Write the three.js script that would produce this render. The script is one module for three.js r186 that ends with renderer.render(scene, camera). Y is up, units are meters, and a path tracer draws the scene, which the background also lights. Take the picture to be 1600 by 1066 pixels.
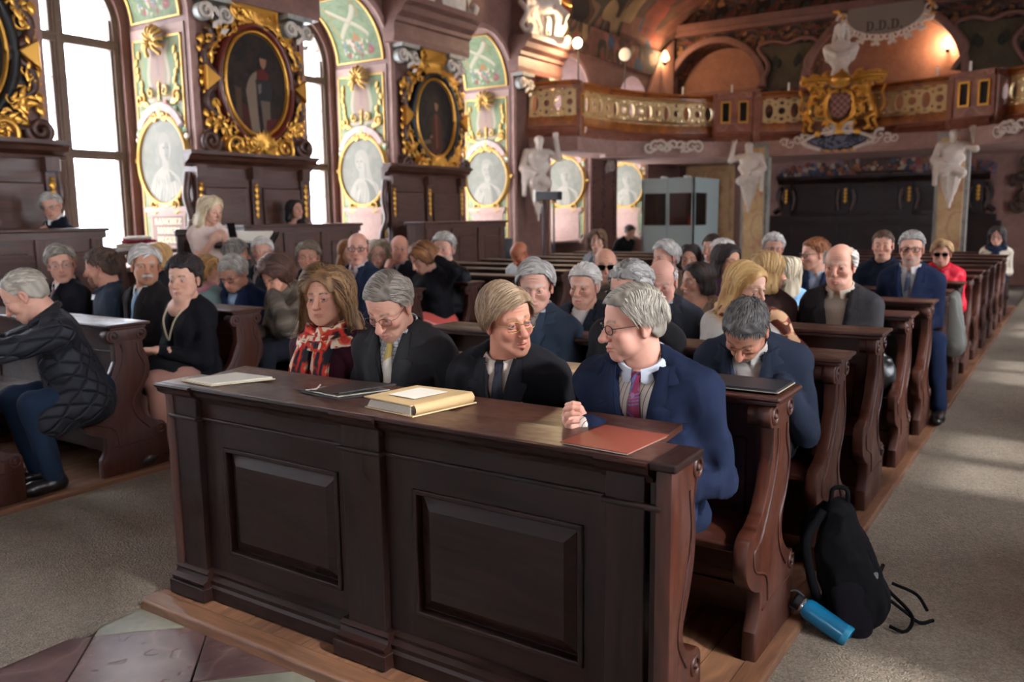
import * as THREE from 'three';
import { mergeGeometries, toCreasedNormals } from 'three/addons/utils/BufferGeometryUtils.js';
import { RoundedBoxGeometry } from 'three/addons/geometries/RoundedBoxGeometry.js';
import { RectAreaLightUniformsLib } from 'three/addons/lights/RectAreaLightUniformsLib.js';
RectAreaLightUniformsLib.init();

// ---------------------------------------------------------------- camera, sky, daylight, exposure
const scene = new THREE.Scene();
const camera = new THREE.PerspectiveCamera(43.86, 1600 / 1066, 0.05, 200);
camera.position.set(1.4264, 1.5069, 1.9569);
camera.rotation.set(-0.1468, 0.5881, -0.0113, 'YXZ');
camera.focus = 2.75;
camera.userData.fStop = 2.8;
const renderer = new THREE.WebGLRenderer({ antialias: true });
renderer.toneMapping = THREE.LinearToneMapping;
renderer.toneMappingExposure = 1.0;
renderer.shadowMap.enabled = true;
const SKY = new THREE.Color(1.0, 0.985, 0.965);                       // even bright overcast
scene.background = SKY;
scene.backgroundIntensity = 26.0;
// soft hazy sun from beyond the windows of the wall beside the aisle
const sun = new THREE.DirectionalLight(new THREE.Color(1.0, 0.93, 0.84), 6.0);
sun.position.set(14, 11.0, 0.4); sun.target.position.set(0, 0, -0.6);
sun.castShadow = true; sun.shadow.radius = 6;
sun.shadow.mapSize.set(2048, 2048);
Object.assign(sun.shadow.camera, { left: -14, right: 14, top: 14, bottom: -14, near: 1, far: 50 });
scene.add(sun, sun.target);
// ---------------------------------------------------------------- helpers
const V3 = (x, y, z) => new THREE.Vector3(x, y, z);
const rad = d => d * Math.PI / 180;
const clamp = (x, a, b) => x < a ? a : x > b ? b : x;
const lerp = (a, b, t) => a + (b - a) * t;
function rng(seed) { let s = seed >>> 0; return () => { s = (s + 0x6D2B79F5) >>> 0; let t = s; t = Math.imul(t ^ t >>> 15, t | 1); t ^= t + Math.imul(t ^ t >>> 7, t | 61); return ((t ^ t >>> 14) >>> 0) / 4294967296; }; }
function hash3(x, y, z) { let h = Math.imul(x, 374761393) + Math.imul(y, 668265263) + Math.imul(z, 2147483647 - 69) | 0; h = Math.imul(h ^ h >>> 13, 1274126177); h ^= h >>> 16; return (h & 0xffff) / 65535; }
function noise3(x, y, z) {
  const X = Math.floor(x), Y = Math.floor(y), Z = Math.floor(z); let u = x - X, v = y - Y, w = z - Z;
  u = u * u * (3 - 2 * u); v = v * v * (3 - 2 * v); w = w * w * (3 - 2 * w);
  const a = lerp(lerp(hash3(X, Y, Z), hash3(X + 1, Y, Z), u), lerp(hash3(X, Y + 1, Z), hash3(X + 1, Y + 1, Z), u), v);
  const b = lerp(lerp(hash3(X, Y, Z + 1), hash3(X + 1, Y, Z + 1), u), lerp(hash3(X, Y + 1, Z + 1), hash3(X + 1, Y + 1, Z + 1), u), v);
  return lerp(a, b, w) * 2 - 1;
}
// tiling 2-D value noise: period px, py in lattice cells
function tnoise(x, y, px, py, s = 0) {
  const X = Math.floor(x), Y = Math.floor(y); let u = x - X, v = y - Y; u = u * u * (3 - 2 * u); v = v * v * (3 - 2 * v);
  const m = (a, n) => ((a % n) + n) % n, h = (i, j) => hash3(m(i, px), m(j, py), s);
  return lerp(lerp(h(X, Y), h(X + 1, Y), u), lerp(h(X, Y + 1), h(X + 1, Y + 1), u), v);
}
const usedNames = {};
function numbered(n) { const k = usedNames[n] = (usedNames[n] ?? -1) + 1; return k ? `${n}_${String(k).padStart(3, '0')}` : n; }
function shade(o) { o.castShadow = true; o.receiveShadow = true; return o; }
function mesh(name, geo, mat, parent) { const m = shade(new THREE.Mesh(geo, mat)); m.name = parent && parent !== scene ? name : numbered(name); (parent || scene).add(m); return m; }
function tag(o, label, category, group) { o.userData.label = label; o.userData.category = category; if (group) o.userData.group = group; return o; }
function thing(name, label, category, pos = [0, 0, 0], turn = 0, group) { const g = new THREE.Group(); g.name = numbered(name); scene.add(g); g.position.set(...pos); g.rotation.y = turn; return tag(g, label, category, group); }
function struct(name, geo, mat, label) { const m = mesh(name, geo, mat, scene); m.userData.kind = 'structure'; if (label) { m.userData.label = label; m.userData.category = name.split('_')[0]; } return m; }
function structGroup(name, label, pos = [0, 0, 0]) { const g = new THREE.Group(); g.name = numbered(name); g.position.set(...pos); g.userData.kind = 'structure'; if (label) { g.userData.label = label; g.userData.category = name.split('_')[0]; } scene.add(g); return g; }
function dup(src, pos, turn, label, group) { const c = src.clone(); c.name = numbered(src.name.replace(/_\d{3}$/, '')); c.userData = { ...src.userData, label }; if (group) c.userData.group = group; c.position.set(...pos); if (turn !== undefined) c.rotation.y = turn; scene.add(c); return c; }

// uv in metres from positions: u runs along the axis `along`
function metreUV(g, along = 'x', ox = 0, oy = 0) {
  if (!g.attributes.normal) g.computeVertexNormals();
  const p = g.attributes.position, n = g.attributes.normal, uv = new Float32Array(p.count * 2);
  for (let i = 0; i < p.count; i++) {
    const a = [Math.abs(n.getX(i)), Math.abs(n.getY(i)), Math.abs(n.getZ(i))], q = { x: p.getX(i), y: p.getY(i), z: p.getZ(i) };
    let ax = a[0] > a[1] && a[0] > a[2] ? ['z', 'y'] : a[1] > a[2] ? ['x', 'z'] : ['x', 'y'];
    if (ax[1] === along) ax = [ax[1], ax[0]];
    uv[2 * i] = q[ax[0]] + ox; uv[2 * i + 1] = q[ax[1]] + oy;
  }
  g.setAttribute('uv', new THREE.BufferAttribute(uv, 2)); return g;
}
function box(w, h, d, x = 0, y = 0, z = 0, along = 'x', r = 0) {
  const g = r ? new RoundedBoxGeometry(w, h, d, 1, r) : new THREE.BoxGeometry(w, h, d);
  g.translate(x, y, z); return metreUV(r ? g : g, along, x * 0.37, y * 0.53 + z * 0.29);
}
// box from two corners
function bx(x0, x1, y0, y1, z0, z1, along = 'x', r = 0) { return box(Math.abs(x1 - x0), Math.abs(y1 - y0), Math.abs(z1 - z0), (x0 + x1) / 2, (y0 + y1) / 2, (z0 + z1) / 2, along, r); }
function flat(gs) { gs = gs.map(g => { const h = g.index ? g.toNonIndexed() : g; for (const k of Object.keys(h.attributes)) if (!['position', 'normal', 'uv'].includes(k)) h.deleteAttribute(k); if (!h.attributes.uv) metreUV(h); if (!h.attributes.normal) h.computeVertexNormals(); return h; }); return mergeGeometries(gs); }
function extrude(shape, depth, bevel = 0, seg = 8) { return new THREE.ExtrudeGeometry(shape, { depth: depth - 2 * bevel, bevelEnabled: bevel > 0, bevelSize: bevel, bevelThickness: bevel, bevelOffset: -bevel, bevelSegments: 1, curveSegments: seg, steps: 1 }).translate(0, 0, bevel); }
function tube(pts, r, sides = 8, seg, closed = false) {
  const c = new THREE.CatmullRomCurve3(pts.map(p => p.isVector3 ? p : V3(...p)), closed);
  const n = seg || pts.length * 4; const g = new THREE.TubeGeometry(c, n, 1, sides, closed);
  const P = g.attributes.position; const N = g.attributes.normal;
  for (let i = 0; i <= n; i++) { const t = i / n, rr = typeof r === 'function' ? r(t) : r; const q = c.getPointAt(closed && i === n ? 0 : t); for (let j = 0; j <= sides; j++) { const k = i * (sides + 1) + j; P.setXYZ(k, q.x + N.getX(k) * rr, q.y + N.getY(k) * rr, q.z + N.getZ(k) * rr); } }
  return g;
}
function lathe(pts, seg = 24, a0 = 0, a1 = Math.PI * 2) { return new THREE.LatheGeometry(pts.map(p => new THREE.Vector2(p[0], p[1])), seg, a0, a1); }
// moulding: 2-D profile (out, up) swept along x from x0 to x1, facing +z from plane z
function mould(profile, x0, x1, z = 0) {
  const s = new THREE.Shape(profile.map(p => new THREE.Vector2(p[0], p[1])));
  const g = new THREE.ExtrudeGeometry(s, { depth: x1 - x0, bevelEnabled: false, curveSegments: 4 });
  g.rotateY(-Math.PI / 2); g.translate(x1, 0, z);   // shape x -> +z, extrude -> x
  return metreUV(g, 'x');
}
function tex(w, h, fn, srgb = true, rep) {
  const d = new Uint8Array(w * h * 4);
  for (let y = 0; y < h; y++) for (let x = 0; x < w; x++) { const c = fn(x / w, y / h, x, y), k = (y * w + x) * 4; if (typeof c === 'number') d[k] = d[k + 1] = d[k + 2] = clamp(c * 255, 0, 255); else { d[k] = clamp(c[0], 0, 255); d[k + 1] = clamp(c[1], 0, 255); d[k + 2] = clamp(c[2], 0, 255); } d[k + 3] = 255; }
  const t = new THREE.DataTexture(d, w, h); t.magFilter = THREE.LinearFilter; t.minFilter = THREE.LinearMipmapLinearFilter; t.generateMipmaps = true;
  t.wrapS = t.wrapT = THREE.RepeatWrapping; if (srgb) t.colorSpace = THREE.SRGBColorSpace; if (rep) t.repeat.set(...rep); t.needsUpdate = true; return t;
}
function canvasTex(w, h, draw) { const c = document.createElement('canvas'); c.width = w; c.height = h; draw(c.getContext('2d'), w, h); const t = new THREE.CanvasTexture(c); t.colorSpace = THREE.SRGBColorSpace; t.magFilter = THREE.LinearFilter; return t; }
const std = (color, rough = 0.7, o = {}) => new THREE.MeshStandardMaterial({ color, roughness: rough, ...o });
const phys = (color, rough = 0.5, o = {}) => new THREE.MeshPhysicalMaterial({ color, roughness: rough, ...o });

// ---------------------------------------------------------------- signed-distance fields and a surface-nets mesher
const smin = (a, b, k) => { if (k <= 0) return a < b ? a : b; const h = Math.max(k - Math.abs(a - b), 0) / k; return Math.min(a, b) - h * h * k * 0.25; };
const smax = (a, b, k) => -smin(-a, -b, k);
class Field {
  constructor() { this.ops = []; }
  put(f, lo, hi, k = 0, op = 'u') { const m = k + 0.012; this.ops.push({ f, lo: lo.map(v => v - m), hi: hi.map(v => v + m), k, op }); return this; }
  ell(c, r, k = 0, op = 'u') {
    const [cx, cy, cz] = c, [a, b, d] = r, f = (x, y, z) => { x -= cx; y -= cy; z -= cz; const k0 = Math.hypot(x / a, y / b, z / d), k1 = Math.hypot(x / (a * a), y / (b * b), z / (d * d)); return k1 < 1e-9 ? -Math.min(a, b, d) : k0 * (k0 - 1) / k1; };
    return this.put(f, [cx - a, cy - b, cz - d], [cx + a, cy + b, cz + d], k, op);
  }
  cone(a, b, ra, rb, k = 0, op = 'u', sx = 1, sz = 1) {
    const [ax, ay, az] = a, bx_ = (b[0] - ax) / sx, by = b[1] - ay, bz = (b[2] - az) / sz, L = bx_ * bx_ + by * by + bz * bz || 1e-9, ms = Math.min(1, (sx + sz) / 2);
    const f = (x, y, z) => { x = (x - ax) / sx; y -= ay; z = (z - az) / sz; const t = clamp((x * bx_ + y * by + z * bz) / L, 0, 1); return (Math.hypot(x - t * bx_, y - t * by, z - t * bz) - (ra + (rb - ra) * t)) * ms; };
    const r = Math.max(ra, rb); return this.put(f, [Math.min(ax, b[0]) - r * sx, Math.min(ay, b[1]) - r, Math.min(az, b[2]) - r * sz], [Math.max(ax, b[0]) + r * sx, Math.max(ay, b[1]) + r, Math.max(az, b[2]) + r * sz], k, op);
  }
  chain(pts, rs, k = 0, op = 'u') { for (let i = 0; i + 1 < pts.length; i++) this.cone(pts[i], pts[i + 1], Array.isArray(rs) ? rs[i] : rs, Array.isArray(rs) ? rs[i + 1] : rs, k, op); return this; }
  at(x, y, z) {
    let d = 1;
    for (const o of this.ops) { if (x < o.lo[0] || x > o.hi[0] || y < o.lo[1] || y > o.hi[1] || z < o.lo[2] || z > o.hi[2]) continue; const v = o.f(x, y, z); d = o.op === 'u' ? smin(d, v, o.k) : o.op === 's' ? smax(d, -v, o.k) : o.op === 'd' ? d + v : smax(d, v, o.k); }
    return d;
  }
  copy() { const f = new Field(); f.ops = this.ops.slice(); return f; }
  bounds() { const lo = [9, 9, 9], hi = [-9, -9, -9]; for (const o of this.ops) if (o.op === 'u') for (let i = 0; i < 3; i++) { lo[i] = Math.min(lo[i], o.lo[i]); hi[i] = Math.max(hi[i], o.hi[i]); } return [lo, hi]; }
  mesh(h, colorFn, lo, hi) {
    if (!lo) [lo, hi] = this.bounds();
    const n = [0, 1, 2].map(i => Math.max(3, Math.ceil((hi[i] - lo[i]) / h) + 2)), [nx, ny, nz] = n, sx = 1, sy = nx, sz = nx * ny, D = new Float32Array(nx * ny * nz).fill(1);
    const O = lo.map(v => v - h * 0.5);
    for (const o of this.ops) {
      const a = [], b = []; for (let i = 0; i < 3; i++) { a[i] = Math.max(0, Math.ceil((o.lo[i] - O[i]) / h)); b[i] = Math.min(n[i] - 1, Math.floor((o.hi[i] - O[i]) / h)); }
      const { f, k, op } = o;
      for (let z = a[2]; z <= b[2]; z++) for (let y = a[1]; y <= b[1]; y++) { let q = z * sz + y * sy + a[0]; for (let x = a[0]; x <= b[0]; x++, q++) {
        if (op !== 'u' && D[q] > 0.9) continue;
        const v = f(O[0] + x * h, O[1] + y * h, O[2] + z * h); const d = D[q];
        D[q] = op === 'u' ? smin(d, v, k) : op === 's' ? smax(d, -v, k) : op === 'd' ? d + v : smax(d, v, k);
      } }
    }
    const vid = new Int32Array(nx * ny * nz).fill(-1), P = [], N = [], I = [];
    const off = [0, 1, sy, sy + 1, sz, sz + 1, sz + sy, sz + sy + 1];
    const E = [[0, 1], [2, 3], [4, 5], [6, 7], [0, 2], [1, 3], [4, 6], [5, 7], [0, 4], [1, 5], [2, 6], [3, 7]];
    for (let z = 0; z < nz - 1; z++) for (let y = 0; y < ny - 1; y++) for (let x = 0; x < nx - 1; x++) {
      const q = z * sz + y * sy + x; let m = 0; for (let i = 0; i < 8; i++) if (D[q + off[i]] < 0) m |= 1 << i;
      if (m === 0 || m === 255) continue;
      let cx = 0, cy = 0, cz = 0, c = 0;
      for (const [i, j] of E) { if (!((m >> i ^ m >> j) & 1)) continue; const a = D[q + off[i]], b = D[q + off[j]], t = a / (a - b); const xi = i & 1, yi = i >> 1 & 1, zi = i >> 2; cx += xi + ((j & 1) - xi) * t; cy += yi + ((j >> 1 & 1) - yi) * t; cz += zi + ((j >> 2) - zi) * t; c++; }
      cx /= c; cy /= c; cz /= c;
      const d0 = D[q], d1 = D[q + 1], d2 = D[q + sy], d3 = D[q + sy + 1], d4 = D[q + sz], d5 = D[q + sz + 1], d6 = D[q + sz + sy], d7 = D[q + sz + sy + 1];
      const gx = lerp(lerp(d1 - d0, d3 - d2, cy), lerp(d5 - d4, d7 - d6, cy), cz), gy = lerp(lerp(d2 - d0, d3 - d1, cx), lerp(d6 - d4, d7 - d5, cx), cz), gz = lerp(lerp(d4 - d0, d5 - d1, cx), lerp(d6 - d2, d7 - d3, cx), cy), gl = Math.hypot(gx, gy, gz) || 1;
      vid[q] = P.length / 3; P.push(O[0] + (x + cx) * h, O[1] + (y + cy) * h, O[2] + (z + cz) * h); N.push(gx / gl, gy / gl, gz / gl);
    }
    const quad = (a, b, c, d, flip) => { if (a < 0 || b < 0 || c < 0 || d < 0) return; if (flip) I.push(a, c, b, a, d, c); else I.push(a, b, c, a, c, d); };
    for (let z = 1; z < nz - 1; z++) for (let y = 1; y < ny - 1; y++) for (let x = 1; x < nx - 1; x++) {
      const q = z * sz + y * sy + x, s = D[q] < 0;
      if (s !== D[q + 1] < 0) quad(vid[q - sy - sz], vid[q - sz], vid[q], vid[q - sy], !s);
      if (s !== D[q + sy] < 0) quad(vid[q - 1 - sz], vid[q - 1], vid[q], vid[q - sz], !s);
      if (s !== D[q + sz] < 0) quad(vid[q - 1 - sy], vid[q - sy], vid[q], vid[q - 1], !s);
    }
    const g = new THREE.BufferGeometry(); g.setAttribute('position', new THREE.Float32BufferAttribute(P, 3)); g.setAttribute('normal', new THREE.Float32BufferAttribute(N, 3)); g.setIndex(I);
    if (colorFn) { const C = new Float32Array(P.length); for (let i = 0; i < P.length; i += 3) { const c = colorFn(P[i], P[i + 1], P[i + 2], N[i], N[i + 1], N[i + 2]); C[i] = c[0]; C[i + 1] = c[1]; C[i + 2] = c[2]; } g.setAttribute('color', new THREE.BufferAttribute(C, 3)); }
    return g;
  }
  // first hit walking from z = z0 towards -z at (x, y)
  front(x, y, z0 = 0.45, zEnd = -0.15) { let z = z0, d = 0; for (let i = 0; i < 60; i++) { d = this.at(x, y, z); if (d < 0.0012) return z; z -= clamp(d * 0.8, 0.0015, 0.04); if (z < zEnd) break; } return null; }
}
const lin = hex => { const c = new THREE.Color(hex); return [c.r, c.g, c.b]; };
const mix3 = (a, b, t) => [lerp(a[0], b[0], t), lerp(a[1], b[1], t), lerp(a[2], b[2], t)];
// ---------------------------------------------------------------- surface textures and materials
const grain = (seed, dark, light, k = 1) => tex(512, 512, (u, v) => { const w = tnoise(u * 3, v * 6, 3, 6, seed) * 3, a = tnoise(u * 4, v * 60 + w * 2, 4, 60, seed + 1), b = tnoise(u * 10, v * 160, 10, 160, seed + 2), c = tnoise(u * 2, v * 3, 2, 3, seed + 3); const t = clamp((0.5 * a + 0.3 * b + 0.35 * c - 0.1) * k, 0, 1); return [0, 1, 2].map(i => lerp(dark[i], light[i], t)); });
const grainBump = tex(512, 512, (u, v) => 0.6 * tnoise(u * 4, v * 70, 4, 70, 60) + 0.4 * tnoise(u * 14, v * 190, 14, 190, 61), false);
const woodDarkTex = grain(1, [24, 12, 10], [50, 27, 20]), woodMidTex = grain(7, [58, 32, 22], [98, 59, 41]), woodRedTex = grain(13, [46, 21, 13], [82, 42, 27]), plankTex = grain(19, [92, 62, 44], [150, 106, 76]);
const woodRough = tex(256, 256, (u, v) => 0.25 + 0.32 * tnoise(u * 6, v * 12, 6, 12, 70) + 0.12 * tnoise(u * 40, v * 60, 40, 60, 71), false);
const wood = (map, o = {}) => new THREE.MeshPhysicalMaterial({ map, roughness: 1, roughnessMap: woodRough, bumpMap: grainBump, bumpScale: 0.0006, clearcoat: 0.12, clearcoatRoughness: 0.3, ...o });
const W = { deskTop: wood(grain(25, [44, 22, 15], [86, 48, 32]), { clearcoat: 0.35, clearcoatRoughness: 0.25 }), desk: wood(woodDarkTex, { clearcoat: 0, specularIntensity: 0.6 }), pew: wood(woodRedTex), stall: wood(woodMidTex), plank: wood(plankTex, { clearcoat: 0.12 }), backStall: wood(woodDarkTex, { clearcoat: 0 }) };
const carpetTex = tex(512, 512, (u, v) => { const a = tnoise(u * 220, v * 220, 220, 220, 80), b = tnoise(u * 9, v * 9, 9, 9, 81), c = tnoise(u * 60, v * 60, 60, 60, 82), t = 0.65 * a + 0.2 * c + 0.15 * b; return [lerp(104, 164, t), lerp(94, 150, t), lerp(80, 131, t)]; });
const carpetBump = tex(512, 512, (u, v) => tnoise(u * 240, v * 240, 240, 240, 84), false);
const M = {};
M.carpet = new THREE.MeshStandardMaterial({ map: carpetTex, roughness: 1, bumpMap: carpetBump, bumpScale: 0.004 });
const marble = (seed, a, b, c) => tex(512, 512, (u, v) => { const n = tnoise(u * 5, v * 5, 5, 5, seed), m = tnoise(u * 14, v * 14, 14, 14, seed + 1), f = tnoise(u * 60, v * 60, 60, 60, seed + 2), vein = Math.pow(1 - Math.abs(2 * tnoise(u * 4 + m * 0.6, v * 4 + n * 0.6, 4, 4, seed + 3) - 1), 10), t = clamp(0.55 * n + 0.3 * m + 0.25 * f - 0.05, 0, 1); return [0, 1, 2].map(i => lerp(lerp(a[i], b[i], t), c[i], vein * 0.6)); });
const pit = tex(256, 256, (u, v) => { const n = tnoise(u * 30, v * 30, 30, 30, 90); return n < 0.2 ? 0.2 : 0.6 + 0.3 * tnoise(u * 6, v * 6, 6, 6, 91); }, false);
M.tilePale = new THREE.MeshPhysicalMaterial({ map: marble(100, [112, 112, 98], [168, 164, 142], [90, 86, 76]), roughness: 0.34, bumpMap: pit, bumpScale: 0.0015 });
M.tileRed = new THREE.MeshPhysicalMaterial({ map: marble(110, [78, 56, 54], [126, 96, 90], [150, 124, 112]), roughness: 0.3, bumpMap: pit, bumpScale: 0.0015 });
const plaster = (seed, a, b, s = 1) => tex(512, 512, (u, v) => { const n = tnoise(u * 4, v * 4, 4, 4, seed), m = tnoise(u * 18, v * 18, 18, 18, seed + 1), f = tnoise(u * 90, v * 90, 90, 90, seed + 2), t = clamp(0.5 + (0.5 * n + 0.35 * m + 0.15 * f - 0.5) * s, 0, 1); return [0, 1, 2].map(i => lerp(a[i], b[i], t)); });
const pinkTex = plaster(120, [138, 102, 91], [174, 137, 124]), roseTex = plaster(130, [98, 66, 57], [134, 95, 84]), creamTex = plaster(140, [196, 176, 158], [226, 210, 192]);
M.pink = std('#ffffff', 0.75, { map: pinkTex }); M.rose = std('#ffffff', 0.6, { map: roseTex }); M.cream = std('#ffffff', 0.8, { map: creamTex });
M.pale = std('#ffffff', 0.7, { map: plaster(150, [146, 114, 102], [172, 142, 128]) });
M.green = std('#ffffff', 0.7, { map: plaster(160, [96, 108, 76], [136, 142, 108], 1.4) });
M.marbleRose = phys('#ffffff', 0.35, { map: marble(170, [112, 62, 48], [168, 108, 84], [196, 150, 118]) });
M.marbleAmber = phys('#ffffff', 0.3, { map: marble(180, [112, 60, 24], [186, 112, 52], [92, 44, 34]) });
M.marbleYellow = phys('#ffffff', 0.45, { map: marble(190, [186, 150, 100], [222, 192, 146], [170, 106, 90]) });
M.marbleGrey = phys('#ffffff', 0.4, { map: marble(200, [128, 128, 120], [168, 166, 156], [104, 104, 100]) });
M.gold = new THREE.MeshStandardMaterial({ color: '#dca348', roughness: 0.3, metalness: 0.72 });
M.goldPale = new THREE.MeshStandardMaterial({ color: '#b8904a', roughness: 0.5, metalness: 0.55 });
M.stucco = std('#ffffff', 0.7, { map: plaster(210, [188, 172, 156], [222, 208, 192]) });
M.frame = std('#6f5f52', 0.55, { map: plaster(215, [196, 180, 166], [255, 244, 232]) });
M.lead = std('#4a4a48', 0.6);
M.glass = new THREE.MeshPhysicalMaterial({ color: '#f4f8ff', roughness: 0.03, transmission: 1, thickness: 0, ior: 1.5 });
M.black = std('#0d0d0f', 0.5); M.brownStone = std('#ffffff', 0.8, { map: plaster(220, [62, 46, 38], [98, 74, 60]) });
const frescoTex = (seed) => tex(1024, 1024, (u, v) => {
  const wx = tnoise(u * 4, v * 4, 4, 4, seed) * 0.5, wy = tnoise(u * 4, v * 4, 4, 4, seed + 1) * 0.5, a = tnoise((u + wx) * 6, (v + wy) * 6, 6, 6, seed + 2), b = tnoise((u + wy) * 12, (v + wx) * 12, 12, 12, seed + 3), c = tnoise(u * 40, v * 40, 40, 40, seed + 4), e = tnoise((u + wx * 0.4) * 9, (v + wy * 0.4) * 9, 9, 9, seed + 5);
  let col = a < 0.3 ? [46, 34, 27] : a < 0.42 ? [84, 58, 44] : a < 0.52 ? [118, 92, 66] : a < 0.62 ? [72, 62, 46] : a < 0.72 ? [132, 84, 66] : [96, 70, 54];
  if (e > 0.72) col = b > 0.5 ? [70, 86, 100] : [150, 74, 56]; else if (e < 0.2) col = [160, 128, 86];
  const k = 0.75 + 0.35 * b + 0.15 * (c - 0.5); return col.map(x => x * k);
});
M.fresco = std('#ffffff', 0.85, { map: frescoTex(230) });

// ---------------------------------------------------------------- shell of the hall
const XL = -7.17, XW = -8.3, XR = 2.37, XRW = 3.5, ZB = -18.3, ZF = 8.4, XC = -2.4;
const NZ = [[6.62, 0.84], [3.25, 0.84], [-0.12, 0.84], [-3.53, 0.84], [-6.94, 0.84], [-10.19, 0.84], [-13.1, 0.8], [-16.0, 0.8]], SPR = 3.78;
const floor = struct('floor', bx(-8.8, 4.0, -0.3, -0.02, ZB - 1.2, ZF + 0.3), std('#ffffff', 0.8, { map: plaster(240, [70, 60, 52], [110, 96, 84]) }), 'stone floor of the hall under carpet, tiles and pews');
// diagonal marble slabs before the desk
{ const s = 0.405, g0 = metreUV(new RoundedBoxGeometry(s - 0.006, 0.03, s - 0.006, 1, 0.003)), gv = [0, 1, 2, 3].map(k => { const g = g0.clone(), uv = g.attributes.uv; for (let i = 0; i < uv.count; i++) uv.setXY(i, uv.getX(i) * 0.8 + k * 0.37, uv.getY(i) * 0.8 + k * 0.61); return g; });
  let k = 0; const h = s / Math.SQRT2;
  for (let i = -14; i < 15; i++) for (let j = -14; j < 15; j++) { const x = -1.19 + (i + j) * h + 0, z = 0.39 + (i - j) * h; if (x < -1.55 || x > 2.45 || z < 0.05 || z > 4.6) continue; const m = mesh('tile', gv[(k++ * 7) % 4], (i % 2 + 2) % 2 ? M.tilePale : M.tileRed, floor); m.position.set(x, -0.0145, z); m.rotation.y = Math.PI / 4; } }
tag(mesh('carpet', bx(-3.1, -1.53, -0.02, 0.008, -17.5, 6.0), M.carpet), 'beige runner carpet in the aisle between the pew blocks', 'carpet');
tag(mesh('carpet', bx(0.69, 2.3, -0.02, 0.008, -17.5, 1.35), M.carpet), 'beige runner carpet in the aisle beside the backpack', 'carpet');
// plank platforms under the pews
function platform(name, label, x0, x1, z0, z1, w) {
  const g = structGroup(name, label); mesh('platform_base', bx(x0 + 0.02, x1 - 0.02, -0.02, 0.012, z0, z1), W.pew, g);
  const n = Math.round((x1 - x0) / w), q = (x1 - x0) / n, geos = [0, 1, 2, 3].map(k => { const b = new THREE.BoxGeometry(q - 0.004, 0.028, z1 - z0); metreUV(b, 'z', k * 0.7, k * 0.31); return b; });
  for (let i = 0; i < n; i++) { const m = mesh('plank', geos[i * 5 % 4], W.plank, g); m.position.set(x0 + q * (i + 0.5), 0.026, (z0 + z1) / 2); }
  return g;
}
const platR = platform('floor_platform', 'plank platform under the pews behind the panelled desk', -1.48, 0.64, -13.2, 0.10, 0.152);
mesh('edge_board', bx(0.60, 0.69, -0.01, 0.043, -13.2, 0.14, 'z', 0.012), W.plank, platR); mesh('edge_board', bx(-1.53, -1.46, -0.01, 0.043, -13.2, 0.14, 'z', 0.012), W.plank, platR);
mesh('front_board', bx(-1.53, 0.69, -0.01, 0.045, 0.075, 0.165, 'x', 0.014), W.plank, platR);
const platL = platform('floor_platform', 'plank platform under the pews across the aisle', -5.38, -3.13, -11.2, 2.0, 0.152);
mesh('edge_board', bx(-3.17, -3.08, -0.01, 0.043, -11.2, 2.0, 'z', 0.012), W.plank, platL);
{ const g = structGroup('floor_podium', 'raised wooden podium carrying the wall stalls'); mesh('podium_deck', bx(XL, -5.42, 0.2, 0.38, -9.7, 3, 'z'), W.stall, g); mesh('podium_step', bx(XL, -5.39, 0, 0.2, -9.85, 3, 'z'), W.stall, g); }

// side walls with deep arched window niches
function sideWall(name, label, xFace, xBack, dir) {
  const s = new THREE.Shape(); s.moveTo(ZB - 0.2, -0.1); s.lineTo(ZF, -0.1); s.lineTo(ZF, 5.25); s.lineTo(ZB - 0.2, 5.25); s.closePath();
  for (const [z, r] of NZ) { const h = new THREE.Path(); h.moveTo(z - r, 0.02); h.lineTo(z + r, 0.02); h.lineTo(z + r, SPR); h.absarc(z, SPR, r, 0, Math.PI, false); h.lineTo(z - r, 0.02); s.holes.push(h); }
  const g = new THREE.ExtrudeGeometry(s, { depth: Math.abs(xBack - xFace), bevelEnabled: false, curveSegments: 20 });
  g.rotateY(-Math.PI / 2); g.translate(Math.max(xFace, xBack), 0, 0);   // shape x -> z, depth -> -x
  const m = struct(name, metreUV(g, 'z'), M.rose, label);
  // window wall behind the niches
  const t = new THREE.Shape(); t.moveTo(ZB - 0.2, -0.1); t.lineTo(ZF, -0.1); t.lineTo(ZF, 5.25); t.lineTo(ZB - 0.2, 5.25); t.closePath();
  for (const [z, r] of NZ) { const a = r - 0.1, h = new THREE.Path(); h.moveTo(z - a, 0.98); h.lineTo(z + a, 0.98); h.lineTo(z + a, SPR - 0.02); h.absarc(z, SPR - 0.02, a, 0, Math.PI, false); h.lineTo(z - a, 0.98); t.holes.push(h); }
  const g2 = new THREE.ExtrudeGeometry(t, { depth: 0.3, bevelEnabled: false, curveSegments: 20 }); g2.rotateY(-Math.PI / 2); g2.translate(dir > 0 ? xBack : xBack + 0.3, 0, 0);
  mesh('window_wall', metreUV(g2, 'z'), M.rose, m);
  return m;
}
sideWall('wall_left', 'long rose plaster wall with deep arched window niches', XL, XW, 1);
sideWall('wall_right', 'rose plaster wall with window niches beside the carpeted aisle', XR, XRW, -1);
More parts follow.
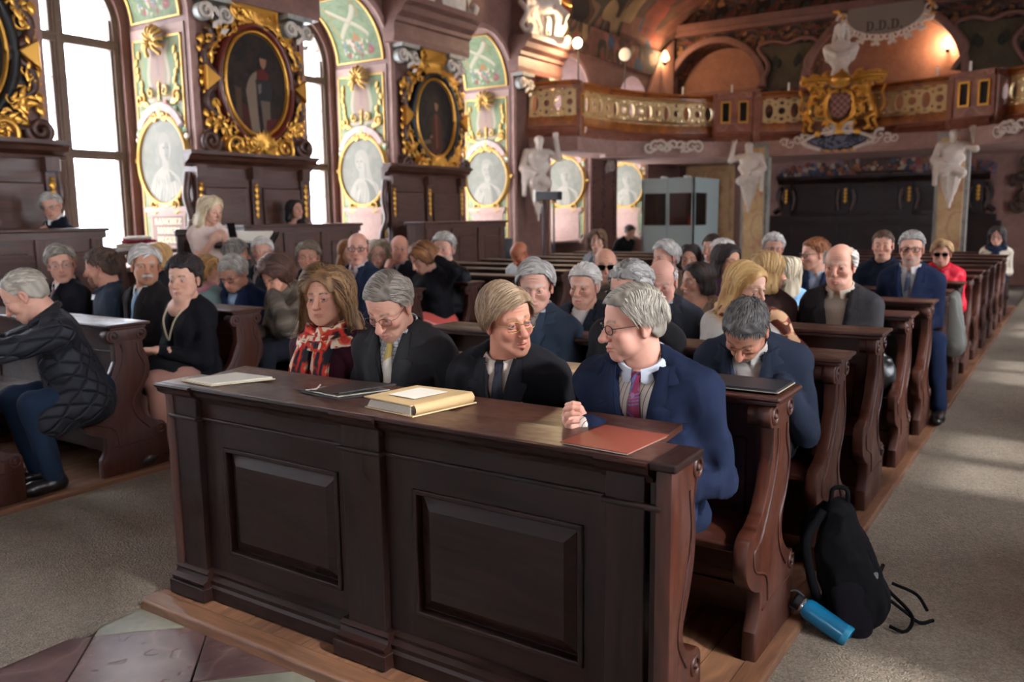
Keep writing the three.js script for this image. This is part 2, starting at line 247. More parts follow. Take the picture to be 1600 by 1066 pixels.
// windows: frame, mullion, transoms, panes, lead bars
function makeWindow(x, z, r, dir, label) {
  const w = structGroup('window', label, [x, 0, z]), a = r - 0.1, y0 = 0.98, ys = SPR - 0.02;
  const ring = (o, i) => { const s = new THREE.Shape(); s.moveTo(-o, y0); s.lineTo(o, y0); s.lineTo(o, ys); s.absarc(0, ys, o, 0, Math.PI, false); s.closePath(); const h = new THREE.Path(); h.moveTo(-i, y0 + (o - i)); h.lineTo(i, y0 + (o - i)); h.lineTo(i, ys); h.absarc(0, ys, i, 0, Math.PI, false); h.closePath(); s.holes.push(h); return s; };
  const fr = new THREE.ExtrudeGeometry(ring(a, a - 0.07), { depth: 0.12, bevelEnabled: false, curveSegments: 16 }); fr.rotateY(-Math.PI / 2).translate(0.06, 0, 0); mesh('window_frame', metreUV(fr, 'y'), M.frame, w);
  mesh('mullion', flat([bx(-0.05, 0.05, y0, ys + a - 0.03, -0.052, 0.052, 'y', 0.008), bx(-0.065, 0.065, y0, ys + a - 0.04, -0.02, 0.02, 'y')]), M.frame, w);
  for (const y of [2.28, 3.57]) mesh('transom', flat([bx(-0.055, 0.055, y - 0.055, y + 0.055, -a + 0.02, a - 0.02, 'z', 0.008), bx(-0.07, 0.07, y + 0.02, y + 0.045, -a + 0.02, a - 0.02, 'z')]), M.frame, w);
  for (const s of [-1, 1]) {
    mesh('sash', flat([bx(-0.03, 0.03, y0 + 0.07, ys + 0.3, s * 0.052, s * 0.085, 'y'), bx(-0.03, 0.03, y0 + 0.07, ys + 0.1, s * (a - 0.1), s * (a - 0.068), 'y')]), M.frame, w);
    for (const [b0, b1] of [[y0 + 0.07, 2.225], [2.335, 3.515]]) { mesh('pane', bx(-0.003, 0.003, b0, b1, s * 0.07, s * (a - 0.075)), M.glass, w); const n = 3; for (let k = 1; k < n; k++) { const y = lerp(b0, b1, k / n); mesh('lead_bar', flat([bx(-0.006, 0.006, y - 0.006, y + 0.006, s * 0.07, s * (a - 0.075)), bx(-0.008, 0.012, y - 0.014, y + 0.014, s * (a * 0.5) - 0.014, s * (a * 0.5) + 0.014)]), M.lead, w); } }
    const q = new THREE.Shape(); q.moveTo(s * 0.05, 3.625); q.lineTo(s * (a - 0.07), 3.625); q.lineTo(s * (a - 0.07), ys); if (s > 0) q.absarc(0, ys, a - 0.07, 0, Math.PI / 2 - 0.08, false); else q.absarc(0, ys, a - 0.07, Math.PI, Math.PI / 2 + 0.08, true); q.closePath();
    const pg = new THREE.ExtrudeGeometry(q, { depth: 0.006, bevelEnabled: false, curveSegments: 10 }); pg.rotateY(-Math.PI / 2).translate(0.003, 0, 0); mesh('pane', metreUV(pg, 'z'), M.glass, w);
    mesh('lead_bar', bx(-0.006, 0.006, 4.0, 4.012, s * 0.05, s * (a - 0.12)), M.lead, w);
  }
  mesh('window_sill', bx(-0.02, dir * 1.0, 0.93, 0.985, -a - 0.05, a + 0.05, 'z', 0.01), M.pale, w);
  return w;
}
NZ.forEach(([z, r], i) => { makeWindow(XW - 0.12, z, r, 1, ['first', 'second', 'third', 'fourth', 'fifth', 'sixth', 'seventh', 'eighth'][i] + ' tall arched window of the portrait wall, counted from the front'); makeWindow(XRW + 0.12, z, r, -1, ['first', 'second', 'third', 'fourth', 'fifth', 'sixth', 'seventh', 'eighth'][i] + ' tall arched window of the wall beside the carpeted aisle, counted from the front'); });
// front wall behind the camera
{ const s = new THREE.Shape(); s.moveTo(-8.8, -0.1); s.lineTo(4.0, -0.1); s.lineTo(4.0, 8); s.lineTo(-8.8, 8); s.closePath(); const r = 0.55;
  for (const x of [XC - 3.1, XC, XC + 3.1]) { const a = r - 0.1, h = new THREE.Path(); h.moveTo(x - a, 0.98); h.lineTo(x + a, 0.98); h.lineTo(x + a, SPR - 0.02); h.absarc(x, SPR - 0.02, a, 0, Math.PI, false); h.closePath(); s.holes.push(h); makeWindow(0, 0, r, 1, (x < XC - 1 ? 'first' : x > XC + 1 ? 'third' : 'second') + ' tall arched window of the front end wall').position.set(x, 0, ZF + 0.12); scene.children[scene.children.length - 1].rotation.y = Math.PI / 2; }
  const g = new THREE.ExtrudeGeometry(s, { depth: 0.3, bevelEnabled: false, curveSegments: 20 }); g.translate(0, 0, ZF); struct('wall_front', metreUV(g), M.rose, 'rose plaster wall with three tall windows at the front end of the hall'); }
// vault
{ const pts = []; for (let i = 0; i <= 28; i++) { const a = Math.PI * i / 28; pts.push([XC - Math.cos(a) * (XR - XL) / 2 * 1.02, 5.2 + Math.sin(a) * 2.3]); }
  const s = new THREE.Shape(); s.moveTo(pts[0][0] - 1.6, pts[0][1]); s.lineTo(pts[0][0] - 1.6, 8); s.lineTo(pts[28][0] + 1.6, 8); s.lineTo(pts[28][0] + 1.6, pts[28][1]); for (let i = 28; i >= 0; i--) s.lineTo(...pts[i]); s.closePath();
  const g = new THREE.ExtrudeGeometry(s, { depth: ZF + 0.3 - ZB + 1.2, bevelEnabled: false }); g.translate(0, 0, ZB - 1.2); const uv = metreUV(g, 'z').attributes.uv; for (let i = 0; i < uv.count; i++) uv.setXY(i, uv.getX(i) * 0.16, uv.getY(i) * 0.16);
  struct('ceiling', g, M.fresco, 'painted barrel vault of the hall'); }
// ---------------------------------------------------------------- carved ornament
function scrollGeo(x, y, z, r, turns, a0, dir, w0, w1) { const pts = []; const n = 22; for (let i = 0; i <= n; i++) { const t = i / n, a = a0 + dir * t * turns * Math.PI * 2, q = r * (1 - 0.86 * t); pts.push(V3(x + Math.cos(a) * q, y + Math.sin(a) * q, z + 0.02 * t)); } return tube(pts, t => lerp(w0, w1, t), 6, n * 1.5 | 0); }
const leafG = (() => { const g = new THREE.SphereGeometry(1, 8, 6), p = g.attributes.position; for (let i = 0; i < p.count; i++) { const x = p.getX(i), t = (x + 1) / 2, s = Math.sin(Math.PI * Math.pow(t, 0.7)) * 0.9 + 0.1; p.setXYZ(i, x, p.getY(i) * s, p.getZ(i) * s * 0.6 + 0.35 * t * t + 0.06 * Math.cos(p.getY(i) * 14)); } g.computeVertexNormals(); return g; })();
function leafGeo(x, y, z, ang, len, w, th = 0.35) { const g = leafG.clone(); g.scale(len / 2, w / 2, w * th); g.translate(len / 2, 0, 0); g.rotateZ(ang); g.translate(x, y, z); return g; }
// carving round an oval: leaves and scrolls, local plane xy, proud to +z
function ovalCarving(seed, rx, ry, n, size, z = 0.05, skip) {
  const R = rng(seed), gs = [];
  for (let i = 0; i < n; i++) {
    const a = i / n * Math.PI * 2 + 0.12 * R(); if (skip && skip(a)) continue; const x = Math.cos(a) * rx, y = Math.sin(a) * ry, out = Math.atan2(Math.sin(a) / ry, Math.cos(a) / rx), s = size * (0.75 + 0.5 * R());
    if (i % 3 === 0) gs.push(scrollGeo(x, y, z, s * 0.55, 1.25, out + 2 + R(), i % 2 ? 1 : -1, s * 0.13, s * 0.07));
    gs.push(leafGeo(x, y, z, out + (R() - 0.5) * 1.6, s * 1.1, s * 0.55)); gs.push(leafGeo(x, y, z + 0.02, out + Math.PI / 2 * (i % 2 ? 1 : -1) + (R() - 0.5) * 0.6, s, s * 0.42));
    if (R() > 0.5) gs.push(new THREE.SphereGeometry(s * 0.16, 7, 5).translate(x + (R() - 0.5) * s * 0.7, y + (R() - 0.5) * s * 0.7, z + 0.05));
  }
  return flat(gs);
}
function ellipseRing(rx, ry, prof, seg = 48) { // prof: list of [offset outwards, z]
  const P = [], I = [], m = prof.length; for (let i = 0; i <= seg; i++) { const a = i / seg * Math.PI * 2; for (const [o, z] of prof) P.push(Math.cos(a) * (rx + o), Math.sin(a) * (ry + o), z); }
  for (let i = 0; i < seg; i++) for (let j = 0; j < m - 1; j++) { const q = i * m + j; I.push(q, q + m, q + m + 1, q, q + m + 1, q + 1); }
  const g = new THREE.BufferGeometry(); g.setAttribute('position', new THREE.Float32BufferAttribute(P, 3)); g.setIndex(I); g.computeVertexNormals(); return g;
}
function ellipsePlate(rx, ry, z, depth) { const s = new THREE.Shape(); s.absellipse(0, 0, rx, ry, 0, Math.PI * 2); const g = new THREE.ExtrudeGeometry(s, { depth, bevelEnabled: false, curveSegments: 40 }); g.translate(0, 0, z); const p = g.attributes.position, uv = new Float32Array(p.count * 2); for (let i = 0; i < p.count; i++) { uv[2 * i] = 0.5 + p.getX(i) / (2 * rx); uv[2 * i + 1] = 0.5 + p.getY(i) / (2 * ry); } g.setAttribute('uv', new THREE.BufferAttribute(uv, 2)); return g; }
const blobs = (c, list) => { for (const [col, pts] of list) { c.fillStyle = col; c.beginPath(); pts.forEach((p, i) => i ? (p.length === 4 ? c.quadraticCurveTo(...p) : c.lineTo(...p)) : c.moveTo(...p)); c.closePath(); c.fill(); } };
// grisaille bust paintings (generic)
function grisaille(kind) {
  return canvasTex(160, 170, (c, w, h) => { w = 320; h = 340; c.scale(0.5, 0.5);
    c.fillStyle = '#b3b6a8'; c.fillRect(0, 0, w, h); const R = rng(kind * 31 + 5);
    for (let i = 0; i < 160; i++) { c.fillStyle = R() > 0.5 ? 'rgba(176,184,172,0.35)' : 'rgba(206,204,190,0.35)'; c.beginPath(); c.ellipse(R() * w, R() * h, 10 + R() * 30, 6 + R() * 18, R() * 3, 0, 7); c.fill(); }
    const hx = [170, 150, 165, 160, 170][kind], lx = [20, -30, -6, 18, 6][kind];
    blobs(c, [['#e2e0d2', [[40, 340], [60, 235, 120, 205], [150, 190], [hx, 200], [215, 205, 262, 240], [290, 340]]], ['#a9aba0', [[hx + 20, 210], [240, 230, 268, 340], [200, 340], [210, 270, hx + 20, 210]]], ['#c9c9bc', [[100, 230], [130, 280, 110, 340], [140, 340], [150, 280, 100, 230]]], ['#efece0', [[70, 320], [120, 240, 150, 262], [110, 300, 120, 340], [70, 340]]]]);
    blobs(c, [['#d9d7ca', [[hx - 22, 150], [hx - 20, 205], [hx + 24, 205], [hx + 22, 150]]]]);
    c.fillStyle = '#dcdacd'; c.beginPath(); c.ellipse(hx + lx * 0.2, 122, 40, 52, lx * 0.006, 0, 7); c.fill();
    c.fillStyle = '#b4b5aa'; c.beginPath(); c.ellipse(hx + 24 - lx * 0.4, 128, 15, 44, 0, 0, 7); c.fill();
    c.fillStyle = '#8e9188'; for (const s of [-1, 1]) { c.beginPath(); c.ellipse(hx + lx * 0.5 + s * 14, 118, 7, 3, 0, 0, 7); c.fill(); } c.fillRect(hx + lx * 0.5 - 10, 148, 20, 3); c.fillStyle = '#c2c2b6'; c.fillRect(hx + lx * 0.5 - 3, 122, 6, 18);
    if (kind === 0) blobs(c, [['#cbc9bb', [[hx - 44, 110], [hx - 40, 60, hx, 56], [hx + 44, 60, hx + 46, 112], [hx + 20, 84, hx - 44, 110]]], ['#efece0', [[150, 270], [230, 250], [285, 290], [200, 320]]], ['#b9bab0', [[200, 320], [285, 290], [285, 300], [205, 332]]]]);
    else if (kind === 1) blobs(c, [['#d6d4c8', [[hx - 46, 130], [hx - 50, 60, hx, 58], [hx + 60, 64, hx + 56, 150], [hx + 80, 220], [hx + 30, 200], [hx + 40, 110, hx - 10, 92]]]]);
    else if (kind === 2) blobs(c, [['#cfcdc0', [[hx - 46, 96], [hx, 66, hx + 46, 96], [hx + 40, 60, hx, 52], [hx - 40, 58, hx - 46, 96]]], ['#e9e6d8', [[hx - 26, 160], [hx, 240, hx + 26, 160], [hx, 186, hx - 26, 160]]]]);
    else blobs(c, [['#c4c4b8', [[hx - 44, 112], [hx - 44, 62, hx, 60], [hx + 44, 62, hx + 46, 130], [hx + 26, 92, hx - 44, 112]]]]);
    c.strokeStyle = '#9fa298'; c.lineWidth = 3; for (let i = 0; i < 9; i++) { c.beginPath(); c.moveTo(70 + i * 24, 340); c.quadraticCurveTo(90 + i * 22 + R() * 20, 290, 110 + i * 16, 225 + R() * 20); c.stroke(); }
  });
}
const flowerTex = canvasTex(512, 512, (c, w, h) => { const R = rng(77); c.fillStyle = '#9fb38f'; c.fillRect(0, 0, w, h); const cols = ['#d98f8f', '#e6d8c8', '#8fa2c4', '#c46a6a', '#e8e2d4', '#d8b06a', '#7f9a72', '#6f8f6a', '#b9c6a8']; for (let i = 0; i < 900; i++) { c.fillStyle = cols[R() * cols.length | 0]; c.beginPath(); c.ellipse(R() * w, R() * h, 5 + R() * 13, 4 + R() * 10, R() * 3, 0, 7); c.fill(); } });
flowerTex.wrapS = flowerTex.wrapT = THREE.RepeatWrapping; M.flowers = std('#ffffff', 0.75, { map: flowerTex });
const ornTex = canvasTex(512, 512, (c, w, h) => { const R = rng(5); c.fillStyle = '#a3b796'; c.fillRect(0, 0, w, h); c.lineWidth = 12; for (let i = 0; i < 46; i++) { c.strokeStyle = ['#e0d6c4', '#d0aa62', '#c7a39a', '#8ea884', '#e6d3a4'][R() * 5 | 0]; c.lineWidth = 5 + R() * 12; const x = R() * w, y = R() * h, r = 14 + R() * 50; c.beginPath(); c.arc(x, y, r, R() * 6, R() * 6 + 3.4); c.stroke(); } });
ornTex.wrapS = ornTex.wrapT = THREE.RepeatWrapping; M.orn = std('#ffffff', 0.7, { map: ornTex });
const soffitTex = canvasTex(512, 512, (c, w, h) => { const R = rng(8); c.fillStyle = '#86a07c'; c.fillRect(0, 0, w, h); for (let i = 0; i < 300; i++) { c.fillStyle = ['rgba(112,138,100,0.5)', 'rgba(150,168,132,0.5)'][R() * 2 | 0]; c.beginPath(); c.ellipse(R() * w, R() * h, 6 + R() * 30, 5 + R() * 20, R() * 3, 0, 7); c.fill(); }
  c.lineCap = 'round'; const arcs = (col, lw, list) => { c.strokeStyle = col; c.lineWidth = lw; for (const q of list) { c.beginPath(); c.moveTo(q[0], q[1]); c.bezierCurveTo(...q.slice(2)); c.stroke(); } };
  arcs('#b39052', 14, [[60, 40, 120, 90, 60, 150, 120, 190], [450, 40, 390, 90, 450, 150, 390, 190], [30, 200, 80, 240, 40, 290, 90, 330]]); arcs('#c9c6b4', 34, [[110, 330, 180, 250, 300, 220, 400, 110], [400, 330, 330, 250, 210, 220, 110, 120]]); arcs('#b2b09e', 12, [[110, 350, 190, 262, 310, 236, 408, 130], [400, 350, 330, 268, 210, 240, 104, 140]]);
  for (let i = 0; i < 60; i++) { c.fillStyle = ['#b87a78', '#c7bfae', '#7d90ae', '#a05a58', '#6f8a62', '#cfc9b8'][R() * 6 | 0]; c.beginPath(); c.ellipse(256 + (R() - 0.5) * 340, 420 + (R() - 0.5) * 110, 10 + R() * 16, 8 + R() * 14, R() * 3, 0, 7); c.fill(); } c.fillStyle = '#b3804c'; c.beginPath(); c.moveTo(256, 300); c.lineTo(310, 370); c.lineTo(205, 370); c.fill(); });
M.soffit = std('#beb6a6', 0.75, { map: soffitTex });
M.cartouche = std('#beb6a6', 0.75, { map: canvasTex(512, 456, (c, w, h) => { c.fillStyle = '#86a07c'; c.fillRect(0, 0, w, h); c.fillStyle = '#ab8f86'; c.beginPath(); c.moveTo(150, 20); c.bezierCurveTo(230, 120, 130, 220, 200, 330); c.quadraticCurveTo(256, 380, 312, 330); c.bezierCurveTo(382, 220, 282, 120, 362, 20); c.fill(); c.lineCap = 'round'; const S = (col, lw, q) => { for (const m of [1, -1]) { c.strokeStyle = col; c.lineWidth = lw; c.beginPath(); const X = x => m > 0 ? x : w - x; c.moveTo(X(q[0]), q[1]); c.bezierCurveTo(X(q[2]), q[3], X(q[4]), q[5], X(q[6]), q[7]); c.stroke(); } }; S('#bfb5a6', 34, [130, 30, 220, 120, 90, 210, 170, 320]); S('#a59c90', 8, [150, 30, 240, 120, 110, 210, 190, 320]); S('#b08c50', 12, [60, 30, 100, 110, 30, 190, 80, 260]); S('#b08c50', 16, [40, 400, 110, 320, 170, 420, 230, 350]); S('#8f7c8e', 6, [205, 60, 250, 120, 300, 150, 240, 240]); S('#b08c50', 9, [230, 260, 250, 300, 200, 330, 250, 360]); S('#bfb5a6', 26, [20, 440, 120, 360, 200, 420, 256, 380]); }) });
M.lilac = std('#ffffff', 0.7, { map: plaster(260, [150, 122, 114], [190, 166, 154]) });

// scallop shell
function shellGeo(r) { const gs = []; for (let i = 0; i < 11; i++) { const a = Math.PI * (0.5 + (i - 5) * 0.155); const pts = [[0, 0, 0.02], [Math.cos(a) * r * 0.5, Math.sin(a) * r * 0.5, 0.10], [Math.cos(a) * r, Math.sin(a) * r * 0.95, 0.045]]; gs.push(tube(pts.map(p => V3(...p)), t => r * (0.04 + 0.10 * t), 7, 9)); } gs.push(new THREE.SphereGeometry(r * 0.2, 10, 8).translate(0, -0.02, 0.05)); for (const s of [-1, 1]) gs.push(scrollGeo(s * r * 0.38, -r * 0.12, 0.04, r * 0.24, 1.3, s > 0 ? 2 : 1, s, r * 0.07, r * 0.04)); return flat(gs); }
// painted niche jamb, facing +z; local origin at the foot of its middle
function jambPanel(z, r, kind, label, words, scale = 1) {
  const t = thing('mural_panel', label, 'mural', [-7.735, 0, z + 0.002], 0, 'painted window jambs with portrait medallions');
  const w = 1.02;
  mesh('border', bx(-w / 2, w / 2, 0.02, 3.74, 0, 0.012), M.pale, t);
  mesh('green_field', bx(-w / 2 + 0.06, w / 2 - 0.06, 1.0, 3.62, 0.012, 0.02), M.green, t);
  mesh('gilt_edge', flat([bx(-w / 2 + 0.05, -w / 2 + 0.07, 0.98, 3.62, 0.012, 0.03, 'y'), bx(w / 2 - 0.07, w / 2 - 0.05, 0.98, 3.62, 0.012, 0.03, 'y'), bx(-w / 2 + 0.05, w / 2 - 0.05, 3.6, 3.62, 0.012, 0.03)]), M.goldPale, t);
  mesh('painted_cartouche', new THREE.PlaneGeometry(0.88, 0.78).translate(0, 3.2, 0.0215), M.cartouche, t);
  const gl = []; const R = rng(kind * 7 + 3); for (const s of [-1, 1]) { for (let i = 0; i < 7; i++) gl.push(leafGeo(s * (0.36 + 0.03 * Math.sin(i)), 3.5 - i * 0.085, 0.03, -Math.PI / 2 + (R() - 0.5), 0.11, 0.07)); gl.push(scrollGeo(s * 0.36, 2.93, 0.03, 0.09, 1.3, 1, s, 0.022, 0.012)); gl.push(scrollGeo(s * 0.13, 3.0, 0.04, 0.06, 1.2, 2, -s, 0.016, 0.01)); gl.push(leafGeo(s * 0.2, 2.86, 0.03, s > 0 ? 0.2 : 2.9, 0.2, 0.08)); }
  for (let i = 0; i < 3; i++) gl.push(leafGeo(0, 3.12 - i * 0.07, 0.03, -Math.PI / 2, 0.09, 0.05)); mesh('gilt_drops', flat(gl), M.goldPale, t);
  mesh('flower_garland', (() => { const s = new THREE.Shape(); s.moveTo(-0.44, 2.36); s.quadraticCurveTo(-0.36, 2.78, 0, 2.86); s.quadraticCurveTo(0.36, 2.78, 0.44, 2.36); s.lineTo(0.4, 2.5); s.quadraticCurveTo(0, 2.76, -0.4, 2.5); s.closePath(); const R2 = rng(kind + 50), gs = []; for (let i = 0; i < 46; i++) { const a = rad(lerp(24, 156, R2())), q = 0.98 + 0.26 * R2(); gs.push(new THREE.SphereGeometry(0.03 + 0.02 * R2(), 7, 5).scale(1, 1, 0.5).translate(Math.cos(a) * 0.46 * q, 2.2 + Math.sin(a) * 0.54 * q, 0.03)); } const g = flat(gs), p = g.attributes.position, uv = g.attributes.uv; for (let i = 0; i < uv.count; i++) uv.setXY(i, Math.floor(i / 100) * 0.173 + p.getX(i) * 0.3, Math.floor(i / 100) * 0.311 + p.getY(i) * 0.3); return g; })(), M.flowers, t);
  mesh('arched_hood', (() => { const s = new THREE.Shape(); s.absarc(0, 2.5, 0.5, rad(28), rad(152), false); s.absarc(0, 2.5, 0.40, rad(152), rad(28), true); s.closePath(); return metreUV(extrude(s, 0.05, 0.01).translate(0, -0.12, 0.012)); })(), M.lilac, t);
  // medallion
  mesh('medallion_painting', ellipsePlate(0.455, 0.5, 0.02, 0.012).translate(0, 2.2, 0), std('#98938a', 0.7, { map: grisaille(kind) }), t);
  mesh('medallion_frame', ellipseRing(0.45, 0.495, [[-0.005, 0.02], [0, 0.055], [0.02, 0.06], [0.03, 0.045], [0.045, 0.062], [0.06, 0.03], [0.062, 0]], 56).translate(0, 2.2, 0), M.goldPale, t);
  const cr = []; cr.push(leafGeo(0, 2.7, 0.04, Math.PI / 2, 0.2, 0.12)); for (const s of [-1, 1]) { cr.push(scrollGeo(s * 0.09, 2.72, 0.04, 0.075, 1.3, 1.5, -s, 0.02, 0.012)); cr.push(scrollGeo(s * 0.2, 1.68, 0.04, 0.09, 1.3, -1.5, s, 0.024, 0.012)); cr.push(leafGeo(s * 0.06, 1.66, 0.04, s > 0 ? -0.3 : Math.PI + 0.3, 0.26, 0.08)); cr.push(leafGeo(s * 0.5, 2.2, 0.03, s > 0 ? 0.4 : 2.7, 0.1, 0.07)); } mesh('medallion_crest', flat(cr), M.goldPale, t);
  // pedestal with lettering
  mesh('pedestal', flat([bx(-0.42, 0.42, 1.6, 1.66, 0.012, 0.06), bx(-0.38, 0.38, 1.55, 1.6, 0.012, 0.045), bx(-0.34, 0.34, 1.0, 1.55, 0.012, 0.03), bx(-0.42, 0.42, 0.9, 1.0, 0.012, 0.05)]), M.pale, t);
  for (const s of [-1, 1]) mesh('side_scroll', flat([scrollGeo(s * 0.4, 1.06, 0.02, 0.09, 1.2, s > 0 ? 3.1 : 0, s, 0.02, 0.012)]), M.lilac, t);
  if (words) { const tx = canvasTex(512, 320, (c, W2, H2) => { c.fillStyle = '#75594c'; c.fillRect(0, 0, W2, H2); c.fillStyle = '#e2cf9a'; c.textAlign = 'center'; c.font = 'bold 88px serif'; words.forEach((s, i) => c.fillText(s, W2 / 2, 92 + i * 98)); }); const pg = new THREE.PlaneGeometry(0.62, 0.36); pg.translate(0, 1.375, 0.0315); mesh('inscription', pg, std('#ffffff', 0.7, { map: tx }), t); }
  const sh = mesh('gilt_shell', shellGeo(0.2).translate(0, 3.56, 0.02), M.goldPale, t);
  return t;
}
jambPanel(-4.37, 0.84, 0, 'pale green mural with seated female bust medallion, lettered pedestal, beside the largest window', ['SANCHEZ', 'MORUM', 'REGULA']);
jambPanel(-7.78, 0.84, 1, 'pale green mural with draped figure medallion between the two oval portraits', null);
jambPanel(-11.03, 0.84, 2, 'pale green mural with bearded man medallion beyond the smaller oval portrait', null);
jambPanel(-13.9, 0.8, 3, 'bright mural with bust medallion below the gallery behind the speaker stand', null);
jambPanel(-16.8, 0.8, 4, 'bright mural with bust medallion partly hidden by the grey booth', null);
// painted soffits of the niche arches
function soffit(z, r, label) {
  const t = structGroup('trim_soffit', label, [XL, SPR, z]);
  const band = (x0, x1, rr, a0, a1) => { const g = new THREE.CylinderGeometry(rr, rr, x1 - x0, 24, 1, true, 0, a1 - a0); g.rotateY(a0); g.rotateZ(Math.PI / 2); g.rotateX(0); g.translate((x0 + x1) / 2, 0, 0); return g; };
  const arc = (x0, x1, r0, r1, a0, a1) => { const s = new THREE.Shape(); s.absarc(0, 0, r1, a0, a1, false); s.absarc(0, 0, r0, a1, a0, true); s.closePath(); const g = new THREE.ExtrudeGeometry(s, { depth: x1 - x0, bevelEnabled: false, curveSegments: 24 }); g.rotateY(-Math.PI / 2); g.translate(x1, 0, 0); const p = g.attributes.position, uv = new Float32Array(p.count * 2); for (let i = 0; i < p.count; i++) { uv[2 * i] = (p.getX(i) + 1.0) / 0.88; uv[2 * i + 1] = clamp((a1 < 2 ? Math.atan2(p.getY(i), p.getZ(i)) - rad(3) : rad(177) - Math.atan2(p.getY(i), p.getZ(i))) / rad(73), 0, 1); } g.setAttribute('uv', new THREE.BufferAttribute(uv, 2)); return g; };
  // far haunch (towards -z) carries the panel seen from the hall, the near haunch its pair
  for (const [a0, a1] of [[rad(104), rad(177)], [rad(3), rad(76)]]) {
    mesh('painted_field', arc(-1.0, -0.12, r - 0.012, r, a0, a1), M.soffit, t);
    mesh('gilt_border', flat([arc(-1.03, -1.0, r - 0.03, r, a0, a1), arc(-0.12, -0.09, r - 0.03, r, a0, a1), arc(-1.03, -0.09, r - 0.03, r, a0 - 0.02, a0), arc(-1.03, -0.09, r - 0.03, r, a1, a1 + 0.02)]), M.goldPale, t);
  }
  return t;
}
soffit(-3.53, 0.84, 'green painted arch underside over the largest window'); soffit(-6.94, 0.84, 'green painted arch underside between the two oval portraits'); soffit(-10.19, 0.84, 'green painted arch underside next to the gallery');
// pale arch edge round each visible niche
NZ.forEach(([z, r], i) => { if (i < 2 || i > 6) return; const s = new THREE.Shape(); s.moveTo(-r - 0.09, 0.02); s.lineTo(-r, 0.02); s.lineTo(-r, SPR); s.absarc(0, SPR, r, Math.PI, 0, true); s.lineTo(r, 0.02); s.lineTo(r + 0.09, 0.02); s.lineTo(r + 0.09, SPR); s.absarc(0, SPR, r + 0.09, 0, Math.PI, false); s.closePath(); const g = new THREE.ExtrudeGeometry(s, { depth: 0.03, bevelEnabled: false, curveSegments: 20 }); g.rotateY(-Math.PI / 2); g.translate(XL + 0.03, 0, z); struct('trim_arch', metreUV(g, 'y'), M.pink, ['', '', 'third', 'fourth', 'fifth', 'sixth', 'seventh'][i] + ' pink arch band of the portrait wall'); });
// entablatures with capitals on the piers
const piers = [[-0.96, -2.69], [-4.37, -6.10], [-7.78, -9.35], [-11.03, -12.3]];
piers.forEach(([za, zb], i) => {
  const zc = (za + zb) / 2, w = za - zb, t = structGroup('trim_entablature', ['moulded entablature over the first dark stall', 'moulded entablature over the large oval portrait', 'moulded entablature over the smaller oval portrait', 'moulded entablature at the gallery end'][i], [XL, 0, zc]);
  const prof = [[0, 4.02], [0.2, 4.02], [0.22, 4.1], [0.22, 4.28], [0.26, 4.3], [0.27, 4.36], [0.36, 4.42], [0.4, 4.5], [0.5, 4.54], [0.5, 4.62], [0, 4.62]];
  const g = mould(prof, -w / 2 - 0.12, w / 2 + 0.12); g.rotateY(Math.PI / 2); mesh('cornice_block', metreUV(g, 'z'), M.rose, t);
  for (const s of [-1, 1]) { const c = []; c.push(bx(0, 0.24, 3.96, 4.02, s * w * 0.36 - 0.2, s * w * 0.36 + 0.2)); for (const q of [-1, 1]) { c.push(new THREE.CylinderGeometry(0.1, 0.1, 0.1, 14).rotateZ(Math.PI / 2).translate(0.14, 3.84, s * w * 0.36 + q * 0.13)); } const cs = flat(c); mesh('capital', cs, M.marbleGrey, t); const lv = []; for (let k = 0; k < 6; k++) { const l = leafGeo(0, 0, 0, 0.5 + k * 0.4, 0.14, 0.07); l.rotateY(Math.PI / 2); l.translate(0.2, 3.62 + k * 0.045, s * w * 0.36 + (k % 2 ? 0.05 : -0.05)); lv.push(l); } for (const q of [-1, 1]) { const sc = scrollGeo(0, 0, 0, 0.1, 1.6, 0, q, 0.022, 0.012); sc.rotateY(Math.PI / 2); sc.translate(0.2, 3.84, s * w * 0.36 + q * 0.13); lv.push(sc); } mesh('capital_leaves', flat(lv), M.stucco, t); }
  // attic relief above
  mesh('attic', bx(0, 0.3, 4.62, 5.3, -w / 2, w / 2, 'z'), M.rose, t);
  mesh('attic_relief', (() => { const gs = []; const R = rng(i + 400); for (const s of [-1, 1]) { gs.push(bx(0.3, 0.33, 4.66, 5.26, s * w * 0.25 - 0.3, s * w * 0.25 + 0.3, 'y', 0.01)); for (let k = 0; k < 16; k++) { const l = leafGeo(0, 0, 0, R() * 6.28, 0.14 + 0.08 * R(), 0.07); l.rotateY(Math.PI / 2); l.translate(0.34, 4.72 + R() * 0.46, s * w * 0.25 + (R() - 0.5) * 0.48); gs.push(l); } } return flat(gs); })(), M.stucco, t);
  for (const s of [-1, 1]) { const v = tube([[0.2, 5.2, s * (w / 2 + 0.02)], [0.34, 5.0, s * (w / 2 + 0.02)], [0.24, 4.8, s * (w / 2 + 0.02)], [0.36, 4.66, s * (w / 2 + 0.02)], [0.44, 4.74, s * (w / 2 + 0.02)], [0.38, 4.78, s * (w / 2 + 0.02)]].map(p => V3(...p)), 0.05, 8, 24); mesh('side_volute', metreUV(v), M.stucco, t); }
});
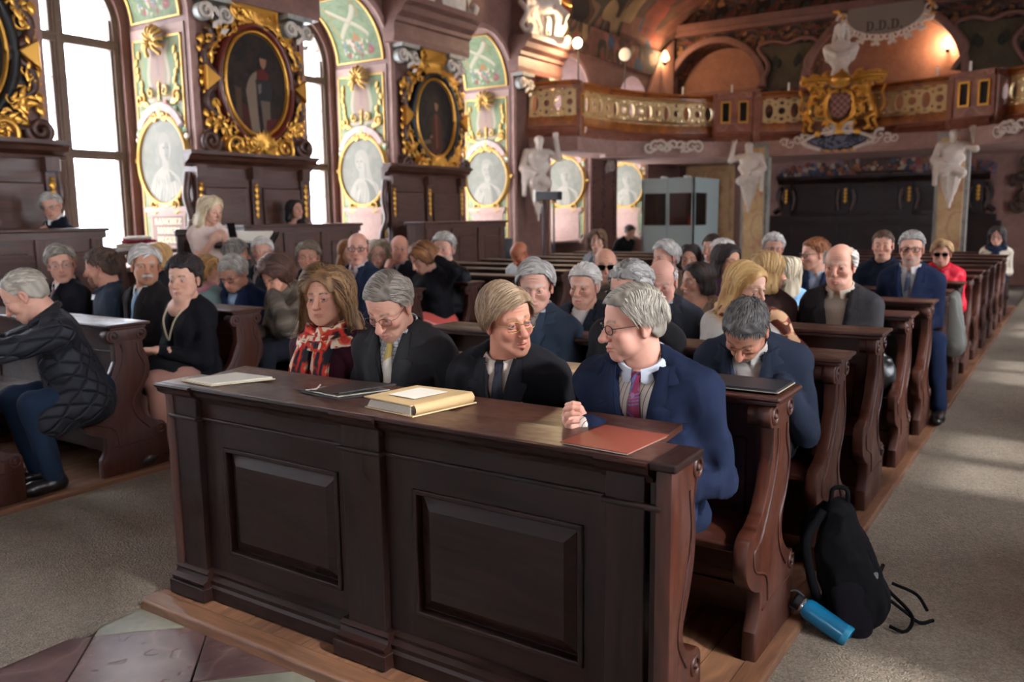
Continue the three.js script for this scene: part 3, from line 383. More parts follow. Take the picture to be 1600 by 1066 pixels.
// oval portraits in carved gilt frames, facing +x
function portrait(z, y, rx, ry, label, kind, sc) {
  const t = thing('framed_portrait', label, 'painting', [XL, 0, z], Math.PI / 2, 'oval portraits on the wall piers');
  const P = canvasTex(100, 130, (c, w, h) => { w = 400; h = 520; c.scale(0.25, 0.25); const gr = [['#3a2c26', '#241b18'], ['#2e2420', '#1c1513']][kind]; c.fillStyle = gr[0]; c.fillRect(0, 0, w, h); const R = rng(kind + 9); for (let i = 0; i < 240; i++) { c.fillStyle = R() > 0.5 ? 'rgba(74,56,46,0.3)' : 'rgba(24,18,16,0.35)'; c.beginPath(); c.ellipse(R() * w, R() * h, 12 + R() * 40, 8 + R() * 26, R() * 3, 0, 7); c.fill(); }
    if (kind === 0) blobs(c, [['#5a2420', [[40, 520], [60, 380], [130, 330, 150, 420], [180, 520]]], ['#a79c90', [[130, 300], [150, 210, 210, 190], [190, 300, 215, 520], [160, 520]]], ['#7a2a22', [[205, 185], [250, 175], [290, 200], [286, 240], [215, 246]]], ['#3b3b40', [[196, 236], [300, 230], [320, 300, 290, 350], [210, 350]]], ['#8f8f92', [[210, 260], [236, 250], [232, 300], [214, 310]]], ['#8a8078', [[225, 340], [290, 340], [280, 430, 300, 520], [240, 520]]], ['#6e221e', [[260, 440], [360, 420], [390, 520], [250, 520]]], ['#c29a80', [[230, 120], [276, 118], [280, 160, 254, 178], [228, 165, 230, 120]]], ['#2a2226', [[214, 118], [230, 86, 262, 84], [300, 92, 296, 124]]], ['#6a5540', [[60, 280], [100, 290], [100, 520], [70, 520]]]]);
    else blobs(c, [['#5b2a20', [[150, 520], [160, 330], [175, 230, 215, 220], [262, 230, 268, 340], [276, 520]]], ['#86503a', [[196, 230], [226, 232], [230, 460], [206, 470]]], ['#b98f76', [[196, 150], [238, 150], [240, 196, 216, 210], [194, 196, 196, 150]]], ['#3b2c24', [[188, 160], [196, 126, 220, 124], [250, 128, 246, 176], [234, 148, 200, 150]]], ['#8a7a66', [[60, 420], [150, 400], [152, 430], [60, 450]]], ['#a07b64', [[140, 380], [170, 372], [172, 392], [142, 398]]]]);
  });
  mesh('canvas', ellipsePlate(rx, ry, 0.06, 0.02).translate(0, y, 0), std('#b8a898', 0.85, { map: P }), t);
  mesh('gilt_rim', ellipseRing(rx, ry, [[-0.01, 0.06], [-0.005, 0.12], [0.02, 0.13], [0.035, 0.1], [0.04, 0.08]]).translate(0, y, 0), M.gold, t);
  mesh('wooden_ring', ellipseRing(rx + 0.04, ry + 0.04, [[0, 0.08], [0.02, 0.13], [0.06, 0.14], [0.10, 0.11], [0.11, 0]]).translate(0, y, 0), kind ? M.black : phys('#5a1e14', 0.3), t);
  const gs = [ovalCarving(kind + 21, rx + 0.21, ry + 0.2, 72, 0.125 * sc, 0.09, a => Math.abs(Math.sin(a)) < 0.2), ovalCarving(kind + 61, rx + 0.28, ry + 0.27, 60, 0.12 * sc, 0.06, a => Math.abs(Math.sin(a)) < 0.3), ovalCarving(kind + 41, rx + 0.13, ry + 0.13, 44, 0.085 * sc, 0.13, a => Math.sin(a) > -0.55 && Math.sin(a) < 0.65)];
  mesh('dark_backing', ellipseRing(rx + 0.1, ry + 0.1, [[0, 0.05], [0.1, 0.06], [0.17, 0.05], [0.18, 0]]).translate(0, y, 0), W.backStall, t);
  const R = rng(kind + 90); for (const s of [-1, 1]) { for (let i = 0; i < 9; i++) gs.push(leafGeo(s * (rx + 0.27 + 0.02 * R()), y - y + 0.5 - i * 0.12, 0.06, -Math.PI / 2 + (R() - 0.5) * 0.6, 0.14, 0.1)); gs.push(scrollGeo(s * (rx * 0.8), -ry - 0.16, 0.12, 0.15 * sc, 1.4, -1.5, s, 0.035, 0.018)); gs.push(scrollGeo(s * rx * 0.25, -ry - 0.12, 0.14, 0.12 * sc, 1.4, -1.5, -s, 0.03, 0.016)); gs.push(scrollGeo(s * rx * 0.45, ry + 0.22, 0.1, 0.16 * sc, 1.3, 1.5, -s, 0.036, 0.018)); }
  for (let i = 0; i < 9; i++) gs.push(leafGeo(0, -ry - 0.16, 0.16, Math.PI / 2 + (i - 4) * 0.3, 0.22 * sc, 0.09)); for (let i = 0; i < 7; i++) gs.push(leafGeo(0, ry + 0.1, 0.12, Math.PI / 2 + (i - 3) * 0.45, 0.3 * sc, 0.11));
  mesh('gilt_carving', flat(gs).translate(0, y, 0), M.gold, t).userData.kind = 'stuff';
  // dark volute brackets at the sides
  for (const s of [-1, 1]) { const v = []; v.push(tube([[s * (rx + 0.02), 0.02, 0.06], [s * (rx + 0.22), 0.12, 0.06], [s * (rx + 0.26), 0.3, 0.06], [s * (rx + 0.14), 0.44, 0.06], [s * (rx + 0.18), 0.56, 0.06]].map(p => V3(...p)), 0.055, 8, 24), tube([[s * (rx + 0.02), -0.04, 0.06], [s * (rx + 0.22), -0.14, 0.06], [s * (rx + 0.25), -0.32, 0.06], [s * (rx + 0.12), -0.42, 0.06]].map(p => V3(...p)), 0.055, 8, 24)); v.push(scrollGeo(s * (rx + 0.26), -ry - 0.12, 0.1, 0.13, 1.7, s > 0 ? 3.1 : 0, s, 0.045, 0.03)); mesh('dark_volute', metreUV(flat(v).translate(0, y, 0)), W.stall, t); mesh('gilt_wedge', (() => { const q = new THREE.Shape(); q.moveTo(s * (rx + 0.1), 0); q.lineTo(s * (rx + 0.3), 0.13); q.lineTo(s * (rx + 0.3), -0.15); q.closePath(); return metreUV(extrude(q, 0.08, 0.01).translate(0, y, 0.08)); })(), M.gold, t); }
  mesh('cartouche', (() => { const g2 = [bx(-0.26 * sc, 0.26 * sc, y + ry + 0.24, y + ry + 0.46, 0.08, 0.16, 'x', 0.02)]; for (const s of [-1, 1]) g2.push(scrollGeo(s * 0.3 * sc, y + ry + 0.36, 0.12, 0.13, 1.3, 1, s, 0.035, 0.02)); for (let i = 0; i < 9; i++) g2.push(leafGeo(0, y + ry + 0.44, 0.12, Math.PI / 2 + (i - 4) * 0.3, 0.2, 0.08)); return flat(g2); })(), M.gold, t);
  return t;
}
portrait(-5.24, 3.13, 0.46, 0.60, 'large oval portrait of a figure in armour and pale cloak, gilt frame', 0, 1.0);
portrait(-8.72, 3.02, 0.46, 0.58, 'smaller oval portrait of a figure in red coat, gilt frame with black ring', 1, 0.95);
portrait(-1.83, 3.1, 0.46, 0.60, 'oval portrait at the picture edge, only its gilt carving showing', 1, 1.0);
// choir stalls on the piers, facing +x: panelled back, cornice, gilt drops
function stall(z, w, label) {
  const t = thing('choir_stall', label, 'stall', [XL, 0.38, z], Math.PI / 2, 'dark panelled stalls on the wall piers');
  mesh('back_board', bx(-w / 2, w / 2, 0, 1.86, 0.02, 0.14), W.stall, t);
  const g = mould([[0, 1.72], [0.02, 1.72], [0.03, 1.76], [0.1, 1.8], [0.12, 1.84], [0.16, 1.86], [0.16, 1.9], [0, 1.9]], -w / 2 - 0.1, w / 2 + 0.1, 0.14); mesh('cornice', g, W.stall, t);
  for (const x of [-w / 2 + 0.07, 0, w / 2 - 0.07]) { mesh('pilaster', flat([bx(x - 0.055, x + 0.055, 0, 1.74, 0.14, 0.19, 'y', 0.006), bx(x - 0.07, x + 0.07, 1.6, 1.74, 0.14, 0.24, 'y')]), W.stall, t); const d = []; for (let i = 0; i < 5; i++) d.push(leafGeo(x, 1.52 - i * 0.075, 0.2, -Math.PI / 2, 0.1, 0.075 - i * 0.006)); d.push(new THREE.SphereGeometry(0.025, 8, 6).translate(x, 1.53, 0.2)); mesh('gilt_drop', flat(d), M.gold, t); }
  for (const s of [-1, 1]) { const x = s * w / 4; const sh = new THREE.Shape(); const a = w / 4 - 0.13; sh.moveTo(x - a, 0.95); sh.quadraticCurveTo(x - a * 0.5, 1.0, x, 0.94); sh.quadraticCurveTo(x + a * 0.5, 1.0, x + a, 0.95); sh.lineTo(x + a, 1.5); sh.lineTo(x - a, 1.5); sh.closePath(); mesh('raised_panel', metreUV(extrude(sh, 0.045, 0.015).translate(0, 0, 0.135)), W.stall, t); mesh('seat_panel', bx(x - a, x + a, 0.12, 0.78, 0.14, 0.17, 'x', 0.01), W.stall, t);
    const sc = flat([tube([[s * (w / 2 + 0.02), 1.66, 0.1], [s * (w / 2 + 0.06), 1.4, 0.1], [s * (w / 2 + 0.01), 1.1, 0.1], [s * (w / 2 + 0.12), 0.86, 0.1], [s * (w / 2 + 0.1), 0.72, 0.1], [s * (w / 2 + 0.03), 0.74, 0.1]].map(p => V3(...p)), 0.045, 8, 28)]); mesh('side_scroll', metreUV(sc), W.stall, t); mesh('gilt_leaf', flat([leafGeo(s * (w / 2 + 0.07), 0.95, 0.14, -Math.PI / 2, 0.16, 0.07)]), M.gold, t); }
  mesh('bench_seat', bx(-w / 2, w / 2, 0.4, 0.45, 0.14, 0.56, 'x', 0.01), W.stall, t);
  return t;
}
stall(-1.83, 1.62, 'dark panelled stall behind the person resting a cheek on one hand'); stall(-5.06, 1.72, 'dark panelled stall below the large oval portrait'); stall(-8.40, 1.78, 'dark panelled stall below the smaller oval portrait');
function stallDesk(x, z0, z1, y0, label) {
  const w = z0 - z1, t = thing('stall_desk', label, 'desk', [x, y0, (z0 + z1) / 2], Math.PI / 2, 'panelled desks before the wall stalls'); const H = 1.44 - y0;
  mesh('front_board', bx(-w / 2, w / 2, 0, H - 0.1, -0.03, 0.02), W.stall, t);
  mesh('desk_top', flat([bx(-w / 2 - 0.06, w / 2 + 0.06, H - 0.035, H, -0.3, 0.07, 'x', 0.01), bx(-w / 2 - 0.035, w / 2 + 0.035, H - 0.1, H - 0.035, -0.05, 0.045, 'x')]), W.stall, t);
  for (const a of [-w / 2 + 0.06, -w / 6, w / 6, w / 2 - 0.06]) mesh('pilaster', bx(a - 0.06, a + 0.06, 0, H - 0.1, 0.02, 0.045, 'y', 0.005), W.stall, t);
  for (const k of [-1, 0, 1]) mesh('raised_panel', bx(k * w / 3 - w / 6 + 0.12, k * w / 3 + w / 6 - 0.12, 0.14, H - 0.22, 0.015, 0.035, 'x', 0.008), W.stall, t);
  for (const s of [-1, 1]) mesh('end_board', bx(s * (w / 2 - 0.02), s * (w / 2 + 0.015), 0, H - 0.035, -0.28, 0.02, 'y'), W.stall, t);
  return t;
}
stallDesk(-6.3, -0.9, -2.62, 0.38, 'dark panelled desk before the person resting a cheek on one hand'); stallDesk(-6.3, -4.3, -6.06, 0.38, 'dark panelled desk below the large portrait, before the seated person'); stallDesk(-6.0, -7.05, -8.95, 0.2, 'dark panelled desk beside the podium steps');
// ---------------------------------------------------------------- gallery at the back of the hall
const GY = 3.9;
const mirX = p => [2 * XC - p[0], p[1]];
// plan of the parapet, (x, z), from the left wall to the right wall
const planA = [[-7.15, -11.52], [-6.26, -11.78]], planB = [[-6.36, -12.1], [-6.28, -12.9], [-6.02, -13.9], [-5.6, -14.75], [-5.02, -15.35]], planP = [[-4.86, -15.05], [-4.22, -15.28]], planC = [[-4.1, -15.5], [-3.3, -15.68], [-2.4, -15.78], [-1.5, -15.68], [-0.7, -15.5]];
const planP2 = planP.map(mirX).reverse(), planB2 = planB.map(mirX).reverse(), planA2 = planA.map(mirX).reverse();
const planAll = [...planA, ...planB, ...planP, ...planC, ...planP2, ...planB2, ...planA2];
class Plan { constructor(p, smooth) { this.c = smooth ? new THREE.CatmullRomCurve3(p.map(q => V3(q[0], 0, q[1])), false, 'centripetal') : null; this.p = p.map(q => V3(q[0], 0, q[1])); this.L = this.c ? this.c.getLength() : this.p.slice(1).reduce((s, q, i) => s + q.distanceTo(this.p[i]), 0); }
  at(u) { u = clamp(u, 0, this.L); let P, T; if (this.c) { P = this.c.getPointAt(u / this.L); T = this.c.getTangentAt(u / this.L); } else { let i = 1, a = u; while (i < this.p.length - 1 && a > this.p[i].distanceTo(this.p[i - 1])) { a -= this.p[i].distanceTo(this.p[i - 1]); i++; } T = this.p[i].clone().sub(this.p[i - 1]).normalize(); P = this.p[i - 1].clone().addScaledVector(T, a); } return { P, N: V3(-T.z, 0, T.x) }; } }   // N towards the hall
function bend(g, plan, flipN = 1) { const p = g.attributes.position; for (let i = 0; i < p.count; i++) { const { P, N } = plan.at(p.getX(i)); const o = p.getZ(i) * flipN; p.setXYZ(i, P.x + N.x * o, p.getY(i), P.z + N.z * o); } g.computeVertexNormals(); return g; }
function sweep(plan, prof, seg) { const P = [], UV = [], I = [], m = prof.length, n = seg; for (let i = 0; i <= n; i++) { const u = plan.L * i / n, { P: q, N } = plan.at(u); prof.forEach(([o, y], j) => { P.push(q.x + N.x * o, y, q.z + N.z * o); UV.push(u, y + o); }); } for (let i = 0; i < n; i++) for (let j = 0; j < m - 1; j++) { const a = i * m + j; I.push(a, a + 1, a + m + 1, a, a + m + 1, a + m); } let g = new THREE.BufferGeometry(); g.setAttribute('position', new THREE.Float32BufferAttribute(P, 3)); g.setAttribute('uv', new THREE.Float32BufferAttribute(UV, 2)); g.setIndex(I); g = g.toNonIndexed(); g = toCreasedNormals(g, 0.5); return g; }
const plans = { A: new Plan(planA), B: new Plan(planB, true), P: new Plan(planP), C: new Plan(planC, true), P2: new Plan(planP2), B2: new Plan(planB2, true), A2: new Plan(planA2) };
const gal = thing('gallery_balcony', 'curved marble gallery with gilt lattice balustrade across the back of the hall', 'balcony');
const railProf = [[-0.16, GY - 0.1], [-0.16, GY], [0.10, GY], [0.11, GY - 0.04], [0.06, GY - 0.07], [0.05, GY - 0.13]], footProf = [[0.05, GY - 0.62], [0.06, GY - 0.66], [0.055, GY - 0.78], [0.12, GY - 0.8], [0.14, GY - 0.84], [0.1, GY - 0.9], [0.02, GY - 0.97], [-0.3, GY - 0.97]];
const backProf = [[-0.14, GY - 0.13], [-0.14, GY - 0.8]];
const latM = new THREE.MeshStandardMaterial({ color: '#c9ab78', roughness: 0.42, metalness: 0.35 });
M.goldDark = new THREE.MeshStandardMaterial({ color: '#c48a34', roughness: 0.3, metalness: 0.85 });
for (const k of ['A', 'B', 'C', 'B2', 'A2']) {
  const pl_ = plans[k], seg = Math.max(2, Math.ceil(pl_.L / 0.18)); mesh('hand_rail', sweep(pl_, railProf, seg), M.marbleAmber, gal); mesh('marble_base', sweep(pl_, footProf.slice(0, 3), seg), M.marbleAmber, gal); mesh('pink_cornice', sweep(pl_, footProf.slice(2), seg), M.marbleRose, gal);
  // lattice of linked ovals and rings
  const n = Math.max(3, Math.round(pl_.L / 0.25) | 0), q = (pl_.L - 0.06) / n, y0 = GY - 0.62, y1 = GY - 0.13, yc = (y0 + y1) / 2;
  const sh = new THREE.Shape(); sh.moveTo(0.03, y0 + 0.02); for (let i = 0; i < n; i++) { const x = 0.03 + q * i; sh.lineTo(x + q * 0.2, y0 + 0.02); sh.absarc(x + q / 2, y0 + 0.03, q * 0.3, Math.PI, 0, false); } sh.lineTo(pl_.L - 0.03, y0 + 0.02); sh.lineTo(pl_.L - 0.03, y1 - 0.02); for (let i = n - 1; i >= 0; i--) { const x = 0.03 + q * i; sh.absarc(x + q / 2, y1 - 0.03, q * 0.3, 0, Math.PI, false); } sh.lineTo(0.03, y1 - 0.02); sh.closePath();
  for (let i = 0; i < n; i++) { const x = 0.03 + q * (i + 0.5); const h = new THREE.Path(); if (i % 2 === 0) h.absellipse(x, yc, q * 0.34, 0.15, 0, Math.PI * 2); else h.absellipse(x, yc, q * 0.31, q * 0.31, 0, Math.PI * 2); sh.holes.push(h); for (const s of [-1, 1]) { const t = new THREE.Path(); t.absellipse(0.03 + q * i + 0.5 * q, yc + s * (i % 2 ? 0.155 : 0.19), q * 0.2, i % 2 ? 0.04 : 0.018, 0, Math.PI * 2); sh.holes.push(t); if (i) { const t2 = new THREE.Path(); t2.absellipse(0.03 + q * i, yc + s * 0.128, q * 0.1, 0.026, 0, Math.PI * 2); sh.holes.push(t2); } } }
  const lg = new THREE.ExtrudeGeometry(sh, { depth: 0.05, bevelEnabled: true, bevelSize: 0.006, bevelThickness: 0.008, bevelSegments: 1, curveSegments: 7 }); lg.translate(0, 0, -0.02); mesh('balustrade_lattice', bend(lg, pl_), latM, gal);
  const ros = []; for (let i = 0; i <= n; i++) for (const s of [-1, 1]) ros.push(new THREE.SphereGeometry(0.022, 7, 5).translate(clamp(0.03 + q * i, 0.04, pl_.L - 0.04), yc + s * 0.2, 0.035)); mesh('gilt_rosettes', bend(flat(ros), pl_), M.gold, gal).userData.kind = 'stuff';
}
function pedestal(pl_, doors) {
  const L = pl_.L; mesh('pedestal_block', bend(flat([bx(0, L, GY - 0.8, GY - 0.05, -0.3, 0.03), bx(-0.0, L, GY - 0.1, GY, -0.3, 0.08), bx(0, L, GY - 0.82, GY - 0.76, -0.3, 0.06)]), pl_), M.marbleRose, gal); mesh('pink_cornice', sweep(pl_, footProf.slice(2).map(p => [p[0] + 0.04, p[1]]), 2), M.marbleRose, gal);
  for (let i = 0; i < doors; i++) { const x = L * (i + 0.5) / doors, w = 0.2; mesh('gilt_panel_frame', bend(flat([bx(x - w / 2, x + w / 2, GY - 0.2, GY - 0.165, 0.03, 0.06), bx(x - w / 2, x + w / 2, GY - 0.6, GY - 0.565, 0.03, 0.06), bx(x - w / 2, x - w / 2 + 0.035, GY - 0.6, GY - 0.165, 0.03, 0.06), bx(x + w / 2 - 0.035, x + w / 2, GY - 0.6, GY - 0.165, 0.03, 0.06)]), pl_), M.gold, gal); mesh('black_panel', bend(bx(x - w / 2 + 0.03, x + w / 2 - 0.03, GY - 0.57, GY - 0.2, 0.03, 0.036), pl_), phys('#0b0c10', 0.15), gal); }
}
pedestal(plans.P, 2); pedestal(plans.P2, 2);
for (const [a, b, d] of [[planA[1], planB[0], 1], [planB[4], planP[0], 0], [planP[1], planC[0], 0], [planC[4], planP2[0], 0], [planP2[1], planB2[0], 0], [planB2[4], planA2[0], 1]]) { const s = new Plan([a, b]); mesh('corner_post', bend(flat([bx(0, s.L, GY - 0.97, GY, -0.25, 0.05)]), s), M.marbleRose, gal); if (d) { mesh('gilt_panel_frame', bend(bx(s.L * 0.2, s.L * 0.8, GY - 0.6, GY - 0.2, 0.05, 0.07), s), M.gold, gal); mesh('black_panel', bend(bx(s.L * 0.35, s.L * 0.65, GY - 0.56, GY - 0.24, 0.07, 0.076), s), phys('#0b0c10', 0.15), gal); } }
// gallery floor slab and beam
{ const s = new THREE.Shape(); const pts = []; for (const k of ['A', 'B', 'P', 'C', 'P2', 'B2', 'A2']) { const q = plans[k]; for (let i = 0; i <= 10; i++) { const { P } = q.at(q.L * i / 10); pts.push([P.x, P.z]); } } s.moveTo(XL - 0.05, ZB); pts.forEach(p => s.lineTo(p[0], p[1])); s.lineTo(XR + 0.05, ZB); s.closePath(); const g = new THREE.ExtrudeGeometry(s, { depth: 0.28, bevelEnabled: false }); g.rotateX(Math.PI / 2); g.translate(0, GY - 0.95, 0); mesh('gallery_slab', metreUV(g), M.pink, gal);
  const b = []; for (const [p, q] of [[[-6.5, -13.2], [-4.2, -15.6]], [[-4.3, -15.45], [-0.5, -15.45]], [[-0.6, -15.6], [1.7, -13.2]]]) { const dx = q[0] - p[0], dz = q[1] - p[1], L = Math.hypot(dx, dz), g2 = flat([box(L, 0.30, 0.34), box(L, 0.035, 0.38, 0, -0.14, 0)]); g2.rotateY(-Math.atan2(dz, dx)); g2.translate((p[0] + q[0]) / 2, GY - 1.12, (p[1] + q[1]) / 2); b.push(g2); } mesh('under_beam', flat(b), M.pink, gal);
  const R = rng(66), o = []; for (const [x, z, y] of [[-5.35, -14.2, 2.84], [0.55, -14.2, 2.84]]) for (let i = 0; i < 9; i++) { const l = scrollGeo(0, 0, 0, 0.12, 1.2, i, i % 2 ? 1 : -1, 0.03, 0.015); l.rotateY(x < -2 ? 0.8 : -0.8); l.translate(x + (i - 4) * 0.09, y - 0.05 * Math.abs(i - 4) * 0.2, z - (x < -2 ? 1 : -1) * (i - 4) * 0.09 + 0.2); o.push(l); } mesh('stucco_ornament', flat(o), M.stucco, gal); }
// stone figures carrying the gallery
function atlasGeo(seed, lift, top) { // origin under the soffit, facing +z, about 1.5 m tall downwards
  const F = new Field(), s = lift;
  F.cone([0, -0.46, 0.03], [0, -0.2, 0.05], 0.125, 0.155, 0, 'u', 1.2, 0.85); F.cone([-0.16, -0.13, 0.03], [0.16, -0.13, 0.03], 0.078, 0.078, 0.06); for (const d of [-1, 1]) F.ell([d * 0.075, -0.2, 0.14], [0.085, 0.06, 0.05], 0.04);
  F.cone([0, -0.1, 0.05], [0.01, 0.0, 0.1], 0.06, 0.055, 0.03); F.ell([0.015 * s, 0.05, 0.13], [0.07, 0.09, 0.085], 0.02); F.ell([0.015 * s, 0.085, 0.1], [0.085, 0.075, 0.085], 0.02); F.ell([0.015 * s, 0.035, 0.215], [0.014, 0.025, 0.018], 0.012); F.ell([0.015 * s, -0.035, 0.17], [0.045, 0.05, 0.04], 0.03);
  F.chain([[s * 0.19, -0.11, 0.03], [s * 0.36, -0.2, 0.12], [s * 0.31, 0.06, 0.14]], [0.066, 0.052, 0.04], 0.025); F.cone([s * 0.31, 0.06, 0.14], [s * 0.29, 0.14, 0.15], 0.042, 0.032, 0.02); for (let i = 0; i < 4; i++) F.cone([s * (0.26 + i * 0.022), 0.12, 0.16], [s * (0.245 + i * 0.03), 0.2, 0.165], 0.014, 0.011, 0.008);
  F.chain([[-s * 0.19, -0.11, 0.03], [-s * 0.29, -0.36, 0.08], [-s * 0.06, -0.44, 0.2]], [0.066, 0.054, 0.04], 0.025); F.ell([-s * 0.03, -0.44, 0.2], [0.05, 0.035, 0.03], 0.02);
  F.cone([-s * 0.19, -0.42, 0.08], [s * 0.17, -0.6, 0.1], 0.1, 0.085, 0.04); F.cone([s * 0.15, -0.34, 0.06], [-s * 0.1, -0.58, 0.12], 0.07, 0.07, 0.03); for (let i = 0; i < 5; i++) F.cone([(i - 2) * 0.075, -0.55, 0.08 + 0.02 * (i % 2)], [(i - 2) * 0.035, -0.95 - 0.12 * (2 - Math.abs(i - 2)), 0.06], 0.055, 0.026, 0.02); F.cone([-s * 0.24, -0.36, 0.1], [-s * 0.25, -0.78, 0.1], 0.055, 0.04, 0.03);
  F.put((x, y, z) => 0.005 * noise3(x * 24, y * 14, z * 24), [-1, -2, -1], [1, 1, 1], 0, 'd');
  return metreUV(F.mesh(0.014)); }
const st1 = tag(mesh('atlas_statue', atlasGeo(1, 1), M.stucco), 'pale stone figure with raised arm on the left gallery pier', 'statue', 'stone figures under the gallery'); st1.position.set(-6.9, 2.76, -11.42); st1.rotation.y = 0.75; st1.scale.set(1.05, 1.12, 1.05);
const st2 = tag(mesh('atlas_statue', atlasGeo(2, -1), M.stucco), 'stone figure raising an arm on the pillar beside the grey booth', 'statue', 'stone figures under the gallery'); st2.position.set(-4.17, 2.74, -15.06); st2.rotation.y = 0.3;
const st3 = tag(mesh('atlas_statue', atlasGeo(3, 1), M.stucco), 'stone figure with draped cloth raising an arm before the black back stall', 'statue', 'stone figures under the gallery'); st3.position.set(-0.55, 2.76, -15.06); st3.rotation.y = 0.15;
function column(x, z, label) { const t = thing('gallery_pillar', label, 'pillar', [x, 0, z], 0, 'marble pillars under the gallery'); mesh('grey_shaft', bx(-0.27, 0.27, 0, 2.9, -0.2, 0.0, 'y'), M.marbleGrey, t); mesh('yellow_panel', bx(-0.2, 0.2, 0.15, 2.8, 0.0, 0.05, 'y', 0.006), M.marbleYellow, t); mesh('plinth', bx(-0.3, 0.3, 0, 0.18, -0.22, 0.08), M.marbleGrey, t); return t; }
column(-4.12, -15.25, 'yellow marble pillar with grey edges beside the grey booth'); column(-0.55, -15.25, 'yellow marble pillar with grey edges before the black back stall');
{ const t = thing('pier_painting', 'dark painted flower garlands on the rose pier below the gallery', 'mural', [XL, 0, -14.55], Math.PI / 2); const R = rng(12); for (const x of [-0.5, -0.02, 0.48]) { const gs = []; for (let i = 0; i < (x ? 34 : 22); i++) gs.push(leafGeo(x + (R() - 0.5) * 0.09, 2.55 - i * 0.045, 0.012, R() * 6.28, 0.09, 0.05, 0.12)); mesh('painted_garland', flat(gs), std(x ? '#4a434c' : '#5c3a34', 0.8), t).userData.kind = 'stuff'; } const l2 = []; for (let i = 0; i < 5; i++) l2.push(scrollGeo(0.2 + (i % 2 - 0.5) * 0.16, 2.78 - i * 0.07, 0.06, 0.13, 1.3, i, i % 2 ? 1 : -1, 0.035, 0.02)); mesh('stucco_capital', flat(l2), M.stucco, t); }
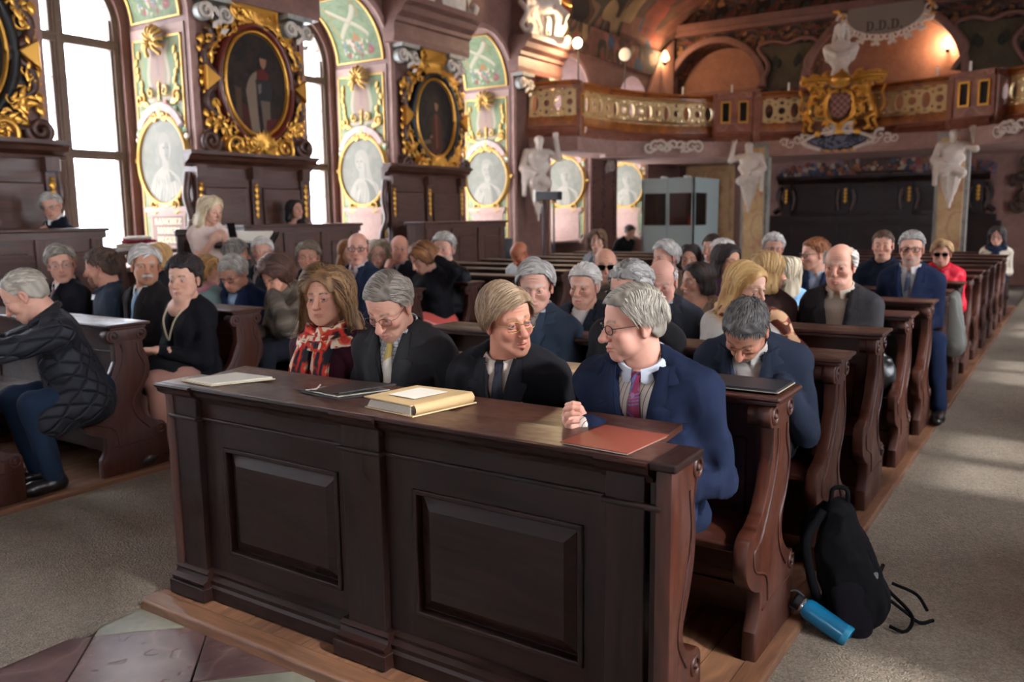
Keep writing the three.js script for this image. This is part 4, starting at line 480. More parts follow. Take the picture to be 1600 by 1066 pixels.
// gilt coat of arms with lions, and the bust above it
{ const t = thing('coat_of_arms', 'gilt coat of arms with two lions and crown at the middle of the gallery', 'emblem', [-2.55, 0, -15.6]); const z0 = 0.16;
  const s = new THREE.Shape(); s.moveTo(0, 3.26); s.bezierCurveTo(0.2, 3.34, 0.24, 3.5, 0.19, 3.72); s.quadraticCurveTo(0, 3.78, -0.19, 3.72); s.bezierCurveTo(-0.24, 3.5, -0.2, 3.34, 0, 3.26); const q = tex(128, 128, (u, v, x, y) => ((x >> 4) + (y >> 4)) % 2 ? [150, 112, 100] : [112, 58, 52]); const sg = extrude(s, 0.1, 0.02); const p = sg.attributes.position, uv = sg.attributes.uv; for (let i = 0; i < p.count; i++) uv.setXY(i, p.getX(i) * 2, p.getY(i) * 2); mesh('shield', sg.translate(0, 0, z0), std('#ffffff', 0.5, { map: q }), t);
  const gs = []; for (const d of [-1, 1]) { gs.push(tube([[d * 0.02, 3.16, z0 + 0.08], [d * 0.2, 3.27, z0 + 0.1], [d * 0.26, 3.5, z0 + 0.1], [d * 0.2, 3.74, z0 + 0.1], [d * 0.03, 3.8, z0 + 0.1]].map(p => V3(...p)), t => 0.045 + 0.012 * Math.sin(t * 40), 8, 40), scrollGeo(d * 0.3, 3.74, z0 + 0.08, 0.13, 1.3, 1, d, 0.05, 0.03), scrollGeo(d * 0.33, 3.42, z0 + 0.08, 0.12, 1.3, 2, -d, 0.05, 0.03), scrollGeo(d * 0.14, 3.16, z0 + 0.08, 0.11, 1.2, -1, d, 0.045, 0.025)); for (let i = 0; i < 7; i++) gs.push(leafGeo(d * (0.3 - 0.02 * i), 3.85 - i * 0.11, z0 + 0.08, d > 0 ? -0.4 - 0.1 * i : Math.PI + 0.4 + 0.1 * i, 0.2, 0.1)); }
  for (let i = 0; i < 9; i++) gs.push(leafGeo(0, 3.86, z0 + 0.1, Math.PI / 2 + (i - 4) * 0.28, 0.22, 0.09)); for (let i = 0; i < 5; i++) gs.push(leafGeo(0, 3.2, z0 + 0.1, -Math.PI / 2 + (i - 2) * 0.3, 0.32, 0.12)); gs.push(lathe([[0.14, 0], [0.16, 0.06], [0.19, 0.1], [0.13, 0.2], [0.05, 0.25], [0.02, 0.3]], 12).translate(0, 3.9, z0 + 0.05)); mesh('gilt_scrollwork', flat(gs), M.gold, t);
  for (const d of [-1, 1]) { const F = new Field(), X = v => d * v; F.chain([[X(0.62), 3.32, z0 + 0.05], [X(0.56), 3.56, z0 + 0.08], [X(0.5), 3.74, z0 + 0.1]], [0.06, 0.072, 0.062], 0.04); F.ell([X(0.52), 3.86, z0 + 0.12], [0.075, 0.078, 0.075], 0.03); F.cone([X(0.48), 3.86, z0 + 0.14], [X(0.40), 3.84, z0 + 0.16], 0.038, 0.03, 0.02); F.chain([[X(0.5), 3.7, z0 + 0.12], [X(0.40), 3.72, z0 + 0.18], [X(0.34), 3.66, z0 + 0.18]], [0.036, 0.03, 0.026], 0.02); F.chain([[X(0.54), 3.6, z0 + 0.12], [X(0.43), 3.56, z0 + 0.18], [X(0.38), 3.48, z0 + 0.18]], [0.036, 0.03, 0.026], 0.02); F.chain([[X(0.6), 3.34, z0 + 0.08], [X(0.5), 3.24, z0 + 0.14], [X(0.55), 3.1, z0 + 0.1], [X(0.48), 3.06, z0 + 0.14]], [0.055, 0.04, 0.026, 0.028], 0.02); F.chain([[X(0.66), 3.32, z0 + 0.04], [X(0.62), 3.2, z0 + 0.1], [X(0.68), 3.08, z0 + 0.06], [X(0.61), 3.04, z0 + 0.1]], [0.05, 0.036, 0.026, 0.028], 0.02); F.chain([[X(0.68), 3.36, z0], [X(0.78), 3.5, z0], [X(0.72), 3.7, z0], [X(0.78), 3.84, z0]], [0.03, 0.025, 0.022, 0.03], 0.01); F.put((x, y, z) => 0.012 * noise3(x * 34, y * 34, z * 34), [-2, 2, -1], [2, 5, 1], 0, 'd'); mesh('gilt_lion', metreUV(F.mesh(0.016)), M.gold, t);
    const g3 = []; for (let i = 0; i < 8; i++) g3.push(scrollGeo(d * (0.22 + 0.07 * i), 4.04 + 0.05 * Math.sin(i * 1.7), z0 - 0.1, 0.1, 1.2, i, i % 2 ? 1 : -1, 0.035, 0.02), leafGeo(d * (0.22 + 0.07 * i), 4.02 + 0.04 * Math.cos(i), z0 - 0.08, i * 2.1, 0.13, 0.07)); g3.push(tube([[d * 0.1, 3.98, z0 - 0.1], [d * 0.4, 4.06, z0 - 0.08], [d * 0.78, 4.04, z0 - 0.1]].map(p => V3(...p)), 0.05, 7, 14)); mesh('gilt_trophy', flat(g3), M.gold, t); }
  const c = thing('cloud_cartouche', 'dark blue cartouche with white scrolls below the coat of arms', 'ornament', [-2.55, 0, -15.45]); const sh = new THREE.Shape(); sh.moveTo(-0.62, 2.9); sh.quadraticCurveTo(0, 3.06, 0.62, 2.9); sh.quadraticCurveTo(0.35, 2.68, 0, 2.66); sh.quadraticCurveTo(-0.35, 2.68, -0.62, 2.9); const cg = extrude(sh, 0.2, 0.04); const nb = metreUV(cg); mesh('blue_field', nb, std('#ffffff', 0.6, { map: tex(128, 128, (u, v) => { const n = tnoise(u * 30, v * 30, 30, 30, 3); return n > 0.55 ? [92, 94, 108] : [30, 34, 50]; }), }), c);
  const o = []; for (const d of [-1, 1]) { for (let i = 0; i < 4; i++) o.push(scrollGeo(d * (0.62 + i * 0.13), 2.88 + 0.05 * Math.sin(i * 2), 0.14, 0.13 - i * 0.015, 1.2, i, i % 2 ? d : -d, 0.04, 0.02)); o.push(tube([[d * 0.1, 3.04, 0.16], [d * 0.4, 2.98, 0.2], [d * 0.66, 2.84, 0.16], [d * 0.3, 2.7, 0.2]].map(v => V3(...v)), 0.035, 7, 20)); } for (const d of [-1, 1]) o.push(scrollGeo(d * 0.2, 3.06, 0.14, 0.12, 1.2, 1, d, 0.05, 0.03)); mesh('white_scrolls', flat(o), M.stucco, c); for (const x of [-0.36, 0.36]) mesh('gilt_boss', new THREE.SphereGeometry(0.07, 10, 8).translate(x, 3.0, 0.2), M.gold, c); for (let i = 0; i < 4; i++) mesh('gilt_drop', leafGeo(-0.24 + i * 0.16, 2.68, 0.18, -0.2, 0.14, 0.06), M.gold, c);
  // marble bust
  const F = new Field(); F.cone([0, 3.98, 0], [0, 4.22, 0], 0.17, 0.11, 0, 'u', 1.15, 0.85); F.cone([0, 4.2, 0.02], [0, 4.36, 0.03], 0.1, 0.17, 0.05, 'u', 1.1, 0.8); F.cone([0, 4.36, 0.03], [0, 4.52, 0.02], 0.17, 0.19, 0.05, 'u', 1.2, 0.72); F.cone([-0.2, 4.56, 0.0], [0.2, 4.56, 0.0], 0.1, 0.1, 0.05); F.chain([[-0.24, 4.54, 0.08], [-0.05, 4.42, 0.18], [0.16, 4.46, 0.14], [0.25, 4.58, 0.04]], 0.05, 0.02);
  F.cone([0, 4.62, 0.02], [0, 4.76, 0.05], 0.07, 0.062, 0.03); F.ell([0, 4.86, 0.07], [0.075, 0.105, 0.085], 0.015); F.cone([0, 4.88, 0.15], [0, 4.84, 0.175], 0.012, 0.018, 0.01); F.ell([0, 4.77, 0.13], [0.03, 0.022, 0.02], 0.015); for (const d of [-1, 1]) { F.ell([d * 0.032, 4.885, 0.155], [0.02, 0.014, 0.02], 0.01, 's'); for (let i = 0; i < 5; i++) F.ell([d * (0.085 + 0.012 * i), 4.95 - 0.075 * i, 0.03 + 0.012 * (i % 2)], [0.045, 0.05, 0.06], 0.012); F.cone([d * 0.24, 4.56, 0], [d * 0.22, 4.36, 0.04], 0.09, 0.05, 0.04); } F.ell([0, 4.96, 0.03], [0.1, 0.055, 0.1], 0.02); F.ell([-0.04, 4.99, 0.06], [0.05, 0.04, 0.06], 0.01); F.ell([0.04, 4.99, 0.06], [0.05, 0.04, 0.06], 0.01); F.put((x, y, z) => 0.004 * noise3(x * 40, y * 30, z * 40), [-1, 3, -1], [1, 6, 1], 0, 'd'); const bm = tag(mesh('marble_bust', metreUV(F.mesh(0.012)), M.stucco), 'white bust with long wig above the coat of arms', 'statue'); bm.position.set(-2.66, 0.06, -15.7); bm.rotation.y = 0.15; }

// ---------------------------------------------------------------- back wall, upper arches, door, stall
const backLow = struct('wall_back', bx(-8.6, 3.8, -0.1, GY - 1.0, ZB - 0.2, ZB), M.pink, 'pink plaster back wall below the gallery');
{ const s = new THREE.Shape(); s.moveTo(-8.6, GY - 1.0); s.lineTo(3.8, GY - 1.0); s.lineTo(3.8, 8); s.lineTo(-8.6, 8); s.closePath(); for (const [x, r, ys] of [[-2.4, 1.56, 4.25], [-6.15, 1.12, 4.4], [1.35, 1.12, 4.4]]) { const h = new THREE.Path(); h.moveTo(x - r, GY - 0.9); h.lineTo(x + r, GY - 0.9); h.lineTo(x + r, ys); h.absarc(x, ys, r, 0, Math.PI, false); h.closePath(); s.holes.push(h); } const g = new THREE.ExtrudeGeometry(s, { depth: 0.75, bevelEnabled: false, curveSegments: 24 }); g.translate(0, 0, ZB - 0.75); const m = struct('wall_back', metreUV(g), std('#d8c0b4', 0.8, { map: frescoTex(300) }), 'painted upper back wall with three arches above the gallery');
  mesh('niche_back', bx(-8.6, 3.8, GY - 1.0, 8, ZB - 1.0, ZB - 0.74), std('#ffffff', 0.8, { map: plaster(280, [136, 94, 76], [168, 122, 100]) }), m);
  for (const [x, r, ys] of [[-2.4, 1.56, 4.25], [-6.15, 1.12, 4.4]]) { const a = new THREE.Shape(); a.absarc(0, 0, r + 0.16, 0, Math.PI, false); a.absarc(0, 0, r, Math.PI, 0, true); a.closePath(); mesh('arch_moulding', metreUV(extrude(a, 0.12, 0.02, 24).translate(x, ys, ZB - 0.02)), M.rose, m); }
  for (const [x, y, w, h] of [[-4.42, 4.85, 0.7, 0.9], [-0.35, 4.85, 0.7, 0.9]]) { const p = new THREE.Shape(); p.moveTo(-w, -h / 2); p.quadraticCurveTo(-w * 0.5, 0, -w * 0.9, h / 2); p.lineTo(w * 0.9, h / 2); p.quadraticCurveTo(w * 0.5, 0, w, -h / 2); p.quadraticCurveTo(0, -h * 0.7, -w, -h / 2); mesh('spandrel_field', metreUV(extrude(p, 0.04, 0.01).translate(x, y, ZB)), std('#ffffff', 0.8, { map: plaster(290, [58, 50, 34], [88, 76, 52]) }), m); const e = []; for (const d of [-1, 1]) for (let i = 0; i < 6; i++) e.push(leafGeo(d * 0.2, 0.05, 0, d > 0 ? -0.7 + i * 0.35 : Math.PI + 0.7 - i * 0.35, 0.18, 0.06)); for (const d of [-1, 1]) e.push(new THREE.SphereGeometry(0.07, 8, 6).scale(1, 1.6, 0.4).translate(d * 0.2, 0, 0)); mesh('painted_eagles', flat(e).translate(x, y + 0.05, ZB + 0.05), std('#23261c', 0.8), m); const sc = []; for (const d of [-1, 1]) sc.push(tube([[d * w * 0.95, -h / 2, 0], [d * w * 0.6, 0, 0.03], [d * w * 0.95, h / 2, 0], [d * w * 0.5, h * 0.62, 0.03], [0, h * 0.52, 0]].map(v => V3(...v)), 0.05, 7, 24)); mesh('spandrel_moulding', flat(sc).translate(x, y, ZB + 0.04), M.rose, m); }
  mesh('upper_cornice', flat([bx(-7.2, 2.4, 5.85, 6.0, ZB, ZB + 0.28), bx(-7.2, 2.4, 5.75, 5.85, ZB, ZB + 0.16)]), M.rose, m); }
{ const t = thing('stone_cartouche', 'grey scrolled inscription tablet in the arch behind the bust', 'tablet', [-2.35, 0, ZB + 0.1]); const tx = canvasTex(512, 256, (c, w, h) => { c.fillStyle = '#7c6f62'; c.fillRect(0, 0, w, h); c.fillStyle = '#3c322b'; c.textAlign = 'center'; c.font = 'bold 74px serif'; c.fillText('D.D.D.', w / 2, 226); }); const s = new THREE.Shape(); s.absellipse(0, 5.7, 0.78, 0.46, 0, Math.PI * 2); const g = extrude(s, 0.1, 0.02, 24), p = g.attributes.position, uv = g.attributes.uv; for (let i = 0; i < p.count; i++) uv.setXY(i, 0.5 + p.getX(i) / 1.6, 0.5 + (p.getY(i) - 5.7) / 0.95); mesh('tablet', g, std('#ffffff', 0.7, { map: tx }), t); const o = []; for (let i = 0; i < 18; i++) { const a = Math.PI * (1 + (i + 0.5) / 18); o.push(scrollGeo(Math.cos(a) * 0.85, 5.7 + Math.sin(a) * 0.52, 0.06, 0.13, 1.2, a, i % 2 ? 1 : -1, 0.04, 0.02)); } mesh('scroll_border', flat(o), M.stucco, t); const gg = []; for (const d of [-1, 1]) for (let i = 0; i < 5; i++) gg.push(leafGeo(d * (0.86 + 0.02 * i), 5.55 + i * 0.09, 0.12, i, 0.16, 0.07)); mesh('gilt_leaves', flat(gg), M.gold, t); }
{ const d = structGroup('door', 'tall pale brown panelled door behind the grey booth', [-6.15, 0, ZB + 0.06]); mesh('door_leaf', bx(-0.62, 0.62, 0, 2.66, 0, 0.05, 'y'), M.marbleYellow, d); for (const x of [-0.3, 0.3]) for (const [a, b] of [[0.15, 0.9], [1.05, 2.5]]) mesh('door_panel', bx(x - 0.2, x + 0.2, a, b, 0.05, 0.08, 'y', 0.01), M.marbleYellow, d); mesh('door_frame', flat([bx(-0.78, -0.62, 0, 2.75, 0, 0.09, 'y'), bx(0.62, 0.78, 0, 2.75, 0, 0.09, 'y'), bx(-0.78, 0.78, 2.66, 2.8, 0, 0.09)]), M.rose, d); const d2 = structGroup('door', 'dark doorway with lintel in the arch above the gallery', [-6.1, GY - 0.8, ZB - 0.72]); mesh('door_leaf', bx(-0.7, 0.7, 0, 1.25, 0, 0.03), std('#120e0c', 0.7), d2); mesh('door_lintel', flat([bx(-0.95, 0.95, 1.25, 1.4, 0, 0.14), bx(-0.95, -0.7, 0, 1.25, 0, 0.1), bx(0.7, 0.95, 0, 1.25, 0, 0.1)]), M.rose, d2); }
{ const t = thing('back_stall', 'nearly black panelled stall with gilt drops along the back wall', 'stall', [-2.32, 0, ZB]); const w = 4.1; mesh('back_board', bx(-w / 2, w / 2, 0.0, 2.2, 0.02, 0.16), W.backStall, t); mesh('cornice', mould([[0, 2.14], [0.06, 2.14], [0.16, 2.24], [0.24, 2.26], [0.24, 2.31], [0, 2.31]], -w / 2 - 0.1, w / 2 + 0.1, 0.14), W.backStall, t); mesh('ledge', bx(-w / 2 - 0.25, w / 2 + 0.25, 1.3, 1.44, 0, 0.34, 'x', 0.01), W.backStall, t); mesh('lower_stall', bx(-w / 2 - 0.35, w / 2 + 0.35, 0, 1.3, 0, 0.26), W.backStall, t);
  for (let i = 0; i < 4; i++) { const x = lerp(-w / 2 + 0.1, w / 2 - 0.1, i / 3); mesh('pilaster', bx(x - 0.08, x + 0.08, 1.44, 2.14, 0.16, 0.22, 'y', 0.006), W.backStall, t); const d = []; for (let k = 0; k < 4; k++) d.push(leafGeo(x, 2.04 - k * 0.08, 0.24, -Math.PI / 2, 0.1, 0.075)); mesh('gilt_drop', flat(d), M.gold, t); for (const s of [-1, 1]) mesh('side_scroll', metreUV(tube([[x + s * 0.13, 2.0, 0.2], [x + s * 0.18, 1.8, 0.2], [x + s * 0.13, 1.56, 0.2]].map(v => V3(...v)), 0.03, 6, 10)), W.stall, t); } for (let i = 0; i < 3; i++) { const x = lerp(-w / 2 + 0.1, w / 2 - 0.1, (i + 0.5) / 3); mesh('panel', bx(x - 0.42, x + 0.42, 1.52, 2.06, 0.15, 0.19, 'x', 0.01), W.backStall, t); mesh('panel', bx(x - 0.5, x + 0.5, 0.5, 1.2, 0.25, 0.29, 'x', 0.01), W.backStall, t); }
  for (const s of [-1, 1]) mesh('end_scroll', flat([metreUV(tube([[s * (w / 2 + 0.06), 2.1, 0.12], [s * (w / 2 + 0.12), 1.85, 0.12], [s * (w / 2 + 0.04), 1.65, 0.12], [s * (w / 2 + 0.2), 1.5, 0.12]].map(v => V3(...v)), 0.06, 8, 18))]), W.backStall, t);
  const f = thing('painted_flower_band', 'painted garland of flowers and fruit along the top of the back stall', 'mural', [-2.32, 0, ZB]); const R = rng(31), gs = []; const colors = ['#8d4a40', '#b9a48e', '#4a5668', '#a86a4a', '#5c4a44', '#7a6a7c']; for (let c = 0; c < 6; c++) { const q = []; for (let i = 0; i < 34; i++) { const x = (R() * 2 - 1) * 2.2, y = 2.36 + R() * 0.26 * (1 - Math.pow(Math.abs(x) / 2.4, 4)) - (Math.abs(x) > 2.1 ? 0.15 * R() : 0); q.push(new THREE.SphereGeometry(0.04 + 0.045 * R(), 7, 5).scale(1, 1, 0.4).translate(x, y, 0.04)); } mesh('painted_flowers', flat(q), std(colors[c], 0.8), f); } mesh('painted_vase', flat([bx(-0.42, 0.42, 2.4, 2.78, 0.02, 0.06, 'x', 0.01), bx(-0.55, 0.55, 2.74, 2.82, 0.02, 0.07, 'x', 0.01), bx(-0.5, 0.5, 2.34, 2.4, 0.02, 0.07)]), M.brownStone, f); }
{ const t = thing('wall_relief', 'brown carved bracket on the pink back wall beside the stall', 'ornament', [0.45, 0, ZB]); const o = []; for (let i = 0; i < 10; i++) o.push(scrollGeo(0.12 * Math.sin(i * 1.3), 2.5 - i * 0.1, 0.06, 0.15, 1.3, i, i % 2 ? 1 : -1, 0.05, 0.025)); mesh('scrolls', flat(o), M.brownStone, t); }
// painted upper wall beside the gallery: fresco band and a peach lunette
{ const t = structGroup('trim_fresco', 'painted band and peach lunette on the upper wall beside the gallery', [XL, 0, 0]); const u = bx(0, 0.03, 4.72, 5.3, -18.25, -12.35, 'z'), uv = u.attributes.uv; for (let i = 0; i < uv.count; i++) uv.setXY(i, uv.getX(i) * 0.25, uv.getY(i) * 0.25); mesh('fresco_band', u, M.fresco, t); const l = new THREE.Shape(); l.moveTo(-18.1, 3.2); l.lineTo(-16.4, 3.2); l.bezierCurveTo(-16.5, 4.3, -17.0, 5.1, -18.1, 5.7); l.closePath(); const lg = new THREE.ExtrudeGeometry(l, { depth: 0.05, bevelEnabled: false, curveSegments: 20 }); lg.rotateY(-Math.PI / 2); lg.translate(0.06, 0, 0); mesh('lunette_field', metreUV(lg, 'z'), std('#ffffff', 0.8, { map: plaster(320, [168, 118, 96], [198, 148, 124]) }), t); }
// ---------------------------------------------------------------- interpreter booth
{ const t = thing('interpreter_booth', 'grey interpreter booth with dark glazed windows below the gallery', 'booth', [-4.85, 0, -12.6]); const bm = std('#8b9490', 0.6), bs = bm, bg = phys('#5a4a42', 0.05, { transmission: 0.85, thickness: 0 }); const w = 1.02, d = 1.25, H = 2.12;
  const fp = (x0, x1, y0, y1) => bx(x0, x1, y0, y1, -0.03, 0.0, 'y'); mesh('front_panel', flat([fp(-w / 2, w / 2, 0, 1.3), fp(-w / 2, w / 2, 1.88, H), fp(-w / 2, -w / 2 + 0.045, 1.3, 1.88), fp(-0.03, 0.03, 1.3, 1.88), fp(w / 2 - 0.05, w / 2, 1.3, 1.88)]), bm, t); mesh('front_seam', bx(-0.006, 0.006, 0, H, 0, 0.004), std('#6c7572'), t);
  for (const s of [-1, 1]) mesh('window_pane', bx(s * 0.03, s * (w / 2 - 0.048), 1.3, 1.88, -0.02, -0.012), bg, t);
  const sp = (z0, z1, y0, y1) => bx(w / 2 - 0.03, w / 2, y0, y1, z0, z1, 'y'); mesh('side_panel', flat([sp(-d, 0, 0, 1.3), sp(-d, 0, 1.88, H), sp(-d, -0.62, 1.3, 1.88), sp(-0.07, 0, 1.3, 1.88)]), bs, t); mesh('window_pane', bx(w / 2 - 0.02, w / 2 - 0.012, 1.3, 1.88, -0.62, -0.07), bg, t); mesh('side_panel', bx(-w / 2, -w / 2 + 0.03, 0, H, -d, 0, 'y'), bs, t); mesh('rear_panel', bx(-w / 2, w / 2, 0, H, -d, -d + 0.03, 'y'), bs, t); mesh('roof_panel', bx(-w / 2 - 0.01, w / 2 + 0.01, H, H + 0.03, -d, 0.01), bm, t); mesh('table_board', bx(-w / 2 + 0.03, w / 2 - 0.03, 1.0, 1.03, -0.5, -0.03), bs, t); for (const x of [-0.2, 0.25]) mesh('roof_fan', new THREE.CylinderGeometry(0.06, 0.07, 0.05, 14).translate(x, H + 0.05, -0.3), std('#b9bcb8'), t);
  const lamp = thing('booth_lamp', 'small warm lamp inside the grey booth', 'lamp', [-4.62, 1.25, -12.95]); mesh('lamp_bulb', new THREE.SphereGeometry(0.045, 12, 8), new THREE.MeshStandardMaterial({ color: '#ffb070', emissive: '#ff7a3a', emissiveIntensity: 4 }), lamp); mesh('lamp_stem', new THREE.CylinderGeometry(0.01, 0.02, 0.24, 8).translate(0, -0.14, 0), M.black, lamp); const pl2 = new THREE.PointLight('#ff8a50', 3.0, 0, 2); pl2.castShadow = true; lamp.add(pl2); }
// ---------------------------------------------------------------- lamps
function sconce(x, y, z, turn, label, power) { const t = thing('wall_sconce', label, 'lamp', [x, y, z], turn, 'lit wall lamps above the gallery'); mesh('bracket', flat([tube([[0, -0.05, -0.16], [0, -0.1, -0.06], [0, -0.06, 0.0]].map(p => V3(...p)), 0.018, 6, 10), new THREE.SphereGeometry(0.05, 10, 8).translate(0, -0.13, 0)]), std('#2a1c14', 0.4), t); mesh('lamp_shade', lathe([[0.035, -0.06], [0.1, -0.05], [0.11, 0.0], [0.07, 0.1], [0.03, 0.17], [0.001, 0.18]], 16), new THREE.MeshStandardMaterial({ color: '#ffe6c8', emissive: '#ffd0a0', emissiveIntensity: 3.2, roughness: 0.5 }), t); const l = new THREE.PointLight('#ffd2a6', power, 0, 2); l.position.set(0, 0.04, 0); l.castShadow = true; l.shadow.radius = 3; t.add(l); return t; }
sconce(-1.2, 5.02, ZB + 0.2 - 0.72, 0, 'lit glass wall lamp in the arch beside the bust', 5); sconce(-7.02, 5.15, -17.35, Math.PI / 2, 'lit glass wall lamp in the corner above the gallery', 4.5);
{ const t = thing('floodlight', 'glaring floodlight on a thin pole at the gallery corner', 'lamp', [-6.45, GY, -12.15]); mesh('pole', new THREE.CylinderGeometry(0.012, 0.012, 0.66, 8).translate(0, 0.3, 0), M.black, t); mesh('lamp_head', flat([new THREE.CylinderGeometry(0.1, 0.06, 0.1, 16, 1, true).rotateX(Math.PI / 2).translate(0, 0.71, -0.01)]), M.black, t); mesh('lamp_bulb', new THREE.SphereGeometry(0.085, 16, 12).translate(0, 0.71, 0.03), new THREE.MeshStandardMaterial({ color: '#fff2dc', emissive: '#ffe6c4', emissiveIntensity: 16 }), t); const l = new THREE.PointLight('#ffdcae', 20, 0, 2); l.position.set(0, 0.71, 0.06); l.castShadow = true; l.shadow.radius = 4; t.add(l);
  const u = thing('reflector_lamp', 'unlit round white lamp on a pole above the gallery rail', 'lamp', [-6.12, GY, -13.4]); mesh('pole', new THREE.CylinderGeometry(0.01, 0.01, 0.6, 8).translate(0, 0.28, 0), M.black, u); mesh('lamp_disc', new THREE.SphereGeometry(0.115, 18, 12).scale(1, 1.1, 0.35).rotateY(0.5).translate(0, 0.66, 0), std('#d9d2c4', 0.4), u); }
for (const [x, z] of [[-5.5, -14.75], [-4.6, -15.1], [-3.6, -15.55], [-0.9, -15.3], [-0.35, -15.05]]) tag(mesh('candle', new THREE.CylinderGeometry(0.02, 0.022, 0.16, 10).translate(x, GY + 0.08, z - 0.05), std('#e6ded0', 0.5)), ['white candle on the curved left rail', 'white candle on the pedestal beside the curved rail', 'white candle on the rail left of the gilt lion', 'white candle on the rail right of the coat of arms', 'white candle on the right gallery pedestal'][[-5.5, -4.6, -3.6, -0.9, -0.35].indexOf(x)], 'candle', 'candles on the gallery rail');
{ const t = thing('tripod_stand', 'slim black tripod stand below the left stone figure', 'stand', [-6.42, 0, -11.0]); mesh('mast', flat([-0.09, 0.12].map(x => new THREE.CylinderGeometry(0.018, 0.022, 1.75, 8).translate(x, 0.9, 0))), M.black, t); for (let i = 0; i < 3; i++) { const a = i * 2.1; mesh('leg', tube([V3(0, 0.5, 0), V3(Math.cos(a) * 0.35, 0.02, Math.sin(a) * 0.35)], 0.014, 6, 4), M.black, t); } const s = thing('stage_light_bar', 'black stage light bar with pale end on the tripod stand', 'lamp', [-6.42, 1.84, -11.0]); mesh('housing', bx(-0.2, 0.25, -0.07, 0.08, -0.08, 0.08, 'x', 0.015), M.black, s); mesh('pale_end', bx(-0.25, -0.2, -0.1, 0.11, -0.09, 0.09, 'x', 0.01), std('#d8d0c2', 0.5), s); mesh('clamp', flat([-0.13, 0.12].map(x => bx(x - 0.03, x + 0.03, -0.13, -0.06, -0.03, 0.03))), std('#8a5c34', 0.5), s);
  const b = thing('loudspeaker', 'black loudspeaker standing on the floor beside the stall desk', 'speaker', [-6.35, 0.2, -9.4], 0.9); mesh('cabinet', bx(-0.16, 0.16, 0, 0.95, -0.16, 0.16, 'y', 0.015), M.black, b); for (const [y, r] of [[0.3, 0.1], [0.66, 0.11]]) mesh('driver', new THREE.CylinderGeometry(r, r * 0.8, 0.03, 20).rotateX(Math.PI / 2).translate(0, y, 0.16), std('#222226', 0.7), b); }
// white stucco horse relief and gilt figure at the vault corner
{ const F = new Field(); F.ell([0, 0.25, 0], [0.34, 0.2, 0.14]); F.cone([0.22, 0.34, 0.02], [0.36, 0.62, 0.05], 0.13, 0.09, 0.06); F.cone([0.36, 0.64, 0.05], [0.52, 0.5, 0.08], 0.08, 0.055, 0.03); F.chain([[0.24, 0.2, 0.1], [0.4, 0.08, 0.14], [0.34, -0.1, 0.14]], [0.08, 0.055, 0.04], 0.03); F.chain([[0.2, 0.18, 0], [0.24, -0.05, 0], [0.2, -0.3, 0]], [0.08, 0.05, 0.04], 0.03); F.chain([[-0.24, 0.2, 0.06], [-0.34, -0.05, 0.06], [-0.22, -0.3, 0.06]], [0.11, 0.06, 0.045], 0.04); F.chain([[-0.32, 0.32, 0], [-0.5, 0.2, 0], [-0.5, -0.1, 0]], [0.05, 0.06, 0.04], 0.03); F.cone([-0.4, -0.34, 0], [0.4, -0.34, 0], 0.07, 0.07, 0.03); const h = tag(mesh('stucco_horse', metreUV(F.mesh(0.02)), M.stucco), 'pale stucco horse relief above the left end of the gallery', 'relief'); h.position.set(-6.85, 4.98, -11.55); h.rotation.y = 0.95; const g = thing('gilt_relief', 'gilt carved tuft above the stucco horse', 'relief', [-6.75, 5.6, -11.7], 0.9); const gs = []; const R = rng(4); for (let i = 0; i < 22; i++) gs.push(leafGeo((R() - 0.5) * 0.4, (R() - 0.5) * 0.5, R() * 0.08, R() * 6.28, 0.24, 0.1)); mesh('leaves', flat(gs), M.gold, g); }
// ---------------------------------------------------------------- people
const skinMat = new THREE.MeshPhysicalMaterial({ vertexColors: true, roughness: 0.52, specularIntensity: 0.7 });
const hairMat = new THREE.MeshPhysicalMaterial({ vertexColors: true, roughness: 0.62, sheen: 0.25, sheenRoughness: 0.5 });
const eyeMat = new THREE.MeshPhysicalMaterial({ vertexColors: true, roughness: 0.12 });
const glassFrame = {}, clothMats = {};
const weaveBump = tex(128, 128, (u, v, x, y) => 0.5 + 0.25 * Math.sin((x + y) * Math.PI / 2) + 0.25 * (tnoise(u * 32, v * 32, 32, 32, 3) - 0.5), false);
function cloth(color, o = {}) {
  const key = color + JSON.stringify(Object.keys(o).map(k => o[k] && o[k].uuid || o[k]));
  if (clothMats[key]) return clothMats[key];
  const bump = weaveBump.clone(); bump.repeat.set(o.weave || 40, o.weave || 40); bump.needsUpdate = true;
  const { weave, ...rest } = o; clothWeave[weave || 40] ??= bump;
  return clothMats[key] = new THREE.MeshPhysicalMaterial({ color, roughness: 0.9, specularIntensity: 0.45, sheen: 0.12, sheenRoughness: 0.6, sheenColor: new THREE.Color(color), bumpMap: clothWeave[weave || 40], bumpScale: 0.0006, ...rest });
}
const clothWeave = {};
const lensMat = new THREE.MeshPhysicalMaterial({ color: '#ffffff', roughness: 0.02, transmission: 1, thickness: 0, ior: 1.45 });
const darkLens = new THREE.MeshPhysicalMaterial({ color: '#1a1410', roughness: 0.06, transmission: 0.25, thickness: 0 });
const frameMat = c => glassFrame[c] ??= new THREE.MeshStandardMaterial({ color: c, roughness: 0.3, metalness: c === '#b59a62' || c === '#8d8d8d' ? 0.8 : 0.1 });
function cylUV(g, s = 1) { const p = g.attributes.position, uv = new Float32Array(p.count * 2); for (let i = 0; i < p.count; i++) { uv[2 * i] = (p.getX(i) + 0.6 * p.getZ(i)) * s; uv[2 * i + 1] = p.getY(i) * s; } g.setAttribute('uv', new THREE.BufferAttribute(uv, 2)); return g; }
const mirrorX = g => { g.scale(-1, 1, 1); const I = g.index.array; for (let i = 0; i < I.length; i += 3) { const t = I[i]; I[i] = I[i + 1]; I[i + 1] = t; } return g; };
